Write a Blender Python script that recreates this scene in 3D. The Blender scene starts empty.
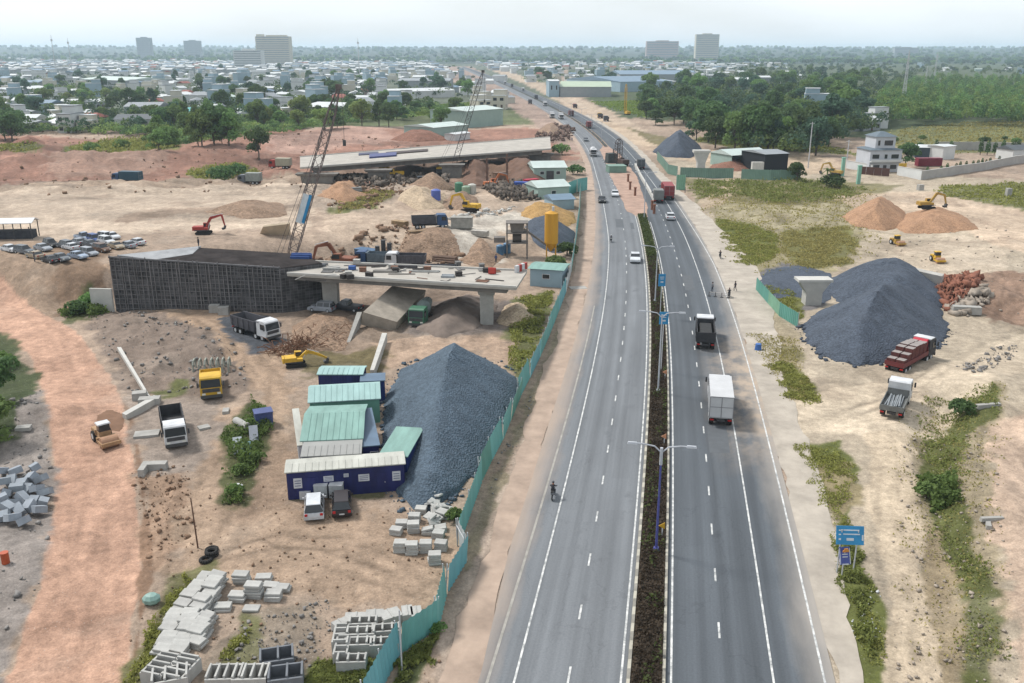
import bpy, math, random
import numpy as np
from mathutils import Matrix, Vector
R = math.radians
rng = random.Random(11)
nr = np.random.RandomState(5)
S = bpy.context.scene
COL = S.collection
# ---------------------------------------------------------------- camera
CAM_H, FOC, PITCH = 39.0, 900.0, R(17.84)
cd = bpy.data.cameras.new('camera'); cam = bpy.data.objects.new('camera', cd); COL.objects.link(cam)
cam.location = (0, 0, CAM_H); cam.rotation_euler = (math.pi/2 - PITCH, 0, 0)
cd.sensor_width = 36; cd.lens = FOC/1024*36; cd.clip_start = 0.5; cd.clip_end = 40000
S.camera = cam
S.render.resolution_x, S.render.resolution_y = 1024, 683
# ---------------------------------------------------------------- world, sun, exposure
SUN_EL, SUN_AZ = R(52), R(-62)           # azimuth measured from +Y towards +X
W = bpy.data.worlds.new('World'); S.world = W; W.use_nodes = True
wn, wl = W.node_tree.nodes, W.node_tree.links; wn.clear()
sky = wn.new('ShaderNodeTexSky'); sky.sky_type = 'NISHITA'; sky.sun_disc = False
sky.sun_elevation = SUN_EL; sky.sun_rotation = SUN_AZ; sky.air_density = 1.0; sky.dust_density = 2.5; sky.altitude = 20
tc = wn.new('ShaderNodeTexCoord'); mp = wn.new('ShaderNodeMapping'); mp.inputs['Scale'].default_value = (1, 1, 5)
nz = wn.new('ShaderNodeTexNoise'); nz.inputs['Scale'].default_value = 2.2; nz.inputs['Detail'].default_value = 5
rp = wn.new('ShaderNodeValToRGB'); rp.color_ramp.elements[0].position = .30; rp.color_ramp.elements[0].color = (.55, .55, .55, 1)
rp.color_ramp.elements[1].position = .68; rp.color_ramp.elements[1].color = (.97, .97, .97, 1)
mx = wn.new('ShaderNodeMix'); mx.data_type = 'RGBA'; mx.inputs['B'].default_value = (7.5, 7.85, 8.15, 1)
bg = wn.new('ShaderNodeBackground'); bg.inputs['Strength'].default_value = 0.112
wo = wn.new('ShaderNodeOutputWorld')
wl.new(tc.outputs['Generated'], mp.inputs['Vector']); wl.new(mp.outputs['Vector'], nz.inputs['Vector'])
wl.new(nz.outputs['Fac'], rp.inputs['Fac']); wl.new(rp.outputs['Color'], mx.inputs['Factor'])
wl.new(sky.outputs['Color'], mx.inputs['A']); wl.new(mx.outputs['Result'], bg.inputs['Color']); wl.new(bg.outputs['Background'], wo.inputs['Surface'])
sd = bpy.data.lights.new('sun', 'SUN'); sd.energy = 3.0; sd.angle = R(10); sd.color = (1, .965, .92)
sun = bpy.data.objects.new('sun', sd); COL.objects.link(sun)
sun.rotation_euler = (math.pi/2 - SUN_EL, 0, -SUN_AZ + math.pi)
vs = S.view_settings; vs.view_transform = 'Standard'; vs.look = 'None'; vs.gamma = 1; vs.exposure = 0.43; vs.use_curve_mapping = False
S.render.engine = 'CYCLES'; S.cycles.use_denoising = True; S.cycles.max_bounces = 5; S.cycles.diffuse_bounces = 3
S.cycles.volume_bounces = 1; S.cycles.glossy_bounces = 2; S.cycles.transparent_max_bounces = 8
S.cycles.caustics_reflective = False; S.cycles.caustics_refractive = False
HAZE_DENSITY = 0.95e-4
# ---------------------------------------------------------------- pixel <-> world helpers (used to measure places on the photograph)
cp, sp = math.cos(PITCH), math.sin(PITCH)
def ray(px, py):
    u, v = (px-512)/FOC, (py-341.5)/FOC
    return (u, cp - v*sp, -sp - v*cp)
def atz(px, py, z=0.0):
    d = ray(px, py); t = (z-CAM_H)/d[2]
    return Vector((d[0]*t, d[1]*t, z))
def G(px, py):
    z = 0.0
    for _ in range(6):
        p = atz(px, py, z); z = zt1(p.x, p.y)
    p.z = z
    return p
def zrow(Y, py):                       # height of a point at distance Y that projects on row py
    v = (py-341.5)/FOC
    return CAM_H + Y*(v*cp+sp)/(v*sp-cp)
def pxm(p):                            # pixels per metre at a point
    return FOC/(p.y*cp - (p.z-CAM_H)*sp)
def proj(x, y, z):
    w = z-CAM_H; zc = y*cp-w*sp
    return 512+FOC*x/zc, 341.5-FOC*(y*sp+w*cp)/zc
# ---------------------------------------------------------------- noise
_tab = nr.rand(256, 256)
def vnoise(x, y):
    xi = np.floor(x).astype(int); yi = np.floor(y).astype(int); fx = x-xi; fy = y-yi
    fx = fx*fx*(3-2*fx); fy = fy*fy*(3-2*fy)
    a = _tab[xi & 255, yi & 255]; b = _tab[(xi+1) & 255, yi & 255]; c = _tab[xi & 255, (yi+1) & 255]; d = _tab[(xi+1) & 255, (yi+1) & 255]
    return (a*(1-fx)+b*fx)*(1-fy)+(c*(1-fx)+d*fx)*fy
def fbm(x, y, s, o=4):
    r = 0; a = .5
    for k in range(o):
        r = r+a*(vnoise(x/s+17.3*k, y/s+9.1*k)-.5); a *= .5; s *= .5
    return r*2                           # about -1..1
def sstep(a, b, x):
    t = np.clip((x-a)/(b-a), 0, 1); return t*t*(3-2*t)
def polysd(P, x, y):                     # signed distance to a polygon, positive inside
    x = np.asarray(x, float); y = np.asarray(y, float)
    d = np.full(x.shape, 1e18); ins = np.zeros(x.shape, bool); n = len(P)
    for i in range(n):
        ax, ay = P[i]; bx, by = P[(i+1) % n]
        ex, ey = bx-ax, by-ay; L = ex*ex+ey*ey+1e-12
        t = np.clip(((x-ax)*ex+(y-ay)*ey)/L, 0, 1)
        d = np.minimum(d, (x-ax-t*ex)**2+(y-ay-t*ey)**2)
        c = (ay > y) != (by > y)
        ins ^= c & (x < (bx-ax)*(y-ay)/(by-ay+1e-12)+ax)
    d = np.sqrt(d); return np.where(ins, d, -d)
def linesd(P, x, y):
    x = np.asarray(x, float); y = np.asarray(y, float); d = np.full(x.shape, 1e18)
    for i in range(len(P)-1):
        ax, ay = P[i]; bx, by = P[i+1]; ex, ey = bx-ax, by-ay; L = ex*ex+ey*ey+1e-12
        t = np.clip(((x-ax)*ex+(y-ay)*ey)/L, 0, 1); d = np.minimum(d, (x-ax-t*ex)**2+(y-ay-t*ey)**2)
    return np.sqrt(d)
def W2(pts, z=0): return [tuple(atz(px, py, z)[:2]) for px, py in pts]
# ---------------------------------------------------------------- road reference line (inner edge line of the left carriageway)
_kY = np.array([-40, 20, 49, 143, 218, 310, 410, 500, 600, 885, 1467, 2400, 4000.]); _kX = np.array([-8.6, 2., 7.2, 22.3, 30.4, 36.3, 39.4, 38.4, 33.9, 13, -37, -125, -290.])
def _spl(xs, ys):
    n = len(xs); h = np.diff(xs); A = np.zeros((n, n)); b = np.zeros(n); A[0, 0] = A[-1, -1] = 1
    for i in range(1, n-1):
        A[i, i-1] = h[i-1]; A[i, i] = 2*(h[i-1]+h[i]); A[i, i+1] = h[i]; b[i] = 3*((ys[i+1]-ys[i])/h[i]-(ys[i]-ys[i-1])/h[i-1])
    c = np.linalg.solve(A, b)
    return h, c
_h, _c = _spl(_kY, _kX)
def BX(Y):
    Y = np.asarray(Y, float); i = np.clip(np.searchsorted(_kY, Y)-1, 0, len(_h)-1); t = Y-_kY[i]
    b = (_kX[i+1]-_kX[i])/_h[i]-_h[i]*(2*_c[i]+_c[i+1])/3; d = (_c[i+1]-_c[i])/(3*_h[i])
    return _kX[i]+b*t+_c[i]*t*t+d*t**3
def road_rz(Y): return -math.atan2(float(BX(Y+2)-BX(Y-2)), 4)      # heading of the road as a z rotation
def ROADP(px, py):
    p = atz(px, py, 0.03); return p
# ---------------------------------------------------------------- terrain height
PLAT = W2([(-80, 246), (0, 255), (60, 266), (108, 261), (150, 252), (230, 243), (262, 228), (225, 216), (0, 208), (-80, 208)], 4.6)
MOUNDS = [(30, 150, 16, 3.2), (60, 168, 22, 3.0), (110, 172, 25, 2.6), (20, 172, 20, 2.2), (170, 160, 30, 3.), (230, 148, 26, 2.6), (350, 153-22, 30, 2.), (300, 143, 26, 2.4),
          (350, 205, 14, 1.6), (410, 212, 10, 1.6), (455, 205, 10, 1.2), (310, 215, 14, 1.3), (160, 196, 20, 1.3), (60, 205, 24, 1.0), (480, 172, 10, 2.2), (530, 172, 12, 2.2),
          (195, 345, 6, 1.4), (150, 340, 5, 1.3), (1000, 400, 10, 1.8), (1010, 520, 9, 2.0), (1010, 620, 8, 2.0), (790, 215, 12, .9), (760, 240, 7, .6), (1000, 300, 12, 1.3),
          (20, 560, 7, 1.0), (30, 420, 6, 1.2)]
MOUNDS = [(atz(a, b).x, atz(a, b).y, r, h) for a, b, r, h in MOUNDS]
TRENCH = [([(905, 690), (935, 600), (938, 520), (930, 440), (955, 400)], 2.2, 1.1)]
TRENCH = [(W2(l), w, d) for l, w, d in TRENCH]
ROUGH = [([(86, 322), (120, 306), (190, 318), (240, 345), (258, 380), (200, 398), (130, 392), (112, 362)], 1.1, 6), ([(-60, 262), (60, 270), (108, 266), (112, 300), (80, 322), (50, 318), (-60, 290)], .9, 6), ([(-60, 135), (330, 135), (560, 160), (400, 205), (-60, 212)], 2.2, 16),
         ([(290, 190), (420, 186), (560, 200), (520, 262), (330, 255)], 1.2, 9), ([(285, 318), (345, 300), (530, 300), (520, 345), (330, 362), (285, 345)], .8, 5), ([(940, 275), (1040, 270), (1050, 330), (990, 330), (950, 305)], 1.6, 7), ([(985, 420), (1100, 400), (1100, 690), (1005, 690), (1005, 600), (985, 520)], .9, 6),
         ([(135, 450), (185, 455), (205, 510), (190, 560), (150, 600), (138, 520)], .7, 4), ([(-60, 390), (40, 392), (52, 470), (44, 560), (10, 690), (-60, 690)], .8, 5), ([(712, 205), (790, 206), (850, 202), (860, 232), (800, 240), (728, 225)], 1.0, 8), ([(890, 430), (935, 400), (1000, 400), (990, 690), (905, 690)], .5, 4), ([(200, 690), (215, 640), (260, 606), (330, 600), (330, 640), (310, 690)], .4, 3)]
ROUGH = [((np.array(W2(p)), None), a, s) for p, a, s in ROUGH]
ROUGH = [((P[0], (*P[0].min(0), *P[0].max(0))), a, s) for P, a, s in ROUGH]
FLAT = [W2(p) for p in ([(280, 530), (420, 530), (540, 350), (500, 330), (300, 350)], [(140, 590), (430, 590), (400, 700), (140, 700)])]
def zt(x, y):
    x = np.asarray(x, float); y = np.asarray(y, float)
    off = x-BX(np.clip(y, -40, 4000))
    road = sstep(2, 9, np.maximum(-16-off, off-19))            # 0 in the road corridor
    far = 1-sstep(450, 1100, y)
    z = fbm(x, y, 18, 3)*.55+fbm(x+50, y-31, 4, 3)*.28
    m = np.ones(x.shape)
    for F in FLAT: m = np.minimum(m, 1-.8*sstep(-4, 2, polysd(F, x, y)))
    z = z*m
    for P, a, s in ROUGH:
        x0, y0, x1, y1 = P[1]; ix = (x > x0-8) & (x < x1+8) & (y > y0-8) & (y < y1+8)
        if ix.any():
            xs, ys = x[ix], y[ix]; r_ = 1-np.abs(fbm(xs+13, ys-7, s, 4))*1.8; z[ix] = z[ix]+(r_-.55)*a*sstep(-3, 5, polysd(P[0], xs, ys)+fbm(xs, ys, 5, 2)*3)
    mf = 1+.35*fbm(x, y, 5, 3)
    for mx_, my_, r, h in MOUNDS:
        q = ((x-mx_)**2+(y-my_)**2)/(r*r)
        z = z+h*np.exp(-q*1.3)*mf
    for L, w, d in TRENCH:
        z = z-d*np.exp(-(linesd(L, x, y)/w)**2)
    sd_ = polysd(PLAT, x, y)
    out = np.maximum(-sd_, 0)
    back = sstep(168, 190, y)
    e = 1-np.clip(out/(9+95*back), 0, 1); e = e*e*(3-2*e)
    e = e*(1-.0*back)
    z = z*(1-.75*sstep(0, 6, sd_))+4.6*e
    rise = 78*sstep(3200, 9500, y+1500*fbm(x, y*.2, 2500, 3))*(1+.25*fbm(x+900, y*.3, 1500, 3))
    return (z*far*road-0.07)+rise
def zt1(x, y):
    if y > 1200 and y < 1700: return -.07
    return float(zt(np.array([x]), np.array([y]))[0])
# ---------------------------------------------------------------- materials
K = 0.62                                    # display colour -> surface colour
def lin(c): return tuple(((v/255/12.92) if v/255 <= .04045 else ((v/255+.055)/1.055)**2.4) for v in c)
SAT = 1.0
def alb(c): return tuple(min(.9, v*K) for v in lin(c))
def dull(c, k=.86):                       # soils are greyer than they look on a bright screen
    l = .3*c[0]+.55*c[1]+.15*c[2]; return tuple(l+(v-l)*k for v in c)
MATS = {}
def M(name, c, rough=.8, var=.12, scale=2., bump=0., metal=0., spec=.3, rnd=0., raw=False, detail=4, streak=None):
    if name in MATS: return MATS[name]
    m = bpy.data.materials.new(name); m.use_nodes = True; n = m.node_tree.nodes; l = m.node_tree.links
    b = n['Principled BSDF']; b.inputs['Roughness'].default_value = rough; b.inputs['Metallic'].default_value = metal
    b.inputs['Specular IOR Level'].default_value = spec
    c = c if raw else alb(c)
    t = n.new('ShaderNodeTexCoord'); src = t.outputs['Object']
    if streak:
        g = n.new('ShaderNodeMapping'); g.inputs['Scale'].default_value = streak; l.new(src, g.inputs['Vector']); src = g.outputs['Vector']
    z = n.new('ShaderNodeTexNoise'); z.inputs['Scale'].default_value = scale; z.inputs['Detail'].default_value = detail; z.inputs['Roughness'].default_value = .65
    l.new(src, z.inputs['Vector'])
    r = n.new('ShaderNodeValToRGB'); r.color_ramp.elements[0].position = .3; r.color_ramp.elements[1].position = .7
    r.color_ramp.elements[0].color = (*[max(0, v*(1-var)) for v in c], 1); r.color_ramp.elements[1].color = (*[min(1, v*(1+var)) for v in c], 1)
    l.new(z.outputs['Fac'], r.inputs['Fac']); out = r.outputs['Color']
    if rnd:
        oi = n.new('ShaderNodeObjectInfo'); h = n.new('ShaderNodeHueSaturation')
        mr = n.new('ShaderNodeMapRange'); mr.inputs['To Min'].default_value = 1-rnd; mr.inputs['To Max'].default_value = 1+rnd
        l.new(oi.outputs['Random'], mr.inputs['Value']); l.new(mr.outputs['Result'], h.inputs['Value'])
        mh = n.new('ShaderNodeMapRange'); mh.inputs['To Min'].default_value = .5-rnd*.07; mh.inputs['To Max'].default_value = .5+rnd*.07
        l.new(oi.outputs['Random'], mh.inputs['Value']); l.new(mh.outputs['Result'], h.inputs['Hue'])
        l.new(out, h.inputs['Color']); out = h.outputs['Color']
    l.new(out, b.inputs['Base Color'])
    if bump:
        bp = n.new('ShaderNodeBump'); bp.inputs['Strength'].default_value = bump; bp.inputs['Distance'].default_value = .1
        z2 = n.new('ShaderNodeTexNoise'); z2.inputs['Scale'].default_value = scale*5; z2.inputs['Detail'].default_value = 4; l.new(src, z2.inputs['Vector'])
        l.new(z2.outputs['Fac'], bp.inputs['Height']); l.new(bp.outputs['Normal'], b.inputs['Normal'])
    MATS[name] = m; return m
def paint(name, c, rough=.4): return M(name, c, rough+.12, .2, .9, spec=.45, detail=8)
glass = M('dark_glass', (.018, .022, .026), .12, .1, 1, spec=.6, raw=True)
rubber = M('rubber', (.022, .021, .02), .9, .3, 3, raw=True)
steel_dk = M('dark_steel', (.05, .05, .052), .6, .3, 2, raw=True)
steel_lt = M('galvanised_steel', (.42, .43, .44), .5, .12, 2, raw=True)
conc = M('concrete', (178, 176, 170), .9, .16, .8, .25, rnd=.06)
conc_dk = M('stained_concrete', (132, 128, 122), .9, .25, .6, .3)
conc_lt = M('pale_concrete', (214, 212, 205), .9, .12, .7, .2, rnd=.05)
white = paint('white_paint', (228, 230, 232))
lampglass = M('lamp_lens', (.6, .6, .55), .2, .05, 1, raw=True)
redlens = M('red_lens', (.4, .02, .02), .3, .1, 1, raw=True)
dirtload = M('load_soil', (88, 74, 62), .95, .3, 2, .4)
skin = M('skin', (165, 115, 90), .6)
# ---------------------------------------------------------------- mesh builder
class MB:
    def __init__(s): s.v = []; s.f = []; s.m = []; s.cur = 0; s.X = None
    def add(s, v, f):
        o = len(s.v)
        if s.X is not None: v = [tuple(s.X @ Vector(p)) for p in v]
        s.v += v; s.f += [tuple(i+o for i in q) for q in f]; s.m += [s.cur]*len(f); return s
    def box(s, x0, x1, y0, y1, z0, z1, tx=1., ty=1.):
        cx, cy = (x0+x1)/2, (y0+y1)/2; a, b = (x1-x0)/2, (y1-y0)/2
        v = [(cx+i*a, cy+j*b, z0) for i, j in ((-1, -1), (1, -1), (1, 1), (-1, 1))]+[(cx+i*a*tx, cy+j*b*ty, z1) for i, j in ((-1, -1), (1, -1), (1, 1), (-1, 1))]
        return s.add(v, [(3, 2, 1, 0), (4, 5, 6, 7), (0, 1, 5, 4), (1, 2, 6, 5), (2, 3, 7, 6), (3, 0, 4, 7)])
    def cbox(s, c, d, rz=0, rx=0, ry=0):
        m = Matrix.Translation(c) @ Matrix.Rotation(rz, 4, 'Z') @ Matrix.Rotation(rx, 4, 'X') @ Matrix.Rotation(ry, 4, 'Y')
        a, b, e = d[0]/2, d[1]/2, d[2]/2
        v = [tuple(m @ Vector((i*a, j*b, k*e))) for k in (-1, 1) for i, j in ((-1, -1), (1, -1), (1, 1), (-1, 1))]
        return s.add(v, [(3, 2, 1, 0), (4, 5, 6, 7), (0, 1, 5, 4), (1, 2, 6, 5), (2, 3, 7, 6), (3, 0, 4, 7)])
    def prism(s, P, z0, z1):
        n = len(P)
        ar = sum(P[i][0]*P[(i+1) % n][1]-P[(i+1) % n][0]*P[i][1] for i in range(n))
        if ar < 0: P = P[::-1]
        f0 = z0 if callable(z0) else (lambda i: z0); f1 = z1 if callable(z1) else (lambda i: z1)
        v = [(p[0], p[1], f0(i)) for i, p in enumerate(P)]+[(p[0], p[1], f1(i)) for i, p in enumerate(P)]
        return s.add(v, [tuple(range(n-1, -1, -1)), tuple(range(n, 2*n))]+[(i, (i+1) % n, n+(i+1) % n, n+i) for i in range(n)])
    def side(s, prof, w):                         # profile (y,z) extruded over x; w: half width or function of z
        n = len(prof); wf = w if callable(w) else (lambda z: w)
        ar = sum(prof[i][0]*prof[(i+1) % n][1]-prof[(i+1) % n][0]*prof[i][1] for i in range(n))
        if ar < 0: prof = prof[::-1]
        v = [(wf(z), y, z) for y, z in prof]+[(-wf(z), y, z) for y, z in prof]
        return s.add(v, [tuple(range(n)), tuple(range(2*n-1, n-1, -1))]+[((i+1) % n, i, n+i, n+(i+1) % n) for i in range(n)])
    def cyl(s, p0, p1, r0, r1=None, n=10):
        r1 = r0 if r1 is None else r1; p0 = Vector(p0); p1 = Vector(p1); d = (p1-p0)
        if d.length < 1e-6: return s
        q = d.to_track_quat('Z', 'Y'); v = []
        for p, r in ((p0, r0), (p1, r1)):
            for k in range(n):
                a = 2*math.pi*k/n; v.append(tuple(p+q @ Vector((r*math.cos(a), r*math.sin(a), 0))))
        return s.add(v, [tuple(range(n-1, -1, -1)), tuple(range(n, 2*n))]+[(i, (i+1) % n, n+(i+1) % n, n+i) for i in range(n)])
    def tube(s, pts, r, n=6):
        for a, b in zip(pts[:-1], pts[1:]): s.cyl(a, b, r, r, n)
        return s
    def ball(s, c, r, nu=10, nv=6):
        rx, ry, rz = (r, r, r) if not isinstance(r, tuple) else r; v = [(c[0], c[1], c[2]-rz)]
        for j in range(1, nv):
            t = math.pi*j/nv
            for i in range(nu):
                a = 2*math.pi*i/nu; v.append((c[0]+rx*math.sin(t)*math.cos(a), c[1]+ry*math.sin(t)*math.sin(a), c[2]-rz*math.cos(t)))
        v.append((c[0], c[1], c[2]+rz)); f = []
        for i in range(nu): f.append((0, 1+(i+1) % nu, 1+i)); f.append((len(v)-1, 1+(nv-2)*nu+i, 1+(nv-2)*nu+(i+1) % nu))
        for j in range(nv-2):
            for i in range(nu): a = 1+j*nu; f.append((a+i, a+(i+1) % nu, a+nu+(i+1) % nu, a+nu+i))
        return s.add(v, f)
    def quad(s, a, b, c, d): return s.add([tuple(a), tuple(b), tuple(c), tuple(d)], [(0, 1, 2, 3)])
    def build(s, name, mat, parent=None, smooth=False):
        me = bpy.data.meshes.new(name); me.from_pydata(s.v, [], s.f)
        for m_ in (mat if isinstance(mat, (list, tuple)) else [mat]): me.materials.append(m_)
        if isinstance(mat, (list, tuple)): me.polygons.foreach_set('material_index', s.m)
        if smooth: me.polygons.foreach_set('use_smooth', [True]*len(me.polygons))
        me.update(); o = bpy.data.objects.new(name, me); COL.objects.link(o)
        if parent is not None: o.parent = parent
        return o
def npmesh(name, V, F, mat, uv=None, col=None, smooth=False):
    me = bpy.data.meshes.new(name); V = np.asarray(V, np.float32); F = np.asarray(F, np.int32); k = F.shape[1]
    me.vertices.add(len(V)); me.vertices.foreach_set('co', V.ravel()); me.loops.add(F.size); me.loops.foreach_set('vertex_index', F.ravel())
    me.polygons.add(len(F)); me.polygons.foreach_set('loop_start', np.arange(0, F.size, k, dtype=np.int32))
    for m_ in (mat if isinstance(mat, (list, tuple)) else [mat]): me.materials.append(m_)
    if uv is not None:
        u = me.uv_layers.new(name='UVMap'); u.data.foreach_set('uv', np.asarray(uv, np.float32)[F.ravel()].ravel())
    if col is not None:
        a = me.color_attributes.new('Col', 'FLOAT_COLOR', 'POINT'); a.data.foreach_set('color', np.hstack([col, np.ones((len(col), 1))]).astype(np.float32).ravel())
    if smooth: me.polygons.foreach_set('use_smooth', np.ones(len(F), bool))
    me.update(calc_edges=True); me.validate(); o = bpy.data.objects.new(name, me); COL.objects.link(o); return o
def tag(o, label=None, cat=None, group=None, kind=None):
    if label: o['label'] = label
    if cat: o['category'] = cat
    if group: o['group'] = group
    if kind: o['kind'] = kind
    return o
def T(name, label, cat, loc, rz=0, group=None, sc=None):
    o = bpy.data.objects.new(name, None); COL.objects.link(o); o.location = loc; o.rotation_euler = (0, 0, rz); o.empty_display_size = .5
    if sc: o.scale = (sc,)*3 if not isinstance(sc, tuple) else sc
    return tag(o, label, cat, group)
KIDS = {}
def dup(root, loc, rz=0, label=None, group=None, sc=None, cat=None):
    if root not in KIDS: KIDS[root] = {}
    def kids(o):
        return list(o.children)
    key = root.name
    if key not in DUPC: DUPC[key] = [(c, [(g, None) for g in kids(c)]) for c in kids(root)]
    r = root.copy(); COL.objects.link(r); r.location = loc; r.rotation_euler = (0, 0, rz)
    if sc: r.scale = (sc,)*3 if not isinstance(sc, tuple) else sc
    tag(r, label, cat, group)
    for c, gs in DUPC[key]:
        d = c.copy(); COL.objects.link(d); d.parent = r
        for g, _ in gs:
            e = g.copy(); COL.objects.link(e); e.parent = d
    return r
DUPC = {}
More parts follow.
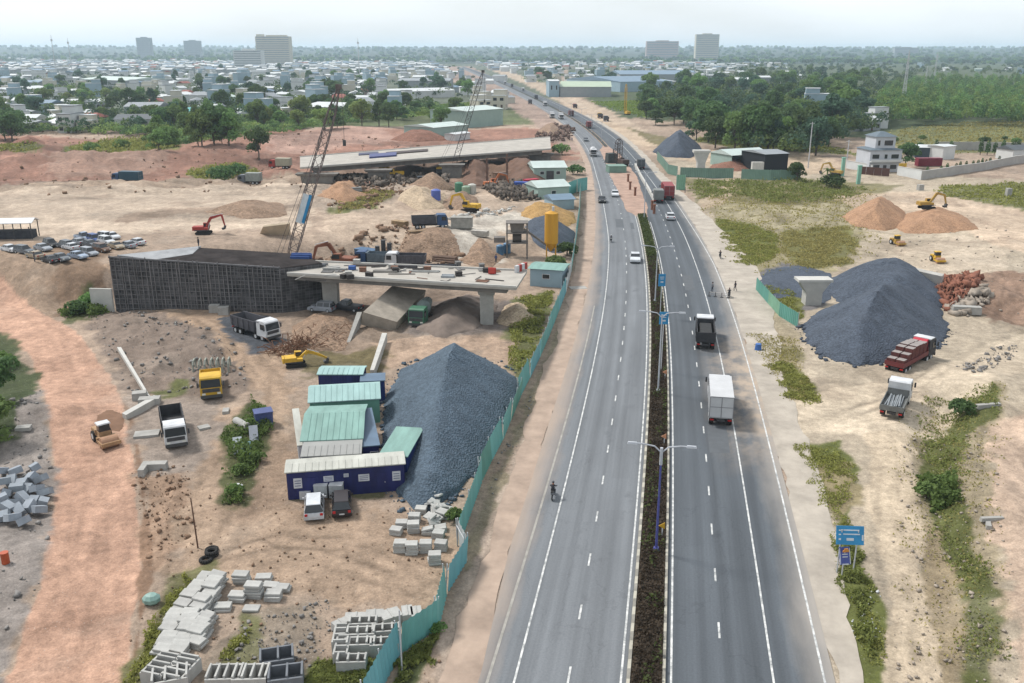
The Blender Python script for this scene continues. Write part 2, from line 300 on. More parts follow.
# ================================================================= GROUND
TAN = (184, 160, 138); PINK = (210, 164, 136); GREY = (150, 143, 136); BROWN = (150, 120, 98); LTAN = (198, 181, 156); GRASS = (104, 112, 62); DGR = (70, 84, 50)
RED = (168, 122, 102); GRAV = (84, 92, 102); TOWN = (120, 128, 112); OLIVE = (128, 126, 84); PALE = (214, 202, 184); MUD = (170, 148, 126)
ZONES = [  # outline on the photograph, colour, edge roughness in metres
    ([(-120, 125), (330, 128), (560, 118), (560, 60), (-120, 60)], (104, 116, 96), 6),
    ([(600, 118), (640, 118), (1150, 165), (1150, 56), (560, 60)], (82, 100, 66), 6),
    ([(-900, 64), (1900, 64), (1900, 52.4), (-900, 52.4)], (66, 84, 70), 20),
    ([(-120, 132), (130, 140), (260, 128), (330, 132), (560, 128), (575, 160), (420, 200), (260, 180), (-120, 215)], RED, 4),
    ([(40, 162), (140, 152), (170, 158), (160, 178), (60, 185)], (176, 140, 120), 3),
    ([(270, 135), (350, 128), (385, 132), (400, 140), (320, 152), (270, 156)], (186, 148, 130), 3),
    ([(-100, 146), (40, 148), (42, 153), (-100, 156)], (116, 122, 66), 3),
    ([(68, 150), (110, 140), (170, 142), (180, 153), (130, 158), (70, 158)], (112, 126, 62), 3),
    ([(186, 176), (240, 164), (262, 170), (240, 180), (196, 187)], (110, 118, 66), 2),
    ([(210, 128), (330, 130), (420, 126), (540, 124), (530, 108), (410, 112), (250, 118)], (108, 118, 76), 4),
    ([(395, 118), (470, 112), (475, 102), (420, 106)], (110, 132, 68), 3),
    ([(-100, 196), (130, 190), (250, 176), (330, 172), (330, 178), (240, 196), (130, 205), (-100, 214)], MUD, 4),
    ([(-100, 214), (150, 203), (280, 186), (330, 190), (300, 250), (200, 250), (100, 262), (-100, 256)], (206, 184, 160), 3),
    ([(120, 235), (200, 226), (290, 224), (290, 232), (190, 236), (130, 244)], (172, 148, 126), 2),
    ([(330, 195), (400, 185), (575, 195), (560, 260), (470, 262), (330, 255)], (200, 176, 152), 3),
    ([(430, 240), (540, 212), (545, 225), (480, 252), (500, 262), (440, 262)], (214, 204, 188), 2),
    ([(290, 196), (410, 186), (400, 215), (350, 230), (290, 225)], (184, 164, 144), 2),
    ([(335, 214), (382, 202), (398, 208), (372, 224), (338, 230)], (112, 116, 66), 2),
    ([(330, 160), (390, 158), (560, 150), (560, 190), (420, 190), (330, 182)], (152, 124, 104), 2),
    ([(455, 165), (545, 155), (545, 182), (460, 186)], (140, 108, 86), 1.5),
    ([(-60, 256), (60, 268), (110, 264), (112, 282), (80, 300), (50, 318), (-60, 285)], (168, 142, 118), 1.5),
    ([(60, 268), (108, 272), (112, 300), (80, 318), (50, 318)], (150, 122, 98), 1.2),
    ([(62, 312), (90, 296), (108, 298), (112, 314), (90, 322), (66, 324)], (92, 98, 56), 1.2),
    ([(86, 322), (120, 306), (190, 318), (240, 345), (262, 380), (230, 402), (180, 402), (130, 390), (112, 362)], (146, 128, 114), 1.5),
    ([(150, 390), (182, 380), (190, 392), (160, 402)], (108, 112, 64), 1),
    ([(110, 282), (205, 298), (290, 330), (290, 400), (272, 420), (235, 360), (180, 320), (110, 290)], (190, 160, 132), 1.2),
    ([(220, 318), (262, 312), (296, 330), (290, 345), (255, 352), (222, 336)], GRAV, 1),
    ([(285, 318), (345, 300), (430, 290), (530, 300), (520, 345), (470, 360), (330, 362), (285, 345)], (160, 138, 118), 1.5),
    ([(400, 330), (430, 300), (535, 300), (500, 330), (440, 342)], (134, 122, 114), 1.5),
    ([(380, 340), (470, 336), (535, 345), (520, 380), (470, 352), (380, 372)], (196, 166, 140), 1.2),
    ([(290, 350), (380, 350), (400, 380), (300, 380)], (122, 110, 74), 1.2),
    ([(515, 300), (556, 290), (545, 330), (520, 385), (508, 378)], (112, 116, 68), 1.2),
    # big pink haul road, its left and right banks
    ([(-80, 270), (0, 288), (42, 312), (80, 336), (108, 372), (122, 405), (132, 450), (139, 510), (140, 570), (133, 630), (125, 700), (0, 700), (20, 640), (42, 580), (52, 520), (54, 470), (50, 430), (44, 390), (26, 352), (-80, 310)], PINK, .25),
    ([(-80, 400), (20, 395), (40, 390), (50, 440), (54, 480), (50, 530), (40, 580), (18, 640), (-10, 690), (-80, 690)], (158, 148, 140), .8),
    ([(-80, 330), (0, 335), (24, 352), (36, 372), (30, 392), (14, 400), (10, 440), (-80, 470)], (74, 88, 52), 1),
    ([(140, 470), (180, 460), (200, 500), (190, 540), (150, 560), (140, 520)], (176, 144, 118), 1.2),
    ([(124, 400), (134, 450), (141, 510), (142, 570), (135, 630), (127, 700), (132, 700), (142, 630), (149, 570), (148, 510), (141, 450), (130, 400)], (150, 118, 94), .3),
    # yard around the cabins
    ([(190, 420), (290, 400), (290, 500), (400, 510), (470, 545), (440, 610), (300, 600), (190, 560)], (184, 156, 130), 1.5),
    ([(132, 395), (165, 400), (215, 400), (225, 430), (195, 470), (150, 478), (136, 440)], (166, 150, 136), 1.2),
    ([(222, 440), (250, 405), (272, 412), (270, 450), (245, 505), (222, 505)], (94, 100, 60), .8),
    ([(122, 690), (150, 620), (185, 575), (215, 560), (200, 600), (180, 640), (160, 690)], (118, 116, 74), .8),
    ([(200, 690), (215, 640), (250, 610), (320, 590), (330, 640), (310, 690)], (152, 136, 118), 1),
    ([(300, 690), (330, 650), (400, 660), (380, 690)], (96, 102, 58), .8),
    ([(225, 660), (240, 610), (258, 620), (250, 660)], (112, 112, 70), .7),
    ([(385, 690), (405, 655), (440, 632), (430, 660), (415, 690)], (84, 94, 54), .5),
    ([(290, 492), (380, 488), (382, 497), (290, 500)], (120, 116, 80), .5),
    # dusty strip between fence and highway
    ([(425, 700), (450, 600), (475, 560), (490, 500), (556, 340), (590, 240), (592, 190), (606, 195), (600, 300), (560, 480), (490, 690)], (198, 176, 156), .6),
    ([(458, 560), (476, 520), (500, 460), (540, 370), (556, 330), (562, 330), (530, 420), (490, 520), (466, 570)], (160, 146, 118), .5),
    ([(440, 66), (470, 66), (548, 108), (582, 150), (560, 150), (535, 124), (490, 96), (440, 76)], (176, 150, 134), 3),
    ([(486, 68), (500, 68), (540, 82), (610, 110), (668, 142), (640, 148), (600, 126), (560, 102), (520, 82)], (206, 182, 156), 2.5),
    # land on the other side of the highway
    ([(655, 150), (700, 160), (1100, 185), (1100, 700), (830, 700), (800, 480), (740, 300), (690, 190)], LTAN, 1),
    ([(600, 118), (690, 150), (800, 150), (860, 168), (800, 175), (700, 165), (650, 150), (590, 122)], (212, 186, 156), 1.5),
    ([(630, 128), (668, 138), (700, 150), (690, 154), (650, 142)], (130, 120, 80), 1),
    ([(690, 140), (740, 128), (790, 132), (860, 155), (800, 152), (740, 150)], (116, 124, 72), 2),
    ([(690, 182), (880, 186), (870, 205), (862, 262), (800, 276), (745, 280), (715, 225)], (168, 156, 118), 2),
    ([(740, 285), (800, 330), (800, 430), (770, 400), (755, 350)], (178, 162, 132), 1),
    ([(890, 395), (1000, 395), (1010, 690), (930, 690), (900, 520)], (172, 156, 126), 1),
    ([(682, 178), (800, 178), (900, 185), (860, 205), (780, 205), (730, 200), (700, 205)], (136, 128, 90), 1.5),
    ([(712, 205), (735, 212), (790, 206), (850, 202), (860, 232), (800, 240), (760, 236), (728, 225)], (178, 166, 132), 1.5),
    ([(715, 218), (745, 222), (778, 238), (776, 256), (750, 268), (738, 266), (722, 240)], (112, 120, 54), .5),
    ([(782, 232), (845, 226), (862, 244), (850, 264), (800, 270), (782, 252)], (128, 126, 70), 1),
    ([(745, 278), (780, 262), (815, 268), (830, 300), (800, 318), (760, 302)], (128, 124, 124), 1),
    ([(760, 284), (800, 292), (806, 318), (795, 324), (772, 304)], (122, 124, 66), .6),
    ([(725, 172), (738, 172), (734, 192), (722, 205), (702, 210), (700, 200), (722, 190)], (206, 182, 152), .8),
    ([(870, 260), (960, 235), (1010, 250), (1000, 300), (960, 280), (900, 280)], (214, 194, 168), 1),
    ([(830, 195), (960, 190), (1100, 230), (1100, 270), (990, 245), (960, 225), (880, 225)], (216, 190, 162), 1),
    ([(940, 185), (1100, 180), (1100, 222), (1000, 205), (940, 195)], (124, 126, 78), 1.5),
    ([(880, 132), (960, 122), (1100, 120), (1100, 150), (900, 155)], (122, 126, 78), 2),
    ([(940, 275), (1030, 270), (1040, 330), (990, 325), (950, 305)], (164, 132, 110), 1.2),
    ([(768, 360), (790, 362), (815, 385), (820, 402), (800, 408), (782, 400)], (118, 118, 64), .6),
    ([(760, 345), (800, 345), (806, 358), (775, 360)], (150, 140, 100), .6),
    ([(795, 445), (840, 440), (858, 470), (850, 520), (870, 570), (888, 610), (886, 690), (858, 690), (848, 620), (835, 590), (826, 560), (840, 520), (815, 500), (808, 470)], (108, 116, 52), .5),
    ([(810, 465), (850, 462), (858, 500), (840, 520), (815, 498)], (164, 148, 110), .6),
    ([(935, 400), (990, 398), (1000, 420), (965, 435), (960, 500), (975, 560), (1005, 630), (990, 690), (960, 690), (962, 600), (935, 520), (915, 490), (925, 450)], (100, 106, 54), .6),
    ([(905, 520), (935, 530), (955, 600), (958, 690), (925, 690), (920, 600)], (170, 150, 118), .8),
    ([(870, 430), (912, 430), (935, 690), (885, 690), (892, 610), (872, 520)], (220, 198, 168), .5),
    ([(990, 430), (1100, 400), (1100, 690), (1010, 690), (1005, 600), (985, 520)], (216, 186, 160), 1),
    ([(860, 380), (920, 385), (980, 345), (1060, 320), (1060, 360), (990, 390), (930, 430), (800, 430), (770, 420), (790, 405)], (222, 202, 174), .8),
]
RUTS = [  # wheel tracks pressed into the dirt: line on the photograph, spacing of the two ruts, strength
    ([(884, 430), (890, 520), (905, 690)], 1.8, .10), ([(840, 415), (900, 400), (960, 360), (1030, 330)], 1.8, .12), ([(770, 430), (840, 420), (890, 395)], 2., .10),
    ([(110, 275), (180, 305), (240, 345), (262, 385), (255, 430), (210, 480)], 1.9, .16), ([(120, 282), (200, 315), (250, 350), (285, 400), (280, 440)], 2., .12),
    ([(200, 560), (280, 540), (350, 545), (440, 600)], 1.9, .13), ([(240, 520), (330, 560), (420, 590)], 1.9, .11), ([(262, 440), (250, 500), (210, 560), (150, 600)], 1.9, .13),
    ([(190, 470), (185, 540), (150, 620)], 1.8, .12), ([(70, 340), (110, 420), (112, 520), (95, 690)], 2., .07), ([(55, 345), (84, 420), (86, 520), (50, 690)], 2., .07), ([(20, 305), (80, 360), (100, 480), (80, 640)], 2.1, .06),
    ([(0, 235), (100, 228), (220, 240)], 2, .12), ([(20, 250), (120, 246), (260, 236), (330, 215)], 2, .12), ([(0, 222), (150, 214), (300, 205), (420, 196)], 2, .10),
    ([(330, 245), (440, 245), (520, 225), (550, 205)], 2, .12), ([(380, 195), (470, 192), (540, 200)], 2, .12),
    ([(960, 235), (1010, 250), (1024, 280)], 2, .12), ([(900, 230), (980, 245), (1010, 290), (1000, 330)], 2, .12), ([(735, 170), (730, 195), (705, 212), (760, 225), (800, 245), (830, 262)], 1.8, .12),
    ([(840, 200), (920, 205), (1000, 230), (1060, 260)], 2, .10), ([(500, 560), (470, 620), (450, 690)], 1.8, .12), ([(530, 470), (490, 590), (470, 690)], 1.8, .10),
]
_r2 = random.Random(3)
RUTS = RUTS+[([(a+_r2.uniform(-1, 1)*(4+(b-150)*.03), b+_r2.uniform(-3, 3)) for a, b in P], g*_r2.uniform(.9, 1.1), k*_r2.uniform(.4, .8)) for P, g, k in RUTS for _ in range(3)]
def build_ground():
    rows = list(np.linspace(4, 40, 26))
    Y = 41.0
    while Y < 900:
        rows.append(Y); Y += max(.16, 1.45*(Y+12.6)**2/38763)
    while Y < 16000:
        rows.append(Y); Y *= 1.06
    rows = np.array(rows)
    t = np.concatenate([np.linspace(-1.15, -.64, 40)[:-1], np.arange(-.64, .64, .0021), np.linspace(.64, 1.15, 40)[1:]])
    yy, tt = np.meshgrid(rows, t, indexing='ij')
    xx = tt*(yy*cp+CAM_H*sp); x = xx.ravel(); y = yy.ravel()
    z = zt(x, y)
    n1 = fbm(x, y, 9, 4); n2 = fbm(x+200, y+77, 2.5, 3); n3 = fbm(x-90, y+300, 60, 3); n4 = fbm(x+33, y-120, .9, 2)
    base = np.array(alb(dull(TAN))); c = np.tile(base, (len(x), 1))
    zy = y*cp-(z-CAM_H)*sp
    for P, col, s in ZONES:
        pw = W2(P); p = np.array(pw); x0, y0 = p.min(0)-s*5; x1, y1 = p.max(0)+s*5
        ix = np.where((x > x0) & (x < x1) & (y > y0) & (y < y1))[0]
        if not len(ix): continue
        d = polysd(pw, x[ix], y[ix])+(n1[ix]*1.3+n2[ix]*1.2+n4[ix]*.6)*s*1.3
        w = (sstep(-s*.5, s*.5, d)*.96)[:, None]
        c[ix] = c[ix]*(1-w)+np.array(alb(dull(col)))*w
    for P, gap, k in RUTS:
        pw = W2(P); p = np.array(pw); x0, y0 = p.min(0)-4; x1, y1 = p.max(0)+4
        ix = np.where((x > x0) & (x < x1) & (y > y0) & (y < y1))[0]
        d = linesd(pw, x[ix], y[ix])+n1[ix]*.5
        wdt = np.maximum(.28, zy[ix]/FOC*.8)
        kk = (np.exp(-((d-gap/2)/wdt)**2)*k*1.25-np.exp(-(d/(gap*.33))**2)*k*.35)*np.clip(.6+n2[ix], .15, 1.3)
        c[ix] *= (1-kk)[:, None]; z[ix] -= kk*.10
    # patches of damp, pebbly or bleached soil, each with its own outline
    m = 1+.16*n1+.10*n2+.12*n3+.07*n4
    stk = fbm(x*.22+40, y+11, 13, 5); stw = sstep(150, 200, y)*(1-sstep(560, 700, y))*(1-.6*sstep(20, 60, x))*.55
    c = c*(1+(stk*stw*1.15))[:, None]
    fine = fbm(x*1.0+71, y*.6-20, 1.7, 3); c0 = 1+.20*fine
    m = m*c0
    pale = sstep(.25, .55, fbm(x+500, y+10, 7, 4))[:, None]*.12
    c = c*m[:, None]; c = c*(1-pale)+np.array(alb((216, 204, 188)))*pale
    damp = sstep(.12, .5, fbm(x-300, y+610, 9, 5))[:, None]*.36
    c = c*(1-damp*np.array([.55, .6, .62]))
    c = np.clip(c, .01, .85)
    nr_, nc_ = yy.shape; i = np.arange(nr_*nc_).reshape(nr_, nc_)
    F = np.stack([i[:-1, :-1], i[:-1, 1:], i[1:, 1:], i[1:, :-1]], -1).reshape(-1, 4)
    m = bpy.data.materials.new('soil'); m.use_nodes = True; n = m.node_tree.nodes; l = m.node_tree.links; b = n['Principled BSDF']
    b.inputs['Roughness'].default_value = .95; b.inputs['Specular IOR Level'].default_value = .15
    at = n.new('ShaderNodeVertexColor'); at.layer_name = 'Col'; t_ = n.new('ShaderNodeTexCoord')
    out = at.outputs['Color']
    for sc, lo, hi, det in ((.28, .80, 1.18, 5), (1.1, .72, 1.26, 6), (6., .78, 1.2, 3)):
        z_ = n.new('ShaderNodeTexNoise'); z_.inputs['Scale'].default_value = sc; z_.inputs['Detail'].default_value = det; z_.inputs['Roughness'].default_value = .7; l.new(t_.outputs['Object'], z_.inputs['Vector'])
        mr = n.new('ShaderNodeMapRange'); mr.inputs['From Min'].default_value = .3; mr.inputs['From Max'].default_value = .7; mr.inputs['To Min'].default_value = lo; mr.inputs['To Max'].default_value = hi
        l.new(z_.outputs['Fac'], mr.inputs['Value']); vm = n.new('ShaderNodeVectorMath'); vm.operation = 'SCALE'; l.new(out, vm.inputs[0]); l.new(mr.outputs['Result'], vm.inputs['Scale']); out = vm.outputs['Vector']
    vo = n.new('ShaderNodeTexVoronoi'); vo.inputs['Scale'].default_value = 2.2; l.new(t_.outputs['Object'], vo.inputs['Vector'])
    st = n.new('ShaderNodeMapRange'); st.inputs['From Min'].default_value = .06; st.inputs['From Max'].default_value = .12; st.inputs['To Min'].default_value = .55; st.inputs['To Max'].default_value = 0; l.new(vo.outputs['Distance'], st.inputs['Value'])
    mm = n.new('ShaderNodeMix'); mm.data_type = 'RGBA'; mm.inputs['B'].default_value = (.40, .36, .32, 1); l.new(st.outputs['Result'], mm.inputs['Factor']); l.new(out, mm.inputs['A']); l.new(mm.outputs['Result'], b.inputs['Base Color'])
    bn = n.new('ShaderNodeTexNoise'); bn.inputs['Scale'].default_value = 1.6; bn.inputs['Detail'].default_value = 8; bn.inputs['Roughness'].default_value = .7; l.new(t_.outputs['Object'], bn.inputs['Vector'])
    bp = n.new('ShaderNodeBump'); bp.inputs['Strength'].default_value = .55; bp.inputs['Distance'].default_value = .35; l.new(bn.outputs['Fac'], bp.inputs['Height']); l.new(bp.outputs['Normal'], b.inputs['Normal'])
    o = npmesh('ground', np.stack([x, y, z], 1), F, m, col=c, smooth=True); o['kind'] = 'structure'
build_ground()
# haze: the air over the whole scene
hb = MB(); hb.box(-17500, 17500, -60, 16500, -8, 150)
hm = bpy.data.materials.new('haze_air'); hm.use_nodes = True; hn = hm.node_tree.nodes; hn.clear()
pv = hn.new('ShaderNodeVolumePrincipled'); pv.inputs['Density'].default_value = HAZE_DENSITY; pv.inputs['Color'].default_value = (.68, .86, 1.0, 1); pv.inputs['Anisotropy'].default_value = .2
ho = hn.new('ShaderNodeOutputMaterial'); hm.node_tree.links.new(pv.outputs['Volume'], ho.inputs['Volume'])
haze = hb.build('haze', hm); haze['kind'] = 'stuff'; tag(haze, 'pale bluish air over the whole landscape', 'haze')
# ================================================================= HIGHWAY
def strip(name, o0, o1, Y0, Y1, z, mat, kind='structure', step=1.5, wob=0):
    ys = []; Y = Y0
    while Y < Y1: ys.append(Y); Y += max(step, (Y*.012))
    ys.append(Y1); ys = np.array(ys); bx = BX(ys)
    f = lambda o: (np.interp(ys, [p[0] for p in o], [p[1] for p in o]) if isinstance(o, list) else np.full(len(ys), float(o)))
    a = bx+f(o0); b = bx+f(o1)
    if wob: b = b+fbm(ys, ys*.3+40, 4, 3)*wob; 
    if wob and isinstance(o0, list): a = a+fbm(ys+90, ys*.3, 4, 3)*wob
    nc = 9; V = []; U = []
    for k in range(nc):
        s = k/(nc-1); V.append(np.stack([a*(1-s)+b*s, ys, np.full(len(ys), z)], 1)); U.append(np.stack([(a-bx)*(1-s)+(b-bx)*s, ys], 1))
    V = np.concatenate(V); U = np.concatenate(U); n = len(ys); F = []
    for k in range(nc-1):
        i = np.arange(n-1)+k*n; F.append(np.stack([i, i+n, i+n+1, i+1], 1))
    o = npmesh(name, V, np.concatenate(F), mat, uv=U)
    if kind: o['kind'] = kind
    return o
def road_mat(name, c, dustL=None, dustR=None, dark=.0):
    m = bpy.data.materials.new(name); m.use_nodes = True; n = m.node_tree.nodes; l = m.node_tree.links; b = n['Principled BSDF']; b.inputs['Roughness'].default_value = .82; b.inputs['Specular IOR Level'].default_value = .25
    uv = n.new('ShaderNodeUVMap')
    def noise(scale, sx, sy, det=4):
        g = n.new('ShaderNodeMapping'); g.inputs['Scale'].default_value = (sx, sy, 1); l.new(uv.outputs['UV'], g.inputs['Vector'])
        z = n.new('ShaderNodeTexNoise'); z.inputs['Scale'].default_value = scale; z.inputs['Detail'].default_value = det; z.inputs['Roughness'].default_value = .6; l.new(g.outputs['Vector'], z.inputs['Vector']); return z.outputs['Fac']
    def rng_(v, a, b_, c_, d):
        r = n.new('ShaderNodeMapRange'); r.inputs['From Min'].default_value = a; r.inputs['From Max'].default_value = b_; r.inputs['To Min'].default_value = c_; r.inputs['To Max'].default_value = d; l.new(v, r.inputs['Value']); return r.outputs['Result']
    def scale(cv, f):
        v = n.new('ShaderNodeVectorMath'); v.operation = 'SCALE'; l.new(cv, v.inputs[0]); l.new(f, v.inputs['Scale']); return v.outputs['Vector']
    rgb = n.new('ShaderNodeRGB'); rgb.outputs[0].default_value = (*alb(c), 1); out = rgb.outputs[0]
    out = scale(out, rng_(noise(1., 1.1, .012), .3, .7, .80, 1.18)); out = scale(out, rng_(noise(1., .25, .05), .3, .7, .90, 1.10)); out = scale(out, rng_(noise(6, 1, 1, 5), .3, .7, .90, 1.10))
    su = n.new('ShaderNodeSeparateXYZ'); l.new(uv.outputs['UV'], su.inputs[0]); wv = n.new('ShaderNodeMath'); wv.operation = 'MULTIPLY'; wv.inputs[1].default_value = 2*math.pi/1.75; l.new(su.outputs['X'], wv.inputs[0]); cs = n.new('ShaderNodeMath'); cs.operation = 'COSINE'; l.new(wv.outputs[0], cs.inputs[0])
    out = scale(out, rng_(cs.outputs[0], -1, 1, 1.04, .93)); out = scale(out, rng_(noise(.35, 1, .6, 8), .62, .70, 1., .80))
    vc = n.new('ShaderNodeTexVoronoi'); vc.feature = 'DISTANCE_TO_EDGE'; vc.inputs['Scale'].default_value = .16; gv = n.new('ShaderNodeMapping'); gv.inputs['Scale'].default_value = (1.6, .5, 1); l.new(uv.outputs['UV'], gv.inputs['Vector']); nd = n.new('ShaderNodeTexNoise'); nd.inputs['Scale'].default_value = .9; nd.inputs['Detail'].default_value = 5; l.new(uv.outputs['UV'], nd.inputs['Vector'])
    ad = n.new('ShaderNodeVectorMath'); ad.operation = 'MULTIPLY_ADD'; l.new(nd.outputs['Color'], ad.inputs[0]); ad.inputs[1].default_value = (2.4, 2.4, 0); l.new(gv.outputs['Vector'], ad.inputs[2]); l.new(ad.outputs['Vector'], vc.inputs['Vector']); out = scale(out, rng_(vc.outputs['Distance'], .0, .010, .86, 1.))
    # resurfaced patches
    bt = n.new('ShaderNodeTexBrick'); g = n.new('ShaderNodeMapping'); g.inputs['Scale'].default_value = (.145, .02, 1); g.inputs['Location'].default_value = (.03, .31, 0); l.new(uv.outputs['UV'], g.inputs['Vector']); l.new(g.outputs['Vector'], bt.inputs['Vector'])
    bt.inputs['Scale'].default_value = 2; bt.inputs['Mortar Size'].default_value = 0; bt.inputs['Color1'].default_value = (1, 1, 1, 1); bt.inputs['Color2'].default_value = (0, 0, 0, 1); bt.inputs['Bias'].default_value = -.55
    out = scale(out, rng_(bt.outputs['Color'], 0, 1, 1.02, .90))
    sx = n.new('ShaderNodeSeparateXYZ'); l.new(uv.outputs['UV'], sx.inputs[0])
    nn = noise(1., .35, .10, 6)
    for dd, colr in ((dustL, (190, 172, 156)), (dustR, (188, 180, 170))):
        if not dd: continue
        a = n.new('ShaderNodeMath'); a.operation = 'MULTIPLY_ADD'; l.new(nn, a.inputs[0]); a.inputs[1].default_value = dd[2]; l.new(sx.outputs['X'], a.inputs[2])
        f = rng_(a.outputs[0], dd[0]+dd[2]*.5, dd[1]+dd[2]*.5, 0, dd[3])
        mm = n.new('ShaderNodeMix'); mm.data_type = 'RGBA'; mm.inputs['B'].default_value = (*alb(colr), 1); l.new(f, mm.inputs['Factor']); l.new(out, mm.inputs['A']); out = mm.outputs['Result']
    if dustR:                             # earth carried onto the carriageway where the site track joins it
        sy_ = n.new('ShaderNodeMath'); sy_.operation = 'MULTIPLY_ADD'; l.new(sx.outputs['Y'], sy_.inputs[0]); sy_.inputs[1].default_value = 1/26; sy_.inputs[2].default_value = -104/26
        q_ = n.new('ShaderNodeMath'); q_.operation = 'POWER'; ab = n.new('ShaderNodeMath'); ab.operation = 'ABSOLUTE'; l.new(sy_.outputs[0], ab.inputs[0]); l.new(ab.outputs[0], q_.inputs[0]); q_.inputs[1].default_value = 2
        f1 = rng_(q_.outputs[0], 0, 1, 1, 0); f2 = rng_(sx.outputs['X'], 6.5, 13., 0, 1); mu = n.new('ShaderNodeMath'); mu.operation = 'MULTIPLY'; l.new(f1, mu.inputs[0]); l.new(f2, mu.inputs[1]); mu2 = n.new('ShaderNodeMath'); mu2.operation = 'MULTIPLY'; l.new(mu.outputs[0], mu2.inputs[0]); l.new(rng_(noise(1., .5, .35, 7), .38, .6, .15, 1.1), mu2.inputs[1]); mu2.use_clamp = True
        mm = n.new('ShaderNodeMix'); mm.data_type = 'RGBA'; mm.inputs['B'].default_value = (*alb((196, 178, 158)), 1); l.new(mu2.outputs[0], mm.inputs['Factor']); l.new(out, mm.inputs['A']); out = mm.outputs['Result']
    l.new(out, b.inputs['Base Color']); return m
YF = 2600
strip('left_carriageway', [(-40, -9.4), (50, -9.4), (65, -10.3), (90, -10.5), (150, -10.3), (230, -10), (330, -8.8), (420, -9.2), (3000, -9.6)], .25, -40, YF, .0, road_mat('asphalt_left', (134, 138, 142), (-8.0, -10.6, 3.0, .92)))
strip('right_carriageway', 2.7, [(-40, 14.), (180, 13.6), (240, 13.), (300, 11.8), (420, 12.6), (3000, 13.)], -40, YF, .004, road_mat('asphalt_right', (102, 108, 114), None, (11.2, 14.0, 3.2, .85)))
dust = M('road_dust', (190, 168, 150), .95, .26, .35, .3, detail=10); 
gravdust = M('shoulder_concrete', (194, 184, 170), .95, .26, .3, .3, detail=10)
strip('left_shoulder', [(-40, -9.2), (50, -9.2), (65, -10.1), (90, -10.3), (150, -10.1), (230, -9.8), (330, -8.6), (420, -9), (900, -9.4)], [(-40, -11.), (60, -12.2), (120, -13.2), (200, -13.3), (260, -12.2), (330, -11.), (420, -11.), (900, -12)], -40, 600, -.012, dust, wob=1.0)
strip('right_shoulder', [(-40, 13.9), (180, 13.5), (240, 12.9), (300, 11.4), (420, 10.7), (900, 10.5)], [(-40, 15.6), (49, 15.6), (75, 17.4), (110, 17.5), (140, 20.), (170, 21.5), (215, 18.5), (300, 14.5), (420, 15), (900, 16)], -40, 600, -.012, gravdust, wob=.9)
# painted lines
wp = bpy.data.materials.new('road_paint'); wp.use_nodes = True; _n = wp.node_tree.nodes; _l = wp.node_tree.links
_b = _n['Principled BSDF']; _b.inputs['Roughness'].default_value = .7; _u = _n.new('ShaderNodeTexCoord'); _z = _n.new('ShaderNodeTexNoise'); _z.inputs['Scale'].default_value = 1.3; _z.inputs['Detail'].default_value = 6; _z.inputs['Roughness'].default_value = .75
_l.new(_u.outputs['Object'], _z.inputs['Vector']); _r = _n.new('ShaderNodeValToRGB'); _r.color_ramp.elements[0].position = .36; _r.color_ramp.elements[0].color = (.20, .21, .21, 1); _r.color_ramp.elements[1].position = .58; _r.color_ramp.elements[1].color = (.56, .56, .54, 1)
_l.new(_z.outputs['Fac'], _r.inputs['Fac']); _l.new(_r.outputs['Color'], _b.inputs['Base Color'])
wp2 = M('worn_road_paint', (176, 172, 164), .9, .3, .8, detail=8)
lw = .15
def line(o, Y0, Y1, mat=wp, w=lw, z=.012): return strip('edge_line', o-w/2 if not isinstance(o, list) else [(a, b-w/2) for a, b in o], o+w/2 if not isinstance(o, list) else [(a, b+w/2) for a, b in o], Y0, Y1, z, mat, step=2)
line([(-40, -7.05), (190, -7.05), (230, -7.6), (300, -7.9), (380, -7.2), (3000, -7.1)], -40, 900); line(-.12, -40, 226); line(3.15, -40, 215)
line([(-40, 9.85), (200, 9.8), (240, 9.6), (300, 9.0), (900, 8.9)], -40, 900); line([(-40, 13.05), (170, 13.3), (215, 12.4), (250, 12)], -40, 250)
line([(-40, -9.), (140, -8.6)], 40, 140, wp2, .2)
def dashes(o, Y0, Y1, P=7.1, d=1.85, w=.15):
    V = []; F = []; Y = Y0
    while Y < Y1:
        if rng.random() > .06:
            i = len(V); of = o(Y) if callable(o) else o
            for y_, s in ((Y, -1), (Y, 1), (Y+d, 1), (Y+d, -1)): V.append((float(BX(y_))+of+s*w/2, y_, .013))
            F.append((i, i+1, i+2, i+3))
        Y += P
    o_ = npmesh('lane_line', V, F, wp); o_['kind'] = 'structure'
dashes(-3.55, 48.6, 600); dashes(6.5, 46.4, 420)
# median: kerbs, soil and the low hedge
soil_md = M('median_soil', (86, 74, 62), .95, .3, 1.2, .4)
strip('median_soil_bed', .5, 2.55, -40, 224, .10, soil_md)
def kerb(name, o0, o1, Y0, Y1, z1):
    kc = [M('kerb_pale', (205, 200, 184), .85, .2, .9), M('kerb_grey', (160, 156, 146), .9, .2, .9)]
    m = MB(); Y = Y0; k = 0
    while Y < Y1:
        L = 1.0 if Y < 230 else 12
        m.cur = (k % 2) if Y < 230 else 1; a = float(BX(Y)); b = float(BX(Y+L))
        y0, y1 = Y, Y+L-.015
        m.add([(a+o0, y0, -.05), (a+o1, y0, -.05), (b+o1, y1, -.05), (b+o0, y1, -.05), (a+o0+.03, y0, z1), (a+o1-.03, y0, z1), (b+o1-.03, y1, z1), (b+o0+.03, y1, z1)],
              [(3, 2, 1, 0), (4, 5, 6, 7), (0, 1, 5, 4), (1, 2, 6, 5), (2, 3, 7, 6), (3, 0, 4, 7)]); Y += L; k += 1
    o = m.build(name, kc); o['kind'] = 'structure'
kerb('median_kerb', .22, .5, 20, 224, .22); kerb('median_kerb', 2.55, 2.8, 20, 216, .22)
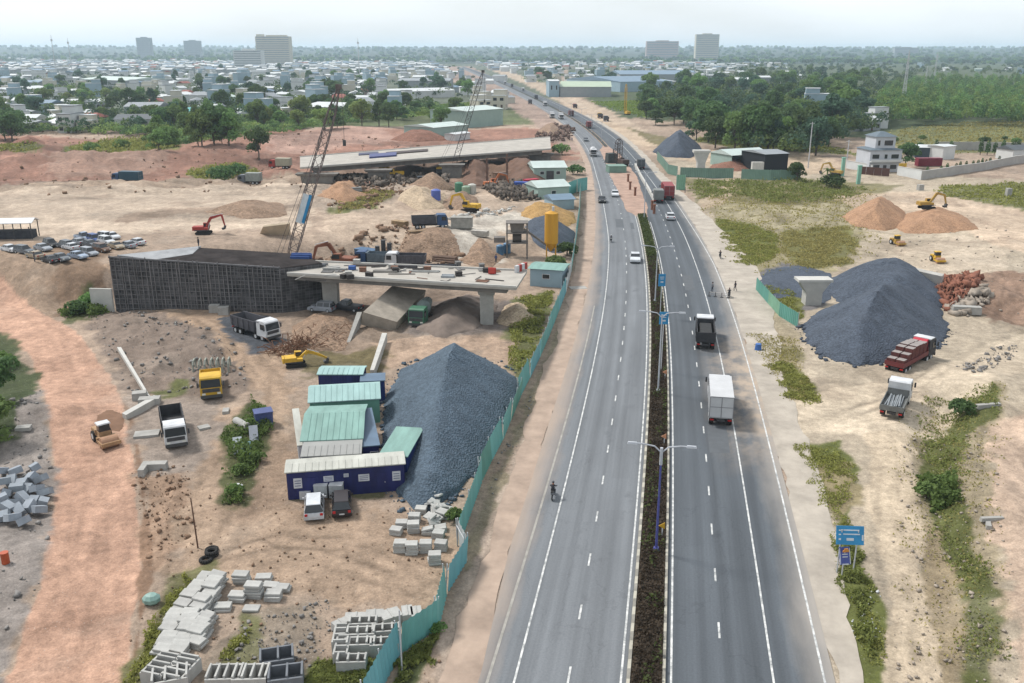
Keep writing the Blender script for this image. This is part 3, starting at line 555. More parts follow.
# the dark strip of guard blocks that divides the far highway
fm = strip('far_median', .7, 2.1, 395, 2500, .12, M('far_median_hedge', (72, 74, 70), .95, .3, .2))
def leaves(name, pts, size, mat, up=.35, kind='stuff', label=None, cat=None, flat=False):   # many small leaf faces
    P = np.asarray(pts, float); n = len(P); s = np.asarray(size)
    if s.ndim == 0: s = np.full(n, float(s))
    a = nr.normal(size=(n, 3)); a[:, 2] *= up; a /= np.linalg.norm(a, axis=1)[:, None]
    b = nr.normal(size=(n, 3)); b -= a*(a*b).sum(1)[:, None]; b /= np.linalg.norm(b, axis=1)[:, None]
    s = (s*(.6+.8*nr.rand(n)))[:, None]
    V = np.stack([P-a*s*.5, P+b*s*.32, P+a*s*.5, P-b*s*.32], 1).reshape(-1, 3); F = np.arange(4*n).reshape(n, 4)
    o = npmesh(name, V, F, mat)
    if kind: o['kind'] = kind
    if label: tag(o, label, cat)
    return o
def leafmat(name, c, var=.45, scale=1.2, tr=.25, raw=False, rnd=0.):
    if name in MATS: return MATS[name]
    m = M(name, c, .7, var, scale, spec=.2, raw=raw, rnd=rnd); n = m.node_tree.nodes; l = m.node_tree.links; b = n['Principled BSDF']   # leaves let light through
    t = n.new('ShaderNodeBsdfTranslucent'); x = n.new('ShaderNodeMixShader'); x.inputs[0].default_value = .42; l.new(b.inputs['Base Color'].links[0].from_socket, t.inputs['Color'])
    l.new(b.outputs[0], x.inputs[1]); l.new(t.outputs[0], x.inputs[2]); l.new(x.outputs[0], n['Material Output'].inputs['Surface']); return m
hedge_b = leafmat('hedge_brown', (88, 76, 62)); hedge_g = leafmat('hedge_green', (92, 104, 56))
ys = 30+nr.rand(26000)**1.25*160; off = .55+nr.rand(26000)*1.95; hh = .12+nr.rand(26000)*.42*(.55+.45*vnoise(off*2, ys*.9))
leaves('median_hedge', np.stack([BX(ys)+off, ys, hh], 1), .24, hedge_b, label='low dry brown hedge along the central strip of the highway', cat='hedge')
ys = 32+nr.rand(5000)*150; off = .55+nr.rand(5000)*1.95; kk_ = vnoise(off*1.3+7, ys*.35) > .55; ys, off = ys[kk_], off[kk_]; hh = .2+nr.rand(len(ys))*.5
leaves('median_hedge', np.stack([BX(ys)+off, ys, hh], 1), .26, hedge_g, label='green shoots among the dry brown hedge of the central strip', cat='hedge')
ys = 176+nr.rand(7000)*48; off = .55+nr.rand(7000)*1.95; hh = .12+nr.rand(7000)*.5
leaves('median_hedge', np.stack([BX(ys)+off, ys, hh], 1), .35, hedge_g, label='green end of the low hedge on the central strip', cat='hedge')
# dug-up island between the carriageways
strip('dug_up_island', [(222, .4), (232, -2.), (300, -3.4), (380, -2.4), (400, .4)], [(222, 2.9), (232, 3.6), (300, 5.2), (370, 4.6), (400, 2.4)], 222, 400, .03, M('dug_up_earth', (188, 158, 140), .95, .25, .35, .3), wob=.5)
strip('asphalt_patch', -5.2, -3.4, 208, 219, .008, M('patch_dark', (104, 108, 112), .9, .1, 1)); strip('asphalt_patch', -1.8, -1.0, 206, 214, .008, MATS['patch_dark'])
strip('asphalt_patch', 6.6, 8.3, 150, 161, .009, MATS['patch_dark']); strip('asphalt_patch', 6.9, 9.0, 84, 91, .009, MATS['patch_dark'])
# grass over the green patches (far too many blades to count)
def grass(P, n, size, mat, label, zoff=.05, h=.25, seed=0):
    pw = W2(P); p = np.array(pw); x0, y0 = p.min(0); x1, y1 = p.max(0)
    x = x0+nr.rand(n*3)*(x1-x0); y = y0+nr.rand(n*3)*(y1-y0)
    sc_ = math.sqrt((x1-x0)*(y1-y0))/14; d = polysd(pw, x, y)+fbm(x, y, 3, 3)*1.6*max(1, sc_*.6); k = (d > nr.rand(len(x))**2*2.6*max(1, sc_*.6)) & (vnoise(x*.5+seed, y*.5)+.35*vnoise(x*1.7, y*1.7+seed) > .42+.25*nr.rand(len(x))); x = x[k][:n]; y = y[k][:n]
    leaves('grass', np.stack([x, y, zt(x, y)+zoff+nr.rand(len(x))*h*vnoise(x*.7, y*.7+seed)*1.6], 1), size, mat, up=1.2, label=label, cat='grass')
gm1 = leafmat('grass_olive', (168, 170, 94)); gm2 = leafmat('grass_dark', (148, 156, 88)); gm3 = leafmat('grass_yellow', (184, 174, 110)); gm4 = leafmat('brush_green', (116, 138, 76))
grass([(795, 445), (840, 440), (858, 470), (850, 520), (870, 570), (888, 610), (886, 690), (858, 690), (848, 620), (835, 590), (826, 560), (840, 520), (815, 500), (808, 470)], 26000, .2, gm1, 'rough olive grass round the blue road sign', h=.16)
grass([(830, 545), (862, 540), (880, 600), (878, 660), (858, 660), (845, 610), (832, 590)], 11000, .24, gm2, 'darker thick grass below the blue road sign', h=.45)
grass([(925, 402), (990, 398), (1000, 420), (965, 435), (960, 500), (975, 560), (1005, 630), (990, 690), (960, 690), (962, 600), (935, 520), (915, 490)], 22000, .24, gm2, 'dark rough grass filling the ditch beside the dirt track', h=.5)
grass([(918, 470), (950, 480), (956, 512), (930, 515)], 4000, .45, gm4, 'low green bush mass spreading in the ditch', h=1.3)
grass([(768, 360), (790, 362), (815, 385), (820, 402), (800, 408), (782, 400)], 4500, .28, gm1, 'small grass patch in front of the tall grey gravel heap')
grass([(715, 218), (745, 222), (778, 238), (776, 256), (750, 268), (738, 266), (722, 240)], 14000, .32, gm1, 'oval grass patch beside the highway shoulder')
grass([(782, 232), (845, 226), (862, 244), (850, 264), (800, 270), (782, 252)], 10000, .34, gm3, 'dry yellowish grass behind the dark gravel heap')
grass([(684, 180), (800, 180), (870, 188), (850, 200), (780, 204), (730, 196), (700, 200)], 8000, .6, gm2, 'scrubby grass before the long green barrier', h=.8)
grass([(760, 284), (800, 292), (806, 318), (795, 324), (772, 304)], 2500, .32, gm1, 'grass strip behind the slanting green barrier')
grass([(515, 300), (556, 290), (545, 330), (520, 385), (508, 378)], 7000, .36, gm1, 'weedy grass along the inside of the green fence', h=.5)
grass([(222, 440), (250, 405), (272, 412), (270, 450), (245, 505), (222, 505)], 9000, .3, gm4, 'tall green weeds on the rubbish island in the yard', h=1.0)
grass([(62, 312), (90, 296), (108, 298), (112, 314), (90, 322), (66, 324)], 4000, .5, gm4, 'green weeds at the foot of the embankment', h=1.)
grass([(122, 690), (150, 620), (185, 575), (200, 580), (170, 640), (150, 690)], 5000, .26, gm1, 'thin weeds beside the long stack of concrete slabs')
grass([(385, 690), (405, 655), (440, 632), (430, 660), (415, 690)], 5000, .26, gm2, 'grass strip on the road side of the green fence', h=.35)
grass([(300, 690), (330, 650), (400, 660), (380, 690)], 5000, .26, gm2, 'grass under the concrete troughs by the fence')
grass([(225, 660), (240, 610), (258, 620), (250, 660)], 2000, .25, gm1, 'sparse weeds between the slab stacks')
grass([(335, 214), (382, 202), (398, 208), (372, 224), (338, 230)], 3000, .6, gm3, 'yellow green weeds on the bank below the white overpass')
grass([(692, 184), (880, 190), (866, 262), (800, 272), (745, 276), (716, 225)], 9000, .42, gm3, 'thin dry scrub spreading over the waste land beside the highway', h=.3, seed=5)
grass([(895, 398), (1000, 396), (1008, 690), (920, 690), (905, 540)], 6000, .22, gm3, 'thin dry weeds on both banks of the ditch', h=.2, seed=9)
grass([(745, 330), (800, 340), (812, 400), (790, 405), (765, 370)], 2500, .24, gm3, 'thin weeds between the shoulder and the gravel heap', h=.2, seed=3)
grass([(-60, 146), (40, 148), (42, 153), (-60, 156)], 3000, 1.0, gm1, 'bright grass strip at the edge of the red earth')
grass([(68, 150), (110, 140), (170, 142), (180, 153), (130, 158), (70, 158)], 5000, 1.2, gm1, 'bright scrub on the red earth bank', h=2)
grass([(186, 176), (240, 164), (262, 170), (240, 180), (196, 187)], 3000, .9, gm1, 'green scrub beside the parked dark truck', h=1)
grass([(690, 140), (740, 128), (790, 132), (860, 155), (800, 152), (740, 150)], 6000, 1.2, gm1, 'bright meadow before the dark wood')
grass([(880, 132), (960, 122), (1100, 120), (1100, 150), (900, 155)], 8000, 1.2, gm3, 'pale field behind the villa compound')
grass([(940, 185), (1100, 180), (1100, 222), (1000, 205), (940, 195)], 6000, .8, gm1, 'grass field in front of the compound wall')
grass([(590, 102), (650, 100), (690, 116), (640, 118)], 5000, 1.6, leafmat('paddy_green', (150, 172, 84)), 'bright green field beyond the yellow drilling rig')
grass([(395, 118), (470, 112), (475, 102), (420, 106)], 4000, 1.6, MATS['paddy_green'], 'bright green field behind the pale green sheds')
# ================================================================= HEAPS
def heap(name, label, cat, outline, slope, cap, mat, z0=None, rough=.25, nr_=30, nt=96, round_=1.2, group=None, px=True):
    P = W2(outline, 0 if z0 is None else z0) if px else outline
    A = np.array(P); c = A.mean(0)
    # deepest point of the outline = foot of the summit
    gx, gy = np.meshgrid(np.linspace(A[:, 0].min(), A[:, 0].max(), 40), np.linspace(A[:, 1].min(), A[:, 1].max(), 40)); d = polysd(P, gx, gy)
    k = np.unravel_index(d.argmax(), d.shape); c = np.array([gx[k], gy[k]]); dm = d.max()
    th = np.linspace(0, 2*np.pi, nt, endpoint=False); rad = np.zeros(nt)
    for i, a in enumerate(th):
        r = np.linspace(.2, 60, 600); ins = polysd(P, c[0]+np.cos(a)*r, c[1]+np.sin(a)*r) > 0; rad[i] = r[ins.argmin()] if not ins.all() else 60
    rad = (np.roll(rad, 1)+2*rad+np.roll(rad, -1))/4*(1+.03*nr.normal(size=nt)); q = np.linspace(0, 1, nr_)
    X = c[0]+np.outer(q, np.cos(th)*rad); Y = c[1]+np.outer(q, np.sin(th)*rad)
    D = np.maximum(polysd(P, X, Y), 0); g = zt(X, Y)
    H = slope*D; H = cap-np.log1p(np.exp((cap-H)/round_*2))*round_/2; H0 = cap-np.log1p(math.exp(cap/round_*2))*round_/2; H = H-H0
    an = np.arctan2(Y-c[1], X-c[0]); gul = np.sin(an*9+fbm(X, Y, 3, 2)*5)*.045*np.sqrt(np.maximum(D, 0))
    Z = g+H+(fbm(X, Y, 5, 5)*rough*1.9+gul*rough*1.5)*np.clip(D/2, 0, 1); Z[-1] = g[-1]-.25
    V = np.stack([X.ravel(), Y.ravel(), Z.ravel()], 1); F = []
    i = np.arange(nr_*nt).reshape(nr_, nt); j = np.roll(i, -1, 1)
    F = np.stack([i[:-1], i[1:], j[1:], j[:-1]], -1).reshape(-1, 4)
    o = npmesh(name, V, F, mat, smooth=True); tag(o, label, cat, group); return o
def stonemat(name, c, c2, sc=3.):
    m = M(name, c, .95, .2, .35, detail=8); n = m.node_tree.nodes; l = m.node_tree.links; b = n['Principled BSDF']
    src = b.inputs['Base Color'].links[0].from_socket; v = n.new('ShaderNodeTexVoronoi'); v.inputs['Scale'].default_value = sc; t = [x for x in n if x.type == 'TEX_COORD'][0]; l.new(t.outputs['Object'], v.inputs['Vector'])
    mr = n.new('ShaderNodeMapRange'); mr.inputs['To Min'].default_value = .72; mr.inputs['To Max'].default_value = 1.25; sx = n.new('ShaderNodeSeparateColor'); l.new(v.outputs['Color'], sx.inputs[0]); l.new(sx.outputs[0], mr.inputs['Value'])
    vm = n.new('ShaderNodeVectorMath'); vm.operation = 'SCALE'; l.new(src, vm.inputs[0]); l.new(mr.outputs['Result'], vm.inputs['Scale']); l.new(vm.outputs['Vector'], b.inputs['Base Color'])
    bp = n.new('ShaderNodeBump'); bp.inputs['Strength'].default_value = .6; bp.inputs['Distance'].default_value = .25; l.new(v.outputs['Distance'], bp.inputs['Height']); l.new(bp.outputs['Normal'], b.inputs['Normal']); return m
chips = stonemat('blue_grey_chippings', (92, 108, 122), 0, 4.5); chips2 = stonemat('dark_grey_chippings', (86, 95, 108), 0, 4.5); sandm = stonemat('orange_sand', (190, 150, 118), 0, 5); soilm = stonemat('brown_soil', (160, 134, 112), 0, 3)
redm = stonemat('red_soil', (150, 108, 90), 0, 3); lsand = stonemat('pale_sand', (206, 184, 156), 0, 4); ysand = stonemat('yellow_sand', (190, 152, 96), 0, 4)
heap('gravel_heap', 'big blue-grey gravel heap between the navy cabins and the green fence', 'gravel heap', [(384, 398), (382, 440), (388, 480), (400, 508), (432, 512), (458, 498), (478, 470), (496, 435), (516, 398), (520, 380), (500, 366), (440, 360), (402, 368)], .70, 7.5, chips, nt=140, nr_=44)
heap('gravel_heap', 'tall dark gravel heap beside the truck loaded with blocks', 'gravel heap', [(801, 326), (806, 342), (824, 358), (862, 368), (905, 362), (940, 348), (950, 330), (940, 308), (905, 296), (856, 302), (816, 312)], .66, 7.5, chips2, nt=140, nr_=44)
heap('gravel_heap', 'broad dark gravel heap rising behind the tall gravel heap', 'gravel heap', [(820, 286), (835, 300), (870, 312), (915, 318), (948, 308), (944, 288), (915, 272), (870, 272), (835, 276)], .66, 4.6, chips2)
heap('gravel_heap', 'thin dark gravel spread around the white pier', 'gravel heap', [(752, 282), (770, 268), (800, 264), (832, 272), (842, 290), (825, 304), (795, 296), (768, 300)], .10, .5, chips2, rough=.1)
heap('gravel_heap', 'dark rounded gravel heap by the far green barrier', 'gravel heap', [(652, 152), (664, 157), (690, 158), (704, 152), (700, 146), (680, 142), (660, 144)], .8, 8.6, chips2, rough=.4)
heap('earth_heap', 'orange earth heap with a steep flattened top by the dirt road', 'earth heap', [(840, 218), (852, 226), (885, 230), (910, 224), (905, 212), (880, 206), (852, 210)], .7, 5.5, sandm)
heap('earth_heap', 'orange earth heap with the excavator standing on its crest', 'earth heap', [(890, 224), (905, 232), (945, 233), (980, 230), (968, 218), (935, 210), (905, 214)], .42, 3.2, sandm)
heap('earth_heap', 'pink brown earth heap behind the far green barrier', 'earth heap', [(706, 170), (740, 171), (756, 168), (745, 160), (715, 162)], .35, 3., redm)
heap('sand_heap', 'brown sand heap beside the yellow silo', 'sand heap', [(520, 222), (535, 228), (560, 230), (577, 222), (574, 212), (545, 210), (525, 214)], .5, 3., ysand)
heap('gravel_heap', 'small dark gravel heap at the foot of the yellow silo', 'gravel heap', [(524, 236), (534, 248), (560, 254), (574, 246), (576, 232), (550, 226), (530, 228)], .7, 4.2, chips2)
heap('sand_heap', 'grey brown sand heap near the green and white tanks', 'sand heap', [(408, 192), (430, 196), (456, 193), (448, 184), (425, 182)], .6, 3.6, soilm)
heap('earth_heap', 'long tan spoil bank on the flat ground behind the dark earth wall', 'earth heap', [(205, 232), (250, 240), (290, 236), (285, 222), (240, 222)], .35, 2., soilm)
heap('earth_heap', 'tan spoil heap behind the cluttered deck', 'earth heap', [(395, 258), (430, 262), (462, 256), (450, 244), (415, 244)], .3, 2., soilm)
heap('earth_heap', 'orange brown spoil heap under the crane boom', 'earth heap', [(318, 216), (345, 222), (372, 214), (355, 204), (330, 204)], .45, 3.2, sandm)
heap('earth_heap', 'brown spoil ridge in front of the batching plant', 'earth heap', [(455, 262), (490, 268), (505, 258), (480, 248)], .5, 2.4, soilm)
heap('earth_heap', 'pale earth heap below the sand heap on the site', 'earth heap', [(398, 216), (420, 222), (445, 218), (448, 206), (425, 202), (405, 206)], .4, 2.6, lsand)
heap('earth_heap', 'brown earth heap with rubble on the site track', 'earth heap', [(440, 216), (460, 222), (482, 218), (478, 206), (455, 203)], .5, 2.6, soilm)
heap('earth_heap', 'long brown spoil heap under the construction deck', 'earth heap', [(415, 330), (440, 340), (478, 330), (500, 305), (485, 296), (450, 300), (425, 312)], .5, 2.8, M('spoil', (140, 126, 116), .95, .25, .5, .4, detail=8))
heap('earth_heap', 'reddish spoil heap beside the left pier of the construction deck', 'earth heap', [(290, 345), (310, 352), (345, 348), (358, 330), (345, 315), (310, 315), (292, 325)], .35, 2.2, soilm)
heap('earth_heap', 'small sandy spoil heap at the foot of the right deck pier', 'earth heap', [(495, 322), (515, 328), (535, 318), (530, 305), (505, 305)], .5, 1.9, lsand)
heap('earth_heap', 'red brown earth bank before the pale green sheds', 'earth heap', [(390, 140), (415, 142), (448, 140), (440, 133), (405, 133)], .5, 3.5, redm)
heap('earth_heap', 'dark brown earth bank left of the pit under the white overpass', 'earth heap', [(462, 184), (475, 187), (490, 184), (488, 168), (475, 163), (464, 170)], .5, 6., M('dark_soil', (122, 94, 78), .95, .25, .5, .4, detail=8))
heap('earth_heap', 'dark brown earth bank on the road side of the pit', 'earth heap', [(508, 184), (525, 187), (548, 180), (540, 166), (520, 163), (508, 170)], .5, 6., MATS['dark_soil'])
heap('earth_heap', 'brown earth heap beside the far road junction', 'earth heap', [(535, 133), (552, 137), (565, 133), (560, 125), (545, 124)], .4, 4., soilm)
heap('earth_heap', 'pinkish earth heap at the edge of the town houses', 'earth heap', [(10, 148), (30, 151), (48, 147), (42, 140), (18, 140)], .5, 5., redm)
heap('earth_heap', 'greyish earth heap with rubble beside the roller', 'earth heap', [(95, 430), (122, 432), (126, 415), (110, 410), (98, 416)], .15, .5, M('dark_earth', (140, 108, 86), .95, .2, .8, .3), rough=.1)

def stones(label, P, n, smin, smax, mat, name='rubble', z0=0, lift=.3, cat='rubble'):
    thin = 'clods' in label or 'stones' in label or 'rock' in label or 'slope' in label
    if thin: n = int(n*.55); smax *= .62; smin *= .7
    pw = W2(P); p = np.array(pw); x0, y0 = p.min(0); x1, y1 = p.max(0); x = x0+nr.rand(n*3)*(x1-x0); y = y0+nr.rand(n*3)*(y1-y0); d = polysd(pw, x, y)+fbm(x, y, 3, 2)*.8
    k = d > 0; x = x[k][:n]; y = y[k][:n]; d = d[k][:n]; V = []; F = []
    cube = np.array([(i, j, k_) for k_ in (-1, 1) for i, j in ((-1, -1), (1, -1), (1, 1), (-1, 1))], float); fc = [(3, 2, 1, 0), (4, 5, 6, 7), (0, 1, 5, 4), (1, 2, 6, 5), (2, 3, 7, 6), (3, 0, 4, 7)]
    z = zt(x, y)
    for i in range(len(x)):
        s = smin+(smax-smin)*rng.random()**3.5; m = Matrix.Rotation(rng.random()*6.3, 3, 'Z') @ Matrix.Rotation(rng.uniform(-.6, .6), 3, 'X')
        q = (cube*(1+.25*nr.normal(size=(8, 3)))*np.array([1, .75, .55])*s/2) @ np.array(m).T; o = len(V)
        V += [tuple(q[k]+(x[i], y[i], z[i]+s*.15+rng.random()*lift*min(1, d[i]))) for k in range(8)]; F += [tuple(o+v for v in f) for f in fc]
    o = npmesh(name, V, F, mat); tag(o, label, cat, kind='stuff'); return o
stn = M('broken_stone', (176, 164, 150), .95, .25, .7, .3); brick = M('broken_brick', (156, 104, 84), .95, .3, 1.2, .3); stg = M('grey_stone', (150, 146, 142), .95, .25, .7, .3); stb = M('brown_clod', (150, 122, 100), .95, .25, .7, .3)
stones('red brick rubble behind the dark gravel heap', [(930, 298), (948, 314), (968, 308), (980, 288), (972, 278), (950, 280)], 420, .3, 1.3, brick, lift=1.5)
stones('pale rubble beside the red brick rubble', [(945, 312), (965, 320), (990, 308), (984, 296), (966, 302)], 200, .3, 1.4, stn, lift=.8)
stones('stones along the edge of the dirt ramp', [(955, 372), (972, 384), (1010, 360), (1020, 345), (1000, 345)], 260, .2, .9, stg)
stones('stones beside the long slab stack', [(205, 690), (240, 620), (330, 600), (330, 640), (300, 690)], 420, .1, .5, stg, lift=.15)
stones('clods on the bank of the haul road', [(130, 470), (185, 462), (195, 530), (150, 560), (140, 520)], 260, .15, .7, stb, lift=.15)
stones('broken rock on the grey bank beside the haul road', [(5, 400), (40, 390), (52, 470), (44, 560), (16, 640), (0, 640)], 420, .15, .9, stg, lift=.2)
stones('rubble on the ground below the slope', [(86, 322), (120, 310), (190, 320), (240, 350), (256, 385), (190, 400), (130, 388)], 500, .15, .9, stg, lift=.2)
stones('rubble along the site track', [(330, 205), (400, 190), (420, 200), (380, 225), (330, 228)], 260, .3, 1.3, stb)
stones('broken concrete beside the deck', [(320, 262), (400, 240), (480, 262), (330, 275)], 260, .3, 1.5, stb)
stones('scattered bright rubble on the site', [(420, 236), (480, 222), (520, 210), (500, 222), (440, 240)], 220, .3, 1.3, conc_lt)
stones('scrap heap beside the green roofed sheds', [(482, 186), (520, 182), (545, 188), (540, 202), (500, 204), (488, 196)], 420, .5, 1.8, M('scrap', (112, 102, 92), .9, .5, .6), lift=1.8, cat='scrap')
stones('scrap and timber on the far roadside', [(535, 145), (570, 140), (575, 128), (555, 125), (535, 135)], 260, .6, 2.2, M('scrap2', (120, 98, 88), .9, .4, .6), lift=1.5, cat='scrap')
stones('site clutter under the white overpass', [(330, 182), (400, 176), (450, 178), (450, 190), (380, 194), (335, 192)], 300, .6, 2.2, MATS['scrap'], lift=1.6, cat='scrap')
stones('clods along the roadside ditch', [(460, 560), (476, 520), (500, 460), (540, 370), (548, 370), (510, 460), (480, 530)], 420, .1, .5, stg, lift=.1)
stones('clods on the slope beside the dirt track', [(900, 430), (990, 430), (1020, 690), (890, 690)], 700, .1, .5, stn, lift=.1)
stones('stones scattered over the villa road', [(900, 185), (1030, 240), (1030, 330), (860, 250), (840, 200)], 400, .2, .8, stn, lift=.1)
stones('white bits of litter in the roadside grass', [(845, 590), (880, 590), (882, 640), (850, 640)], 50, .08, .22, white, name='litter', cat='litter')
stones('stones and clods all over the work yard', [(150, 480), (460, 480), (440, 690), (120, 690)], 800, .08, .35, stb, lift=.1)
stones('loose stones over the reddish cut', [(-60, 130), (330, 135), (560, 160), (400, 210), (-60, 215)], 900, .5, 2., stb, lift=.4)
def toe(label, P, n, mat, smax=.55):               # coarse stones rolled to the foot of a heap
    c = (sum(p[0] for p in P)/len(P), sum(p[1] for p in P)/len(P)); 
    stones(label, [(c[0]+(p[0]-c[0])*1.07, c[1]+(p[1]-c[1])*1.07) for p in P], n, .12, smax, mat, name='spilled_gravel', lift=.05, cat='gravel')
toe('coarse gravel spilled round the foot of the big blue-grey heap', [(384, 398), (382, 440), (388, 480), (400, 508), (432, 512), (458, 498), (478, 470), (496, 435), (516, 398), (520, 380), (500, 366), (440, 360), (402, 368)], 1400, chips)
toe('coarse gravel spilled round the foot of the tall dark heap', [(801, 326), (806, 342), (824, 358), (862, 368), (905, 362), (940, 348), (950, 330)], 700, chips2, .7)
# ================================================================= EARTH WALL AND DECKS
gab = bpy.data.materials.new('dark_geogrid_wall'); gab.use_nodes = True; n = gab.node_tree.nodes; l = gab.node_tree.links; b = n['Principled BSDF']; b.inputs['Roughness'].default_value = .9
t = n.new('ShaderNodeTexCoord'); br = n.new('ShaderNodeTexBrick'); g = n.new('ShaderNodeMapping'); g.inputs['Rotation'].default_value = (math.pi/2, 0, 0); l.new(t.outputs['Object'], g.inputs['Vector']); l.new(g.outputs['Vector'], br.inputs['Vector'])
br.inputs['Scale'].default_value = 1.9; br.inputs['Color1'].default_value = (.066, .064, .066, 1); br.inputs['Color2'].default_value = (.016, .016, .018, 1); br.inputs['Mortar'].default_value = (.13, .125, .125, 1); br.inputs['Mortar Size'].default_value = .035; br.inputs['Brick Width'].default_value = 1.; br.inputs['Row Height'].default_value = .85; br.offset = .0; br.inputs['Bias'].default_value = -.2
zn = n.new('ShaderNodeTexNoise'); zn.inputs['Scale'].default_value = .5; zn.inputs['Detail'].default_value = 8; l.new(t.outputs['Object'], zn.inputs['Vector']); mrn = n.new('ShaderNodeMapRange'); mrn.inputs['From Min'].default_value = .3; mrn.inputs['From Max'].default_value = .7; mrn.inputs['To Min'].default_value = .5; mrn.inputs['To Max'].default_value = 1.7; l.new(zn.outputs['Fac'], mrn.inputs['Value']); vmn = n.new('ShaderNodeVectorMath'); vmn.operation = 'SCALE'; l.new(br.outputs['Color'], vmn.inputs[0]); l.new(mrn.outputs['Result'], vmn.inputs['Scale']); l.new(vmn.outputs['Vector'], b.inputs['Base Color'])
a0 = G(112, 281); a1 = atz(284, 312, -.1); zt0 = zrow(a0.y, 257); zt1_ = zrow(a1.y, 268)
b1 = atz(322, 263, zt1_); b0 = atz(190, 247, zt0); c1 = atz(300, 254, zt1_)
wall = T('reinforced_earth_wall', 'long dark gridded earth wall of the bridge approach below the parked cars', 'retaining wall', (a1.x, a1.y, 0))
def loc(p, r): return (p[0]-r.location.x, p[1]-r.location.y)
PW = [loc(p, wall) for p in (a0, a1, b1, c1, b0)]; ztop = [zt0, zt1_, zt1_, zt1_, zt0]
m = MB(); 
N = 40
m.prism(PW, lambda i: -.8, lambda i: ztop[i]-.12); m.build('wall_face', gab, wall)
m = MB(); m.prism(PW, lambda i: ztop[i]-.11, lambda i: ztop[i]); m.build('top_mat', M('black_fabric', (.036, .031, .030), 1., .5, .25, .5, raw=True, detail=8, spec=.05), wall)
m = MB()
def lerp(p, q, t): return tuple(p[i]*(1-t)+q[i]*t for i in range(len(p)))
A0, A1 = (*PW[0], zt0), (*PW[1], zt1_)
for k in range(N):                         # vertical mesh wires standing proud of the face
    q = lerp(A0, A1, (k+.5+rng.uniform(-.3, .3))/N); ex = rng.choice((0, 0, .15, .45)); m.cbox((q[0]-.02, q[1]-.13-rng.random()*.1, (q[2]+ex)/2-.1), (rng.uniform(.06, .16), .12, q[2]+ex), rz=math.atan2(A1[1]-A0[1], A1[0]-A0[0]))
for j in range(11):                       # horizontal layers of the mesh
    zf = (j+.6)/11.2; p0_, p1_ = A0, A1; q0_ = (p0_[0], p0_[1]-.16, -.3+(p0_[2]+.3)*zf); q1_ = (p1_[0], p1_[1]-.16, p1_[2]*zf); m.cyl(q0_, q1_, .05, .05, 4)
m.build('mesh_cage', M('mesh_wire', (.135, .13, .13), .8, .3, .6, raw=True), wall)
m = MB(); q0, q1 = A0, A1; m.cbox(tuple((q0[i]+q1[i])/2+(0, -.1, .02)[i] for i in range(3)), (math.dist(q0, q1), .35, .22), rz=math.atan2(q1[1]-q0[1], q1[0]-q0[0]), ry=-math.atan2(q1[2]-q0[2], math.dist(q0[:2], q1[:2]))); m.build('coping', M('grey_coping', (110, 110, 112), .9, .3, 1), wall)
m = MB(); m.prism([lerp(PW[0], PW[4], .1), lerp(PW[0], PW[1], .27), lerp(lerp(PW[0], PW[1], .3), lerp(PW[4], PW[3], .3), .5), lerp(PW[4], PW[3], .1)], lambda i: zt0+(.27*(zt1_-zt0) if i in (1, 2) else 0)-.05, lambda i: zt0+(.3*(zt1_-zt0) if i in (1, 2) else .03)+.12); m.build('fabric_sheet', M('pale_fabric', (176, 178, 180), .9, .2, .5, .5), wall)
m = MB(); d0 = G(99, 258); m.cbox((0, 0, 1.6), (3.6, .35, 4.4), rz=-.1)
cw = m.build('concrete_end_wall', conc_lt); cw.location = (a0.x-1.9, a0.y-.2, a0.z); tag(cw, 'pale concrete end wall where the dark earth wall meets the slope', 'concrete wall')
def deck(name, label, near_l, near_r, far_r, far_l, z, th, barrier=True):
    P = [atz(*p, z) for p in (near_l, near_r, far_r, far_l)]; o = P[0]; r = T(name, label, 'bridge deck', (o.x, o.y, 0)); Q = [(p.x-o.x, p.y-o.y) for p in P]
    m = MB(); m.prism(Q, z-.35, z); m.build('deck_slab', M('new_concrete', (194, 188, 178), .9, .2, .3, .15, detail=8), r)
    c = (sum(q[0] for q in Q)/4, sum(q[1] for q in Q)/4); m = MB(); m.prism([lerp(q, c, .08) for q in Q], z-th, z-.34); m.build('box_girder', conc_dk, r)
    if barrier:
        for i, j in ((0, 1), (2, 3)):
            a, b = Q[i], Q[j]; m = MB(); m.cbox(((a[0]+b[0])/2, (a[1]+b[1])/2+(.15 if i == 0 else -.15), z+.12), (math.dist(a, b), .28, .3), rz=math.atan2(b[1]-a[1], b[0]-a[0])); m.build('edge_kerb', conc_lt, r)
    return r, Q, o
dk, DQ, DO = deck('construction_deck', 'cluttered bridge deck ending at the green fence over two concrete piers', (287, 274), (516, 288), (527, 271), (300, 261), 6.3, 1.0)
def pier(label, px, py, z, w=2., dpt=2., flare=1.25, group=None, mat=conc, head=None):
    p = G(px, py); r = T('bridge_pier', label, 'bridge pier', p, 0, group)
    m = MB(); h = z-p.z
    if head:
        m.box(-w/2, w/2, -dpt/2, dpt/2, -1, h*.5, 1.0, 1.0); m.build('column', mat, r); m = MB()
        m.prism([(-w/2, -dpt/2), (w/2, -dpt/2), (w/2, dpt/2), (-w/2, dpt/2)], 0, 1); m.v = [(x*(1 if zz == 0 else head), y*(1 if zz == 0 else 1.1), h*.5+zz*h*.40) for x, y, zz in m.v]; m.build('flared_head', mat, r)
        m = MB(); m.box(-w/2*head-.3, w/2*head+.3, -dpt*.6, dpt*.6, h*.905, h); m.build('cap_beam', mat, r)
    else:
        m.box(-w/2, w/2, -dpt/2, dpt/2, -1, h-.7, 1.08, 1); m.build('column', mat, r); m = MB(); m.box(-w*.62, w*.62, -dpt*.62, dpt*.62, h-.69, h, 1.15, 1.15); m.build('pier_cap', mat, r)
    return r
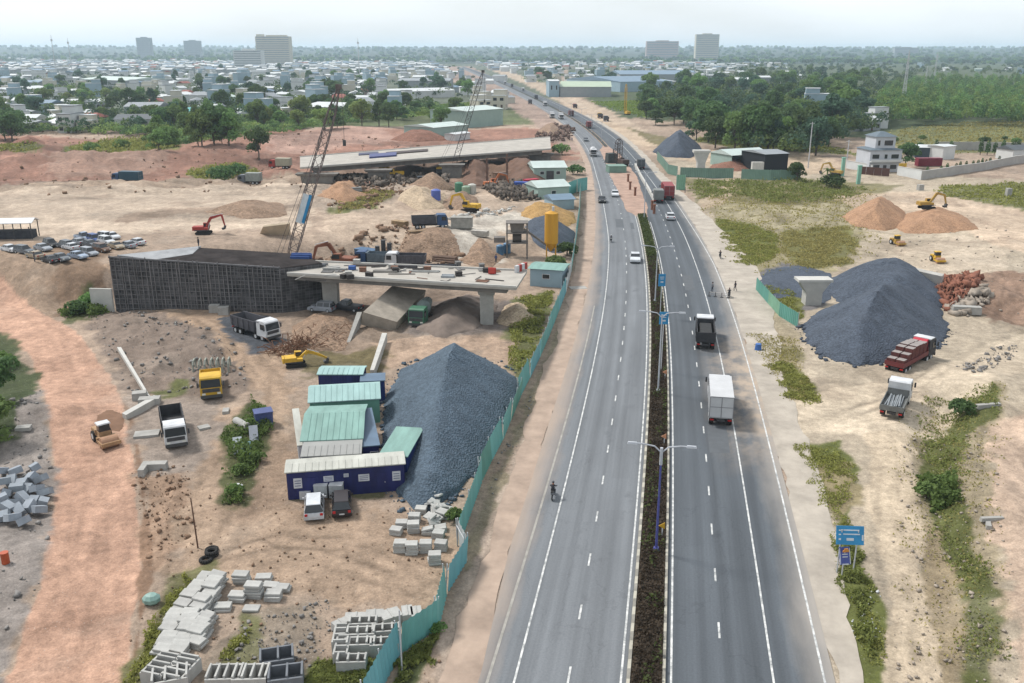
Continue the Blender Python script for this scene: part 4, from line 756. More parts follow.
pier('square concrete pier under the road end of the cluttered deck', 487, 324, 5.28, 1.9, 2.)
pier('square concrete pier under the cluttered deck near the dark earth wall', 332, 308, 5.28, 2.2, 2.)
hp = atz(811, 306, 0); zz = zrow(hp.y, 281)
pier('white flared pier standing alone among the dark gravel heaps', 811, 304, zz, 2.6, 2.2, head=1.9, mat=conc_lt)
up, UQ, UO = deck('overpass_deck', 'long white overpass deck across the far side of the site', (300, 168), (551, 149), (550, 137), (300, 157), 6.0, 1.8)
m = MB(); 
def ud(s, t, z): q = lerp(lerp(UQ[0], UQ[1], s), lerp(UQ[3], UQ[2], s), t); return (q[0], q[1], z)
def sheet(name, s0, s1, t0, t1, z0, h, mat, label, cat):
    m = MB(); m.prism([ud(s0, t0, 0)[:2], ud(s1, t0, 0)[:2], ud(s1, t1, 0)[:2], ud(s0, t1, 0)[:2]], z0, z0+h); o = m.build(name, mat); o.location = (UO.x, UO.y, 0); tag(o, label, cat)
sheet('tarpaulin', .24, .34, .35, .62, 6.01, .5, paint('blue_tarp', (64, 72, 130)), 'blue tarpaulin lying on the long white overpass', 'tarpaulin')
sheet('rebar_bundle', .30, .46, .55, .72, 6.01, .35, M('rebar', (88, 78, 76), .8, .4, 1), 'long dark rebar bundle on the white overpass', 'rebar')
sheet('tarpaulin', .20, .27, .68, .86, 6.01, .25, paint('navy_tarp', (50, 54, 92)), 'dark navy tarpaulin near the end of the white overpass', 'tarpaulin')
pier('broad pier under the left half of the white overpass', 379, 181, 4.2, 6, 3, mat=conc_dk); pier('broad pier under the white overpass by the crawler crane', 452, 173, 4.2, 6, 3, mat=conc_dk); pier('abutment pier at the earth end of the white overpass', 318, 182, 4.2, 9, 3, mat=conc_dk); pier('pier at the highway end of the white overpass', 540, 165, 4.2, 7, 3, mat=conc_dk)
# tilted culvert slabs and little walls under the deck
def slab_thing(name, label, cat, pts, th, mat, z=None):          # a thick slab through four points (px,py,z)
    P = [atz(a, b, c) for a, b, c in pts]; o = P[0]; m = MB(); V = [tuple(p-o) for p in P]; n_ = (P[1]-P[0]).cross(P[3]-P[0]).normalized(); n_ = -n_ if n_.z > 0 else n_
    m.add(V+[tuple(Vector(v)+n_*th) for v in V], [(0, 1, 2, 3), (7, 6, 5, 4), (0, 4, 5, 1), (1, 5, 6, 2), (2, 6, 7, 3), (3, 7, 4, 0)]); ob = m.build(name, mat); ob.location = o; return tag(ob, label, cat)
slab_thing('concrete_ramp', 'big tilted concrete slab coming out from under the cluttered deck', 'concrete slab', [(363, 312, 2.6), (397, 322, 1.2), (426, 290, 3.2), (392, 286, 4.2)], 2.2, M('dirty_concrete', (178, 168, 154), .9, .3, .5, .4, detail=8))
slab_thing('concrete_wing_wall', 'leaning concrete wing wall beside the tilted slab', 'concrete wall', [(345, 347, -.2), (348, 347, -.2), (362, 312, 2.2), (357, 312, 2.2)], 1.4, conc)
slab_thing('concrete_channel_wall', 'narrow white channel wall running down towards the cabins', 'concrete wall', [(370, 370, .9), (374, 370, .9), (387, 333, 1.4), (382, 333, 1.4)], 1.3, conc_lt)
slab_thing('concrete_channel_wall', 'white drain wall along the grey bank above the roller', 'concrete wall', [(122, 413, .7), (126, 415, .7), (158, 397, .8), (154, 395, .8)], .8, conc_lt)
slab_thing('concrete_channel_wall', 'thin pale drain running down the grey bank to the roller', 'concrete wall', [(146, 394, .6), (150, 396, .6), (121, 347, .9), (117, 347, .9)], .6, conc_lt)
slab_thing('concrete_plate', 'big pale concrete plate leaning beside the crane foot', 'concrete slab', [(254, 249, 0), (292, 253, 0), (290, 222, 7), (264, 225, 6.4)], .5, M('tan_concrete', (208, 190, 164), .9, .2, .4, .3, detail=8))
slab_thing('concrete_wall', 'pale concrete wall behind the broad dark gravel heap', 'concrete wall', [(862, 264, 0), (942, 292, 0), (944, 274, 3.4), (880, 260, 3.4)], .5, conc_lt)
# ================================================================= FENCES
greenp = [M('fence_sheet_teal', (118, 188, 182), .5, .18, .6, spec=.4, streak=(1, 1, .15)), M('fence_sheet_green', (104, 168, 154), .5, .16, .6, spec=.4, streak=(1, 1, .15)), M('fence_sheet_blue', (122, 192, 200), .5, .14, .6, spec=.4, streak=(1, 1, .15)), M('fence_sheet_white', (206, 214, 214), .5, .1, .6)]
def fence(label, pts, h, cols, post=2.6, name='site_fence', cat='fence', px=True, zs=None, matp=steel_lt, lean=0, thick=.05, corr=.09):
    P = [G(a, b) for a, b in pts] if px else [Vector(p) for p in pts]; o = P[0]; r = T(name, label, cat, o)
    for i in range(len(P)-1):
        a, b = P[i]-o, P[i+1]-o; L = (b-a).length; n = max(2, int(L/.28)); d = (b-a)/L; s = Vector((-d.y, d.x, 0)); m = MB(); V = []; F = []
        le = Vector((0, 0, 0)) if not lean else s*rng.uniform(-lean, lean)
        for k in range(n+1):
            q = a+d*(L*k/n)+s*(corr*(k % 2-.5)); dip = rng.uniform(-.04, .04); V += [tuple(q+Vector((0, 0, -.15))), tuple(q+le+Vector((0, 0, h+dip)))]
        for k in range(n): F.append((2*k, 2*k+2, 2*k+3, 2*k+1))
        m.add(V, F); m.build('sheet_panel', cols[i % len(cols)], r)
        m = MB(); np_ = max(1, int(L/post))
        for k in range(np_+1):
            q = a+d*(L*k/np_)+s*.12; m.cyl(q+Vector((0, 0, -.3)), q+le+Vector((0, 0, h+.12)), .05, .05, 5)
        m.tube([a+s*.1+le*.8+Vector((0, 0, h*.8)), b+s*.1+le*.8+Vector((0, 0, h*.8))], .04, 4); m.build('post_frame', matp, r)
    return r
FP = [(368, 716), (401, 654), (439, 628), (447, 594), (467, 561), (459, 546), (470, 516), (482, 482), (492, 461), (503, 440), (511, 420), (520, 398), (530, 378), (540, 357), (550, 334), (559, 311), (566, 292), (571, 272), (576, 240), (579, 218), (580, 192)]
fence('long winding green sheet fence between the yard and the highway', FP, 2.5, [greenp[2], greenp[0], greenp[0], greenp[2], greenp[3], greenp[0], greenp[0], greenp[1], greenp[0], greenp[0], greenp[1], greenp[0]], lean=.35)
fence('slanting green barrier beside the highway in front of the white pier', [(756, 290), (768, 304), (779, 316), (797, 327)], 2.2, [greenp[1], M('fence_sheet_pale', (140, 188, 160), .5, .14, .6)])
fence('long green barrier left of the gap in the far fence', [(680, 177), (705, 178), (733, 178)], 3.2, [M('fence_sheet_mint', (128, 160, 144), .5, .14, .4)]); fence('long green barrier right of the gap in the far fence', [(741, 179), (770, 180), (800, 180)], 3.2, [MATS['fence_sheet_mint']])
fence('green barrier following the highway up to the far fence', [(657, 160), (662, 166), (668, 174), (677, 176)], 3.2, [MATS['fence_sheet_mint']]); fence('pale green hoarding at the highway shoulder beside the far fence', [(676, 190), (685, 190)], 4.5, [MATS['fence_sheet_pale']])
fence('green hoarding beside the mint roofed shed', [(568, 196), (577, 192), (587, 190)], 3.8, [greenp[0]])
# concrete barrier along the dug-up island
pts = [atz(635, 166), atz(641, 178), atz(648, 190), atz(655, 203)]
m = MB()
for p, q in zip(pts[:-1], pts[1:]):
    d = (q-p); n_ = max(1, int(d.length/3))
    for k in range(n_):
        c_ = p+d*((k+.5)/n_)-pts[0]; m.cbox((c_.x, c_.y, .5), (.55, d.length/n_-.12, 1.), rz=math.atan2(d.y, d.x)-math.pi/2)
o = m.build('concrete_barrier', conc_lt); o.location = pts[0]; tag(o, 'white concrete barrier curving along the dug-up island of the highway', 'barrier')
# ================================================================= LAMPS AND SIGNS
def arm_lamp(label, px, py, ptop, blue=False, sign=False, h=None):
    p = atz(px, py, .1); h = zrow(p.y, ptop)-.1 if h is None else h; r = T('street_lamp', label, 'street lamp', p, road_rz(p.y), 'lamps on the central strip')
    m = MB(); m.cyl((0, 0, .0), (0, 0, h*.97), .11, .07, 8); m.build('pole', paint('lamp_pole', (200, 204, 210)) if not blue else paint('lamp_pole_blue', (84, 88, 160)), r)
    if blue: m = MB(); m.cyl((0, 0, h*.82), (0, 0, h*.975), .13, .12, 8); m.build('pole_top', MATS['lamp_pole'], r)
    for s in (-1, 1):
        m = MB(); m.tube([(0, 0, h*.93), (s*.55, 0, h*.985), (s*1.5, 0, h*1.0), (s*2.1, 0, h*1.0)], .06, 6); m.build('arm', MATS['lamp_pole'], r)
        m = MB(); m.box(s*2.3-.4, s*2.3+.4, -.13, .13, h*1.0-.06, h*1.0+.1, .85, .6); hd = m.build('lamp_head', MATS['lamp_pole'], r); m = MB(); m.box(s*2.3-.3, s*2.3+.3, -.09, .09, h*1.0-.09, h*1.0-.062); m.build('lens', lampglass, hd)
    m = MB(); m.cyl((0, 0, -.1), (0, 0, .35), .3, .24, 8); m.build('base', MATS['lamp_pole'] if not blue else MATS['lamp_pole_blue'], r); return r
paint('lamp_pole', (200, 204, 210)); paint('lamp_pole_blue', (84, 88, 160))
arm_lamp('white twin lamp on a violet-blue wrapped pole, closest to the camera', 656, 551, 445, True)
LH = 8.9
arm_lamp('white twin lamp behind the blue board opposite the black dump truck', 658, 392, 312)
arm_lamp('white twin lamp on the central strip above the upper blue board', 655, 302, 246)
arm_lamp('grey twin lamp standing at the dug-up island of the highway', 644, 219, 172)
for i, (Y, w) in enumerate(((420, 'first'), (470, 'second'), (520, 'third'), (575, 'fourth'), (640, 'fifth'), (720, 'sixth'))):
    r = arm_lamp('tiny twin lamp on the far dividing strip, the %s past the drilling rig' % w, *proj(float(BX(Y))+1.4, Y, 0), 0, h=8.9)
bluep = paint('sign_blue', (44, 150, 205)); signw = paint('sign_white', (225, 232, 236)); signred = paint('sign_red', (190, 60, 50))
def board(label, px, pbase, ptop, w, hgt, lines, rz=0., tilt=0., posts=1, name='road_sign', mat=bluep):
    p = G(px, pbase); top = zrow(p.y, ptop)-p.z; r = T(name, label, 'road sign', p, rz)
    m = MB(); m.cbox((0, 0, top-hgt/2), (w, .08, hgt), rx=tilt); m.build('board', mat, r); m = MB()
    for x0, z0, ww, hh in lines: m.cbox((x0*w/2, -.055*math.cos(tilt)+z0*hgt/2*-math.sin(tilt), top-hgt/2+z0*hgt/2*math.cos(tilt)), (ww*w, .02, hh*hgt), rx=tilt)
    m.build('lettering', signw, r)
    for k in range(posts):
        x = 0 if posts == 1 else (-.3+.6*k)*w; m = MB(); m.cyl((x, .08, -.3), (x, .08, top-hgt*.2), .06, .06, 6); m.build('post', steel_lt, r)
    return r
board('blue direction board on the central strip facing the camera side traffic', 660, 318, 274, 1.05, 1.9, [(0, .5, .6, .06), (0, .2, .5, .06), (0, -.3, .4, .12)])
board('blue direction board on the central strip in front of the second twin lamp', 661, 372, 312, 1.15, 1.6, [(0, .5, .6, .06), (0, .15, .5, .06), (0, -.4, .4, .12)])
sg = board('large blue road sign with white lines of text in the roadside grass', 845, 574, 527, 2.1, 1.45, [(-.75, .55, .08, .06), (.05, .58, .55, .06), (-.75, .1, .08, .06), (.1, .15, .6, .06), (-.75, -.4, .08, .10), (0, -.4, .26, .14), (.9, -.2, .06, .3)], rz=-.06, tilt=-.32, posts=2)
r = board('small blue and white shield-shaped sign below the large blue road sign', 842, 577, 548, .85, 1.35, [(0, -.93, .6, .07), (-.93, 0, .06, .9), (.93, 0, .06, .9), (0, .2, .5, .05), (0, -.1, .5, .05)], rz=.1, tilt=-.4, mat=paint('sign_indigo', (74, 92, 168)))
m = MB(); m.cbox((0, -.1, 2.35), (.5, .06, .16)); m.cbox((0, -.1, 2.5), (.3, .06, .14)); m.build('emblem', paint('sign_orange', (220, 150, 70)), r)
# little warning posts in the median
def marker(label, px, py, col, h=1.):
    p = atz(px, py, .1); r = T('warning_marker', label, 'warning marker', p); m = MB(); m.cyl((0, 0, 0), (0, 0, h), .05, .05, 6); m.build('post', steel_lt, r); m = MB(); m.cyl((0, -.06, h), (0, -.02, h), .36, .36, 3); m.build('plate', col, r); return r
sy = paint('sign_yellow', (226, 176, 40)); so_ = paint('pale_orange', (226, 160, 120))
marker('yellow triangular warning plate beside the violet lamp pole', 662, 536, sy); marker('pinkish round marker in the hedge above the violet lamp', 664, 445, so_); marker('small orange marker in the hedge below the second blue board', 665, 378, so_, .8)
# ================================================================= VEHICLE BUILDERS (front looks along +Y)
CARC = {}
def carpaint(k, c):
    return paint('car_paint_'+k, c, .3)
def wheel(parent, x, y, r, w, name='wheel'):
    m = MB(); m.cyl((x-w/2, y, r), (x+w/2, y, r), r, r, 14); o = m.build(name, rubber, parent); s = 1 if x > 0 else -1
    m = MB(); m.cyl((x+s*(w/2+.002), y, r), (x+s*(w/2+.02), y, r), r*.55, r*.5, 10); m.build('rim', steel_lt, o); return o
def car(label, loc, rz, pm, kind='sedan', group=None, name='parked_car', cat='car', sc=None):
    r = T(name, label, cat, loc, rz, group, sc); L, Wd, H = (4.5, .9, 1.46) if kind == 'sedan' else ((4.5, .92, 1.72) if kind == 'suv' else (5.2, .92, 1.75))
    a, b = -L/2, L/2; wf = lambda z: Wd if z < .75 else Wd-.10*(z-.75)/.35
    m = MB(); m.side([(a+.05, .28), (a, .6), (a+.06, .92), (a+.3, 1.0 if kind != 'sedan' else .98), (b-1.35, 1.0), (b-.35, .84), (b-.05, .66), (b, .4), (b-.1, .26)], wf); m.build('body', pm, r)
    g = dict(sedan=[(a+.55, .97), (a+1.15, H-.05), (a+2.55, H-.03), (b-1.25, .98)], suv=[(a+.10, .98), (a+.38, H-.06), (a+2.75, H-.05), (b-1.2, .98)], pickup=[(a+1.95, .98), (a+2.1, H-.06), (a+3.2, H-.05), (b-1.15, .98)])[kind]
    gf = lambda z: (Wd-.07)-(z-.97)*.32
    m = MB(); m.side(g, gf); m.build('window_band', glass, r)
    m = MB(); m.side([(g[1][0]-.04, H-.065), (g[1][0]+.02, H), (g[2][0]-.05, H+.01), (g[2][0]+.06, H-.06)], lambda z: gf(H-.06)+.02)
    for s in (-1, 1):                                  # door pillars
        for y in (((g[1][0]+g[2][0])/2, g[2][0]-.03, g[1][0]+.05)): m.cbox((s*(gf((.97+H)/2)+.012), y, (.97+H)/2), (.03, .1, H-.99), ry=s*-.31)
    m.build('roof', pm, r)
    for s in (-1, 1):
        wheel(r, s*(Wd-.11), a+.8, .33, .22); wheel(r, s*(Wd-.11), b-.85, .33, .22)
        m = MB(); m.box(s*.62-.17, s*.62+.17, b-.2, b-.02, .60, .74, .8, .6); m.build('headlight', lampglass, r)
        m = MB(); m.box(s*.7-.13, s*.7+.13, a-.02, a+.1, .68, .9); m.build('tail_light', redlens, r)
        m = MB(); m.box(s*(Wd+.1)-.09, s*(Wd+.1)+.09, b-1.5, b-1.36, .98, 1.1); m.build('mirror', pm, r)
    for y0, nm in ((a-.012, 'number_plate'),): m = MB(); m.box(-.24, .24, y0, y0+.03, .5, .64); m.build(nm, white, r)
    if kind == 'pickup':
        m = MB(); m.box(-Wd+.12, Wd-.12, a+.15, a+1.85, .99, 1.02); m.build('load_bed', steel_dk, r)
    return r
def cab_part(r, y0, cabm, w=1.22, l=2.2, z0=.75, h=2.95, sun_visor=True):
    m = MB(); m.side([(y0, z0), (y0+l, z0-.05), (y0+l+.05, 1.55), (y0+l-.22, h-.15), (y0+l-.5, h), (y0+.15, h+.03), (y0, h-.1)], lambda z: w if z < 2 else w-.06*(z-2)); c = m.build('cab', cabm, r)
    m = MB(); m.add([(-w+.1, y0+l+.045, 1.72), (w-.1, y0+l+.045, 1.72), (w-.16, y0+l-.16, h-.3), (-w+.16, y0+l-.16, h-.3)], [(0, 1, 2, 3), (3, 2, 1, 0)]); m.v = [(x, y+.025, z) for x, y, z in m.v]; m.build('windscreen', glass, c)
    for s in (-1, 1):
        m = MB(); m.box(s*(w+.004)-.02, s*(w+.004)+.02, y0+.95, y0+l-.3, 1.75, h-.4); m.build('side_window', glass, c)
        m = MB(); m.box(s*.85-.2, s*.85+.2, y0+l+.0, y0+l+.07, .85, 1.08); m.build('headlight', lampglass, r)
        m = MB(); m.cbox((s*(w+.22), y0+l-.05, 2.1), (.2, .08, .6)); m.build('mirror', steel_dk, r)
    m = MB(); m.box(-w, w, y0+l-.05, y0+l+.12, .45, .8); m.build('bumper', M('bumper', (.06, .06, .06), .7, .2, 1, raw=True), r)
    m = MB(); m.box(-w+.25, w-.25, y0+l+.045, y0+l+.075, 1.15, 1.6); m.build('grille', steel_dk, r); return c
def truck(label, loc, rz, cabm, bodym, kind='dump', L=8., name='dump_truck', cat='truck', group=None, load=None, sc=None, axles=3):
    r = T(name, label, cat, loc, rz, group, sc); a, b = -L/2, L/2; y0 = b-2.25; be = y0-.25
    m = MB(); m.box(-.45, .45, a+.15, b-.4, .62, .92); m.build('chassis', steel_dk, r)
    cab_part(r, y0, cabm)
    if kind == 'dump':
        z0, z1 = 1.1, 2.65; w = 1.22; t = .1; m = MB(); m.box(-w, w, a, be, z0, z0+.12)
        m.add([(-w, a, z0+.1), (-w+t, a, z0+.1), (-w+t, be, z0+.1), (-w, be, z0+.1), (-w-.05, a-.15, z1), (-w-.05+t, a-.15, z1), (-w-.05+t, be, z1), (-w-.05, be, z1)], [(3, 2, 1, 0), (4, 5, 6, 7), (0, 1, 5, 4), (1, 2, 6, 5), (2, 3, 7, 6), (3, 0, 4, 7)])
        m.add([(w-t, a, z0+.1), (w, a, z0+.1), (w, be, z0+.1), (w-t, be, z0+.1), (w+.05-t, a-.15, z1), (w+.05, a-.15, z1), (w+.05, be, z1), (w+.05-t, be, z1)], [(3, 2, 1, 0), (4, 5, 6, 7), (0, 1, 5, 4), (1, 2, 6, 5), (2, 3, 7, 6), (3, 0, 4, 7)])
        m.box(-w+t, w-t, be-.1, be, z0+.1, z1+.15); m.cbox((0, a-.05, (z0+z1)/2), (2*w-.1, .09, z1-z0-.12), rx=.09)
        for k in range(5):
            for s in (-1, 1): m.box(s*(w+.06)-.05, s*(w+.06)+.05, a+.4+k*(be-a-.6)/4-.06, a+.4+k*(be-a-.6)/4+.06, z0, z1-.05)
        m.build('tipper_body', bodym, r); m = MB(); m.box(-w, w, be, be+.9, z1+.05, z1+.13); m.build('cab_guard', bodym, r)
        if load: m = MB(); m.box(-w+.12, w-.12, a+.05, be-.15, z0+.15, z1-.25, .7, .8); m.build('load', load, r)
    elif kind in ('box', 'container'):
        z0, z1 = 1.05, 3.55; m = MB(); m.box(-1.25, 1.25, a, be, z0, z1); m.build('cargo_box', bodym, r)
        m = MB()
        for x in (-1.25, 0, 1.25): m.box(x-.035, x+.035, a-.03, a, z0+.05, z1-.05)
        for z in (z0+.05, z1-.1, (z0+z1)/2): m.box(-1.2, 1.2, a-.025, a-.001, z, z+.06)
        m.build('rear_door', M('door_frame', (150, 150, 152), .6, .2, 1), r)
        n_ = int((be-a)/.6)
        for s in (-1, 1):
            m = MB()
            for k in range(n_): y = a+.3+k*.6; m.box(s*1.265-.015, s*1.265+.015, y-.1, y+.1, z0+.1, z1-.1)
            m.build('side_ribs', bodym, r)
    elif kind in ('flat', 'bricks', 'slabs'):
        m = MB(); m.box(-1.22, 1.22, a, be, 1.05, 1.2)
        h = .45
        for s in (-1, 1): m.box(s*1.2-.04, s*1.2+.04, a, be, 1.2, 1.2+h)
        m.box(-1.16, 1.16, a, a+.06, 1.2, 1.2+h); m.box(-1.16, 1.16, be-.08, be, 1.2, 1.2+h+.5); m.build('flatbed', bodym, r)
    for s in (-1, 1):
        wheel(r, s*1.0, b-1.15, .5, .32); ys = [a+1.0, a+2.25] if axles == 3 else ([a+.9, a+2.1, b-2.6] if axles == 4 else [a+1.4])
        for y in ys: wheel(r, s*.98, y, .5, .5)
        m = MB(); m.box(s*.95-.2, s*.95+.2, a-.01+.02, a+.1, .75, .9); m.build('tail_light', redlens, r)
    return r
def tracks(r, w, L, h=.8, tw=.55, mat=None):
    for s in (-1, 1):
        m = MB(); prof = [(-L/2+.25, 0), (L/2-.25, 0), (L/2, h*.35), (L/2, h*.65), (L/2-.25, h), (-L/2+.25, h), (-L/2, h*.65), (-L/2, h*.35)]
        m.side(prof, tw/2); m.v = [(x+s*(w/2-tw/2), y, z) for x, y, z in m.v]; m.build('track', mat or rubber, r)
def beam(m, pts, w, d):
    for (ya, za, da), (yb, zb, db) in zip([(p[0], p[1], q) for p, q in zip(pts, d)], [(p[0], p[1], q) for p, q in zip(pts[1:], d[1:])]):
        ang = math.atan2(zb-za, yb-ya); na, nb = (-math.sin(ang), math.cos(ang)), (-math.sin(ang), math.cos(ang)); v = []
        for y, z, dd in ((ya, za, da), (yb, zb, db)):
            for sx, sd_ in ((-1, -1), (1, -1), (1, 1), (-1, 1)): v.append((sx*w/2, y+na[0]*sd_*dd/2, z+na[1]*sd_*dd/2))
        m.add(v, [(3, 2, 1, 0), (4, 5, 6, 7), (0, 1, 5, 4), (1, 2, 6, 5), (2, 3, 7, 6), (3, 0, 4, 7)])
def excavator(label, loc, rz, pm, boom=((0.6, 1.6), (2.6, 4.6), (5.0, 4.0)), arm=((5.0, 4.0), (5.8, 1.4)), sc=None, swing=0., name='excavator'):
    r = T(name, label, 'excavator', loc, rz, None, sc); tracks(r, 2.9, 4.2)
    m = MB(); m.box(-.9, .9, -1., 1., .8, 1.05); m.box(-1.35, 1.35, -2.2, 1.4, 1.05, 1.35); m.build('turntable', steel_dk, r)
    m = MB(); m.box(-1.35, 1.35, -2.3, .2, 1.35, 2.2, .96, .94); m.box(.35, 1.35, .2, 1.4, 1.35, 1.9); m.build('engine_house', pm, r); m = MB(); m.box(-1.3, 1.3, -2.75, -2.31, 1.15, 2.2, .9, 1); m.build('counterweight', pm, r)
    m = MB(); m.side([(-.1, 1.36), (1.5, 1.36), (1.65, 2.1), (1.3, 2.95), (-.05, 3.0)], .45); m.v = [(x-.88, y, z) for x, y, z in m.v]; c = m.build('cab', pm, r)
    m = MB(); m.side([(.1, 2.0), (1.72, 2.05), (1.42, 2.85), (.1, 2.86)], .47); m.v = [(x-.88, y, z) for x, y, z in m.v]; m.build('window', glass, c)
    m = MB(); beam(m, boom, .45, [.5, .75, .4]); m.build('boom', pm, r); m = MB(); beam(m, arm, .36, [.55, .3]); m.build('arm', pm, r)
    m = MB(); mid = ((boom[0][0]+boom[1][0])/2, (boom[0][1]+boom[1][1])/2); 
    for s in (-1, 1): m.cyl((s*.32, 1.3, 1.4), (s*.32, mid[0]+.4, mid[1]+.2), .09, .07, 6)
    m.cyl((0, boom[1][0], boom[1][1]+.45), (0, arm[0][0]+.3, arm[0][1]+.35), .09, .07, 6); m.build('hydraulic_ram', steel_lt, r)
    e = arm[-1]; m = MB(); m.side([(e[0]-.1, e[1]+.2), (e[0]+.35, e[1]-.1), (e[0]+.1, e[1]-.9), (e[0]-.6, e[1]-1.1), (e[0]-.9, e[1]-.6), (e[0]-.3, e[1]-.5)], .55); m.build('bucket', steel_dk, r); return r
def roller(label, loc, rz, pm, drumm, cabm=None, sc=None):
    r = T('road_roller', label, 'road roller', loc, rz, None, sc); m = MB(); m.cyl((-1.05, 1.6, .78), (1.05, 1.6, .78), .78, .78, 22); m.build('drum', drumm, r)
    m = MB(); m.box(-1.22, -1.08, .3, 2.4, .6, .95); m.box(1.08, 1.22, .3, 2.4, .6, .95); m.box(-1.22, 1.22, 2.4, 2.6, .55, 1.0); m.box(-1.2, 1.2, .2, .6, .6, 1.2); m.build('drum_frame', pm, r)
    m = MB(); m.box(-.95, .95, -2.6, -.9, .8, 1.75, .95, .92); m.box(-.8, .8, -.95, .25, .75, 1.15); m.build('engine_cover', pm, r)
    m = MB(); m.box(-.75, .75, -.85, .3, 1.15, 1.8); c = m.build('cab', pm, r); m = MB(); m.box(-.72, .72, -.82, .27, 1.8, 2.75, .92, .9); m.build('window_band', glass, c); m = MB(); m.box(-.82, .82, -.95, .42, 2.75, 2.9, .92, .92); m.build('cab_roof', cabm or white, r)
    for s in (-1, 1): wheel(r, s*.9, -1.6, .75, .5)
    return r
def lattice(m, p, q, w0, w1, n, t=.07):
    p = Vector(p); q = Vector(q); d = (q-p).normalized(); s = d.cross(Vector((0, 1, 0))).normalized(); u = d.cross(s).normalized(); ch = []
    for i in range(n+1):
        k = i/n; w = (w0+(w1-w0)*k)/2*(min(1, k*6+.25) if k < .13 else (min(1, (1-k)*6+.25) if k > .87 else 1)); c = p+(q-p)*k; ch.append([c+s*w+u*w, c-s*w+u*w, c-s*w-u*w, c+s*w-u*w])
    for i in range(n):
        for j in range(4):
            m.cyl(ch[i][j], ch[i+1][j], t, t, 4); m.cyl(ch[i][j], ch[i+1][(j+1) % 4], t*.6, t*.6, 3)
            if i % 2 == 0: m.cyl(ch[i][j], ch[i][(j+1) % 4], t*.6, t*.6, 3)
    return ch
def crawler_crane(label, loc, rz, pm, tip, w=1.5, mat=None, foot=(0, 1.2, 1.6), panel=None, jib=None):
    r = T('crawler_crane', label, 'crane', loc, rz); tracks(r, 4.6, 5.6, 1.0, .8); m = MB(); m.box(-1.5, 1.5, -3., 1.6, 1.15, 1.5); m.build('turntable', steel_dk, r)
    m = MB(); m.box(-1.6, 1.6, -3.6, .4, 1.5, 3.0, .96, .97); m.build('engine_house', pm, r); m = MB(); m.box(-1.7, 1.7, -4.3, -3.62, 1.4, 2.6); m.build('counterweight', steel_dk, r)
    m = MB(); m.side([(.4, 1.5), (1.9, 1.5), (2.0, 2.2), (1.7, 3.1), (.4, 3.15)], .5); m.v = [(x+1.05, y, z) for x, y, z in m.v]; c = m.build('cab', pm, r); m = MB(); m.side([(.6, 2.1), (2.06, 2.2), (1.78, 3.0), (.6, 3.0)], .52); m.v = [(x+1.05, y, z) for x, y, z in m.v]; m.build('window', glass, c)
    bm = mat or M('crane_lattice', (.07, .065, .065), .7, .3, 1, raw=True); m = MB(); lattice(m, foot, tip, w, w*.75, 18, .085); bo = m.build('boom', bm, r)
    m = MB(); t = Vector(tip); m.cbox(tuple(t+Vector((0, 0, .2))), (1.0, .5, .8)); m.build('boom_head', bm, r)
    m = MB(); ap = Vector((0, -2.6, 5.)); m.tube([(-1.2, -2.0, 3.0), ap, (1.2, -2.0, 3.0)], .1, 5); m.build('gantry', bm, r)
    m = MB(); 
    for s in (-.4, .4): m.cyl(ap+Vector((s, 0, 0)), t+Vector((s*.6, 0, 0)), .035, .035, 4)
    m.build('pendant_rope', steel_dk, r); m = MB(); e = t+(t-Vector(foot)).normalized()*.3+Vector((.3, .3, 0)); hk = 9 if t.z > 20 else 5; m.cyl(e, e-Vector((0, 0, hk)), .035, .035, 4); m.cbox(tuple(e-Vector((0, 0, hk+.5))), (.5, .4, 1.0)); m.build('hook_block', steel_dk, r)
    if panel:
        f = Vector(foot); c0, c1 = f+(t-f)*panel[0], f+(t-f)*panel[1]; d = (c1-c0); m = MB(); m.cbox(tuple((c0+c1)/2+Vector((0, -w*.6, 0))), (1.5, .08, d.length), ry=math.atan2(d.x, d.z)); pb = m.build('banner', paint('banner_white', (226, 236, 240)), r)
        m = MB(); m.cbox(tuple((c0+c1)/2+Vector((.55, -w*.6-.06, 0))), (.5, .03, d.length*.98), ry=math.atan2(d.x, d.z)); m.build('banner_stripe', bluep, pb)
    return r
def heading(p_rear, p_front): return math.atan2(-(p_front.x-p_rear.x), p_front.y-p_rear.y)
def FC(p): return math.atan2(p.x, -p.y)        # heading that looks back at the camera's side
def AW(p): return math.atan2(-p.x, p.y)
def between(rear, front):
    a, b = G(*rear), G(*front); c = (a+b)/2; return Vector((c.x, c.y, min(a.z, b.z)+.02)), heading(a, b), (b-a).length
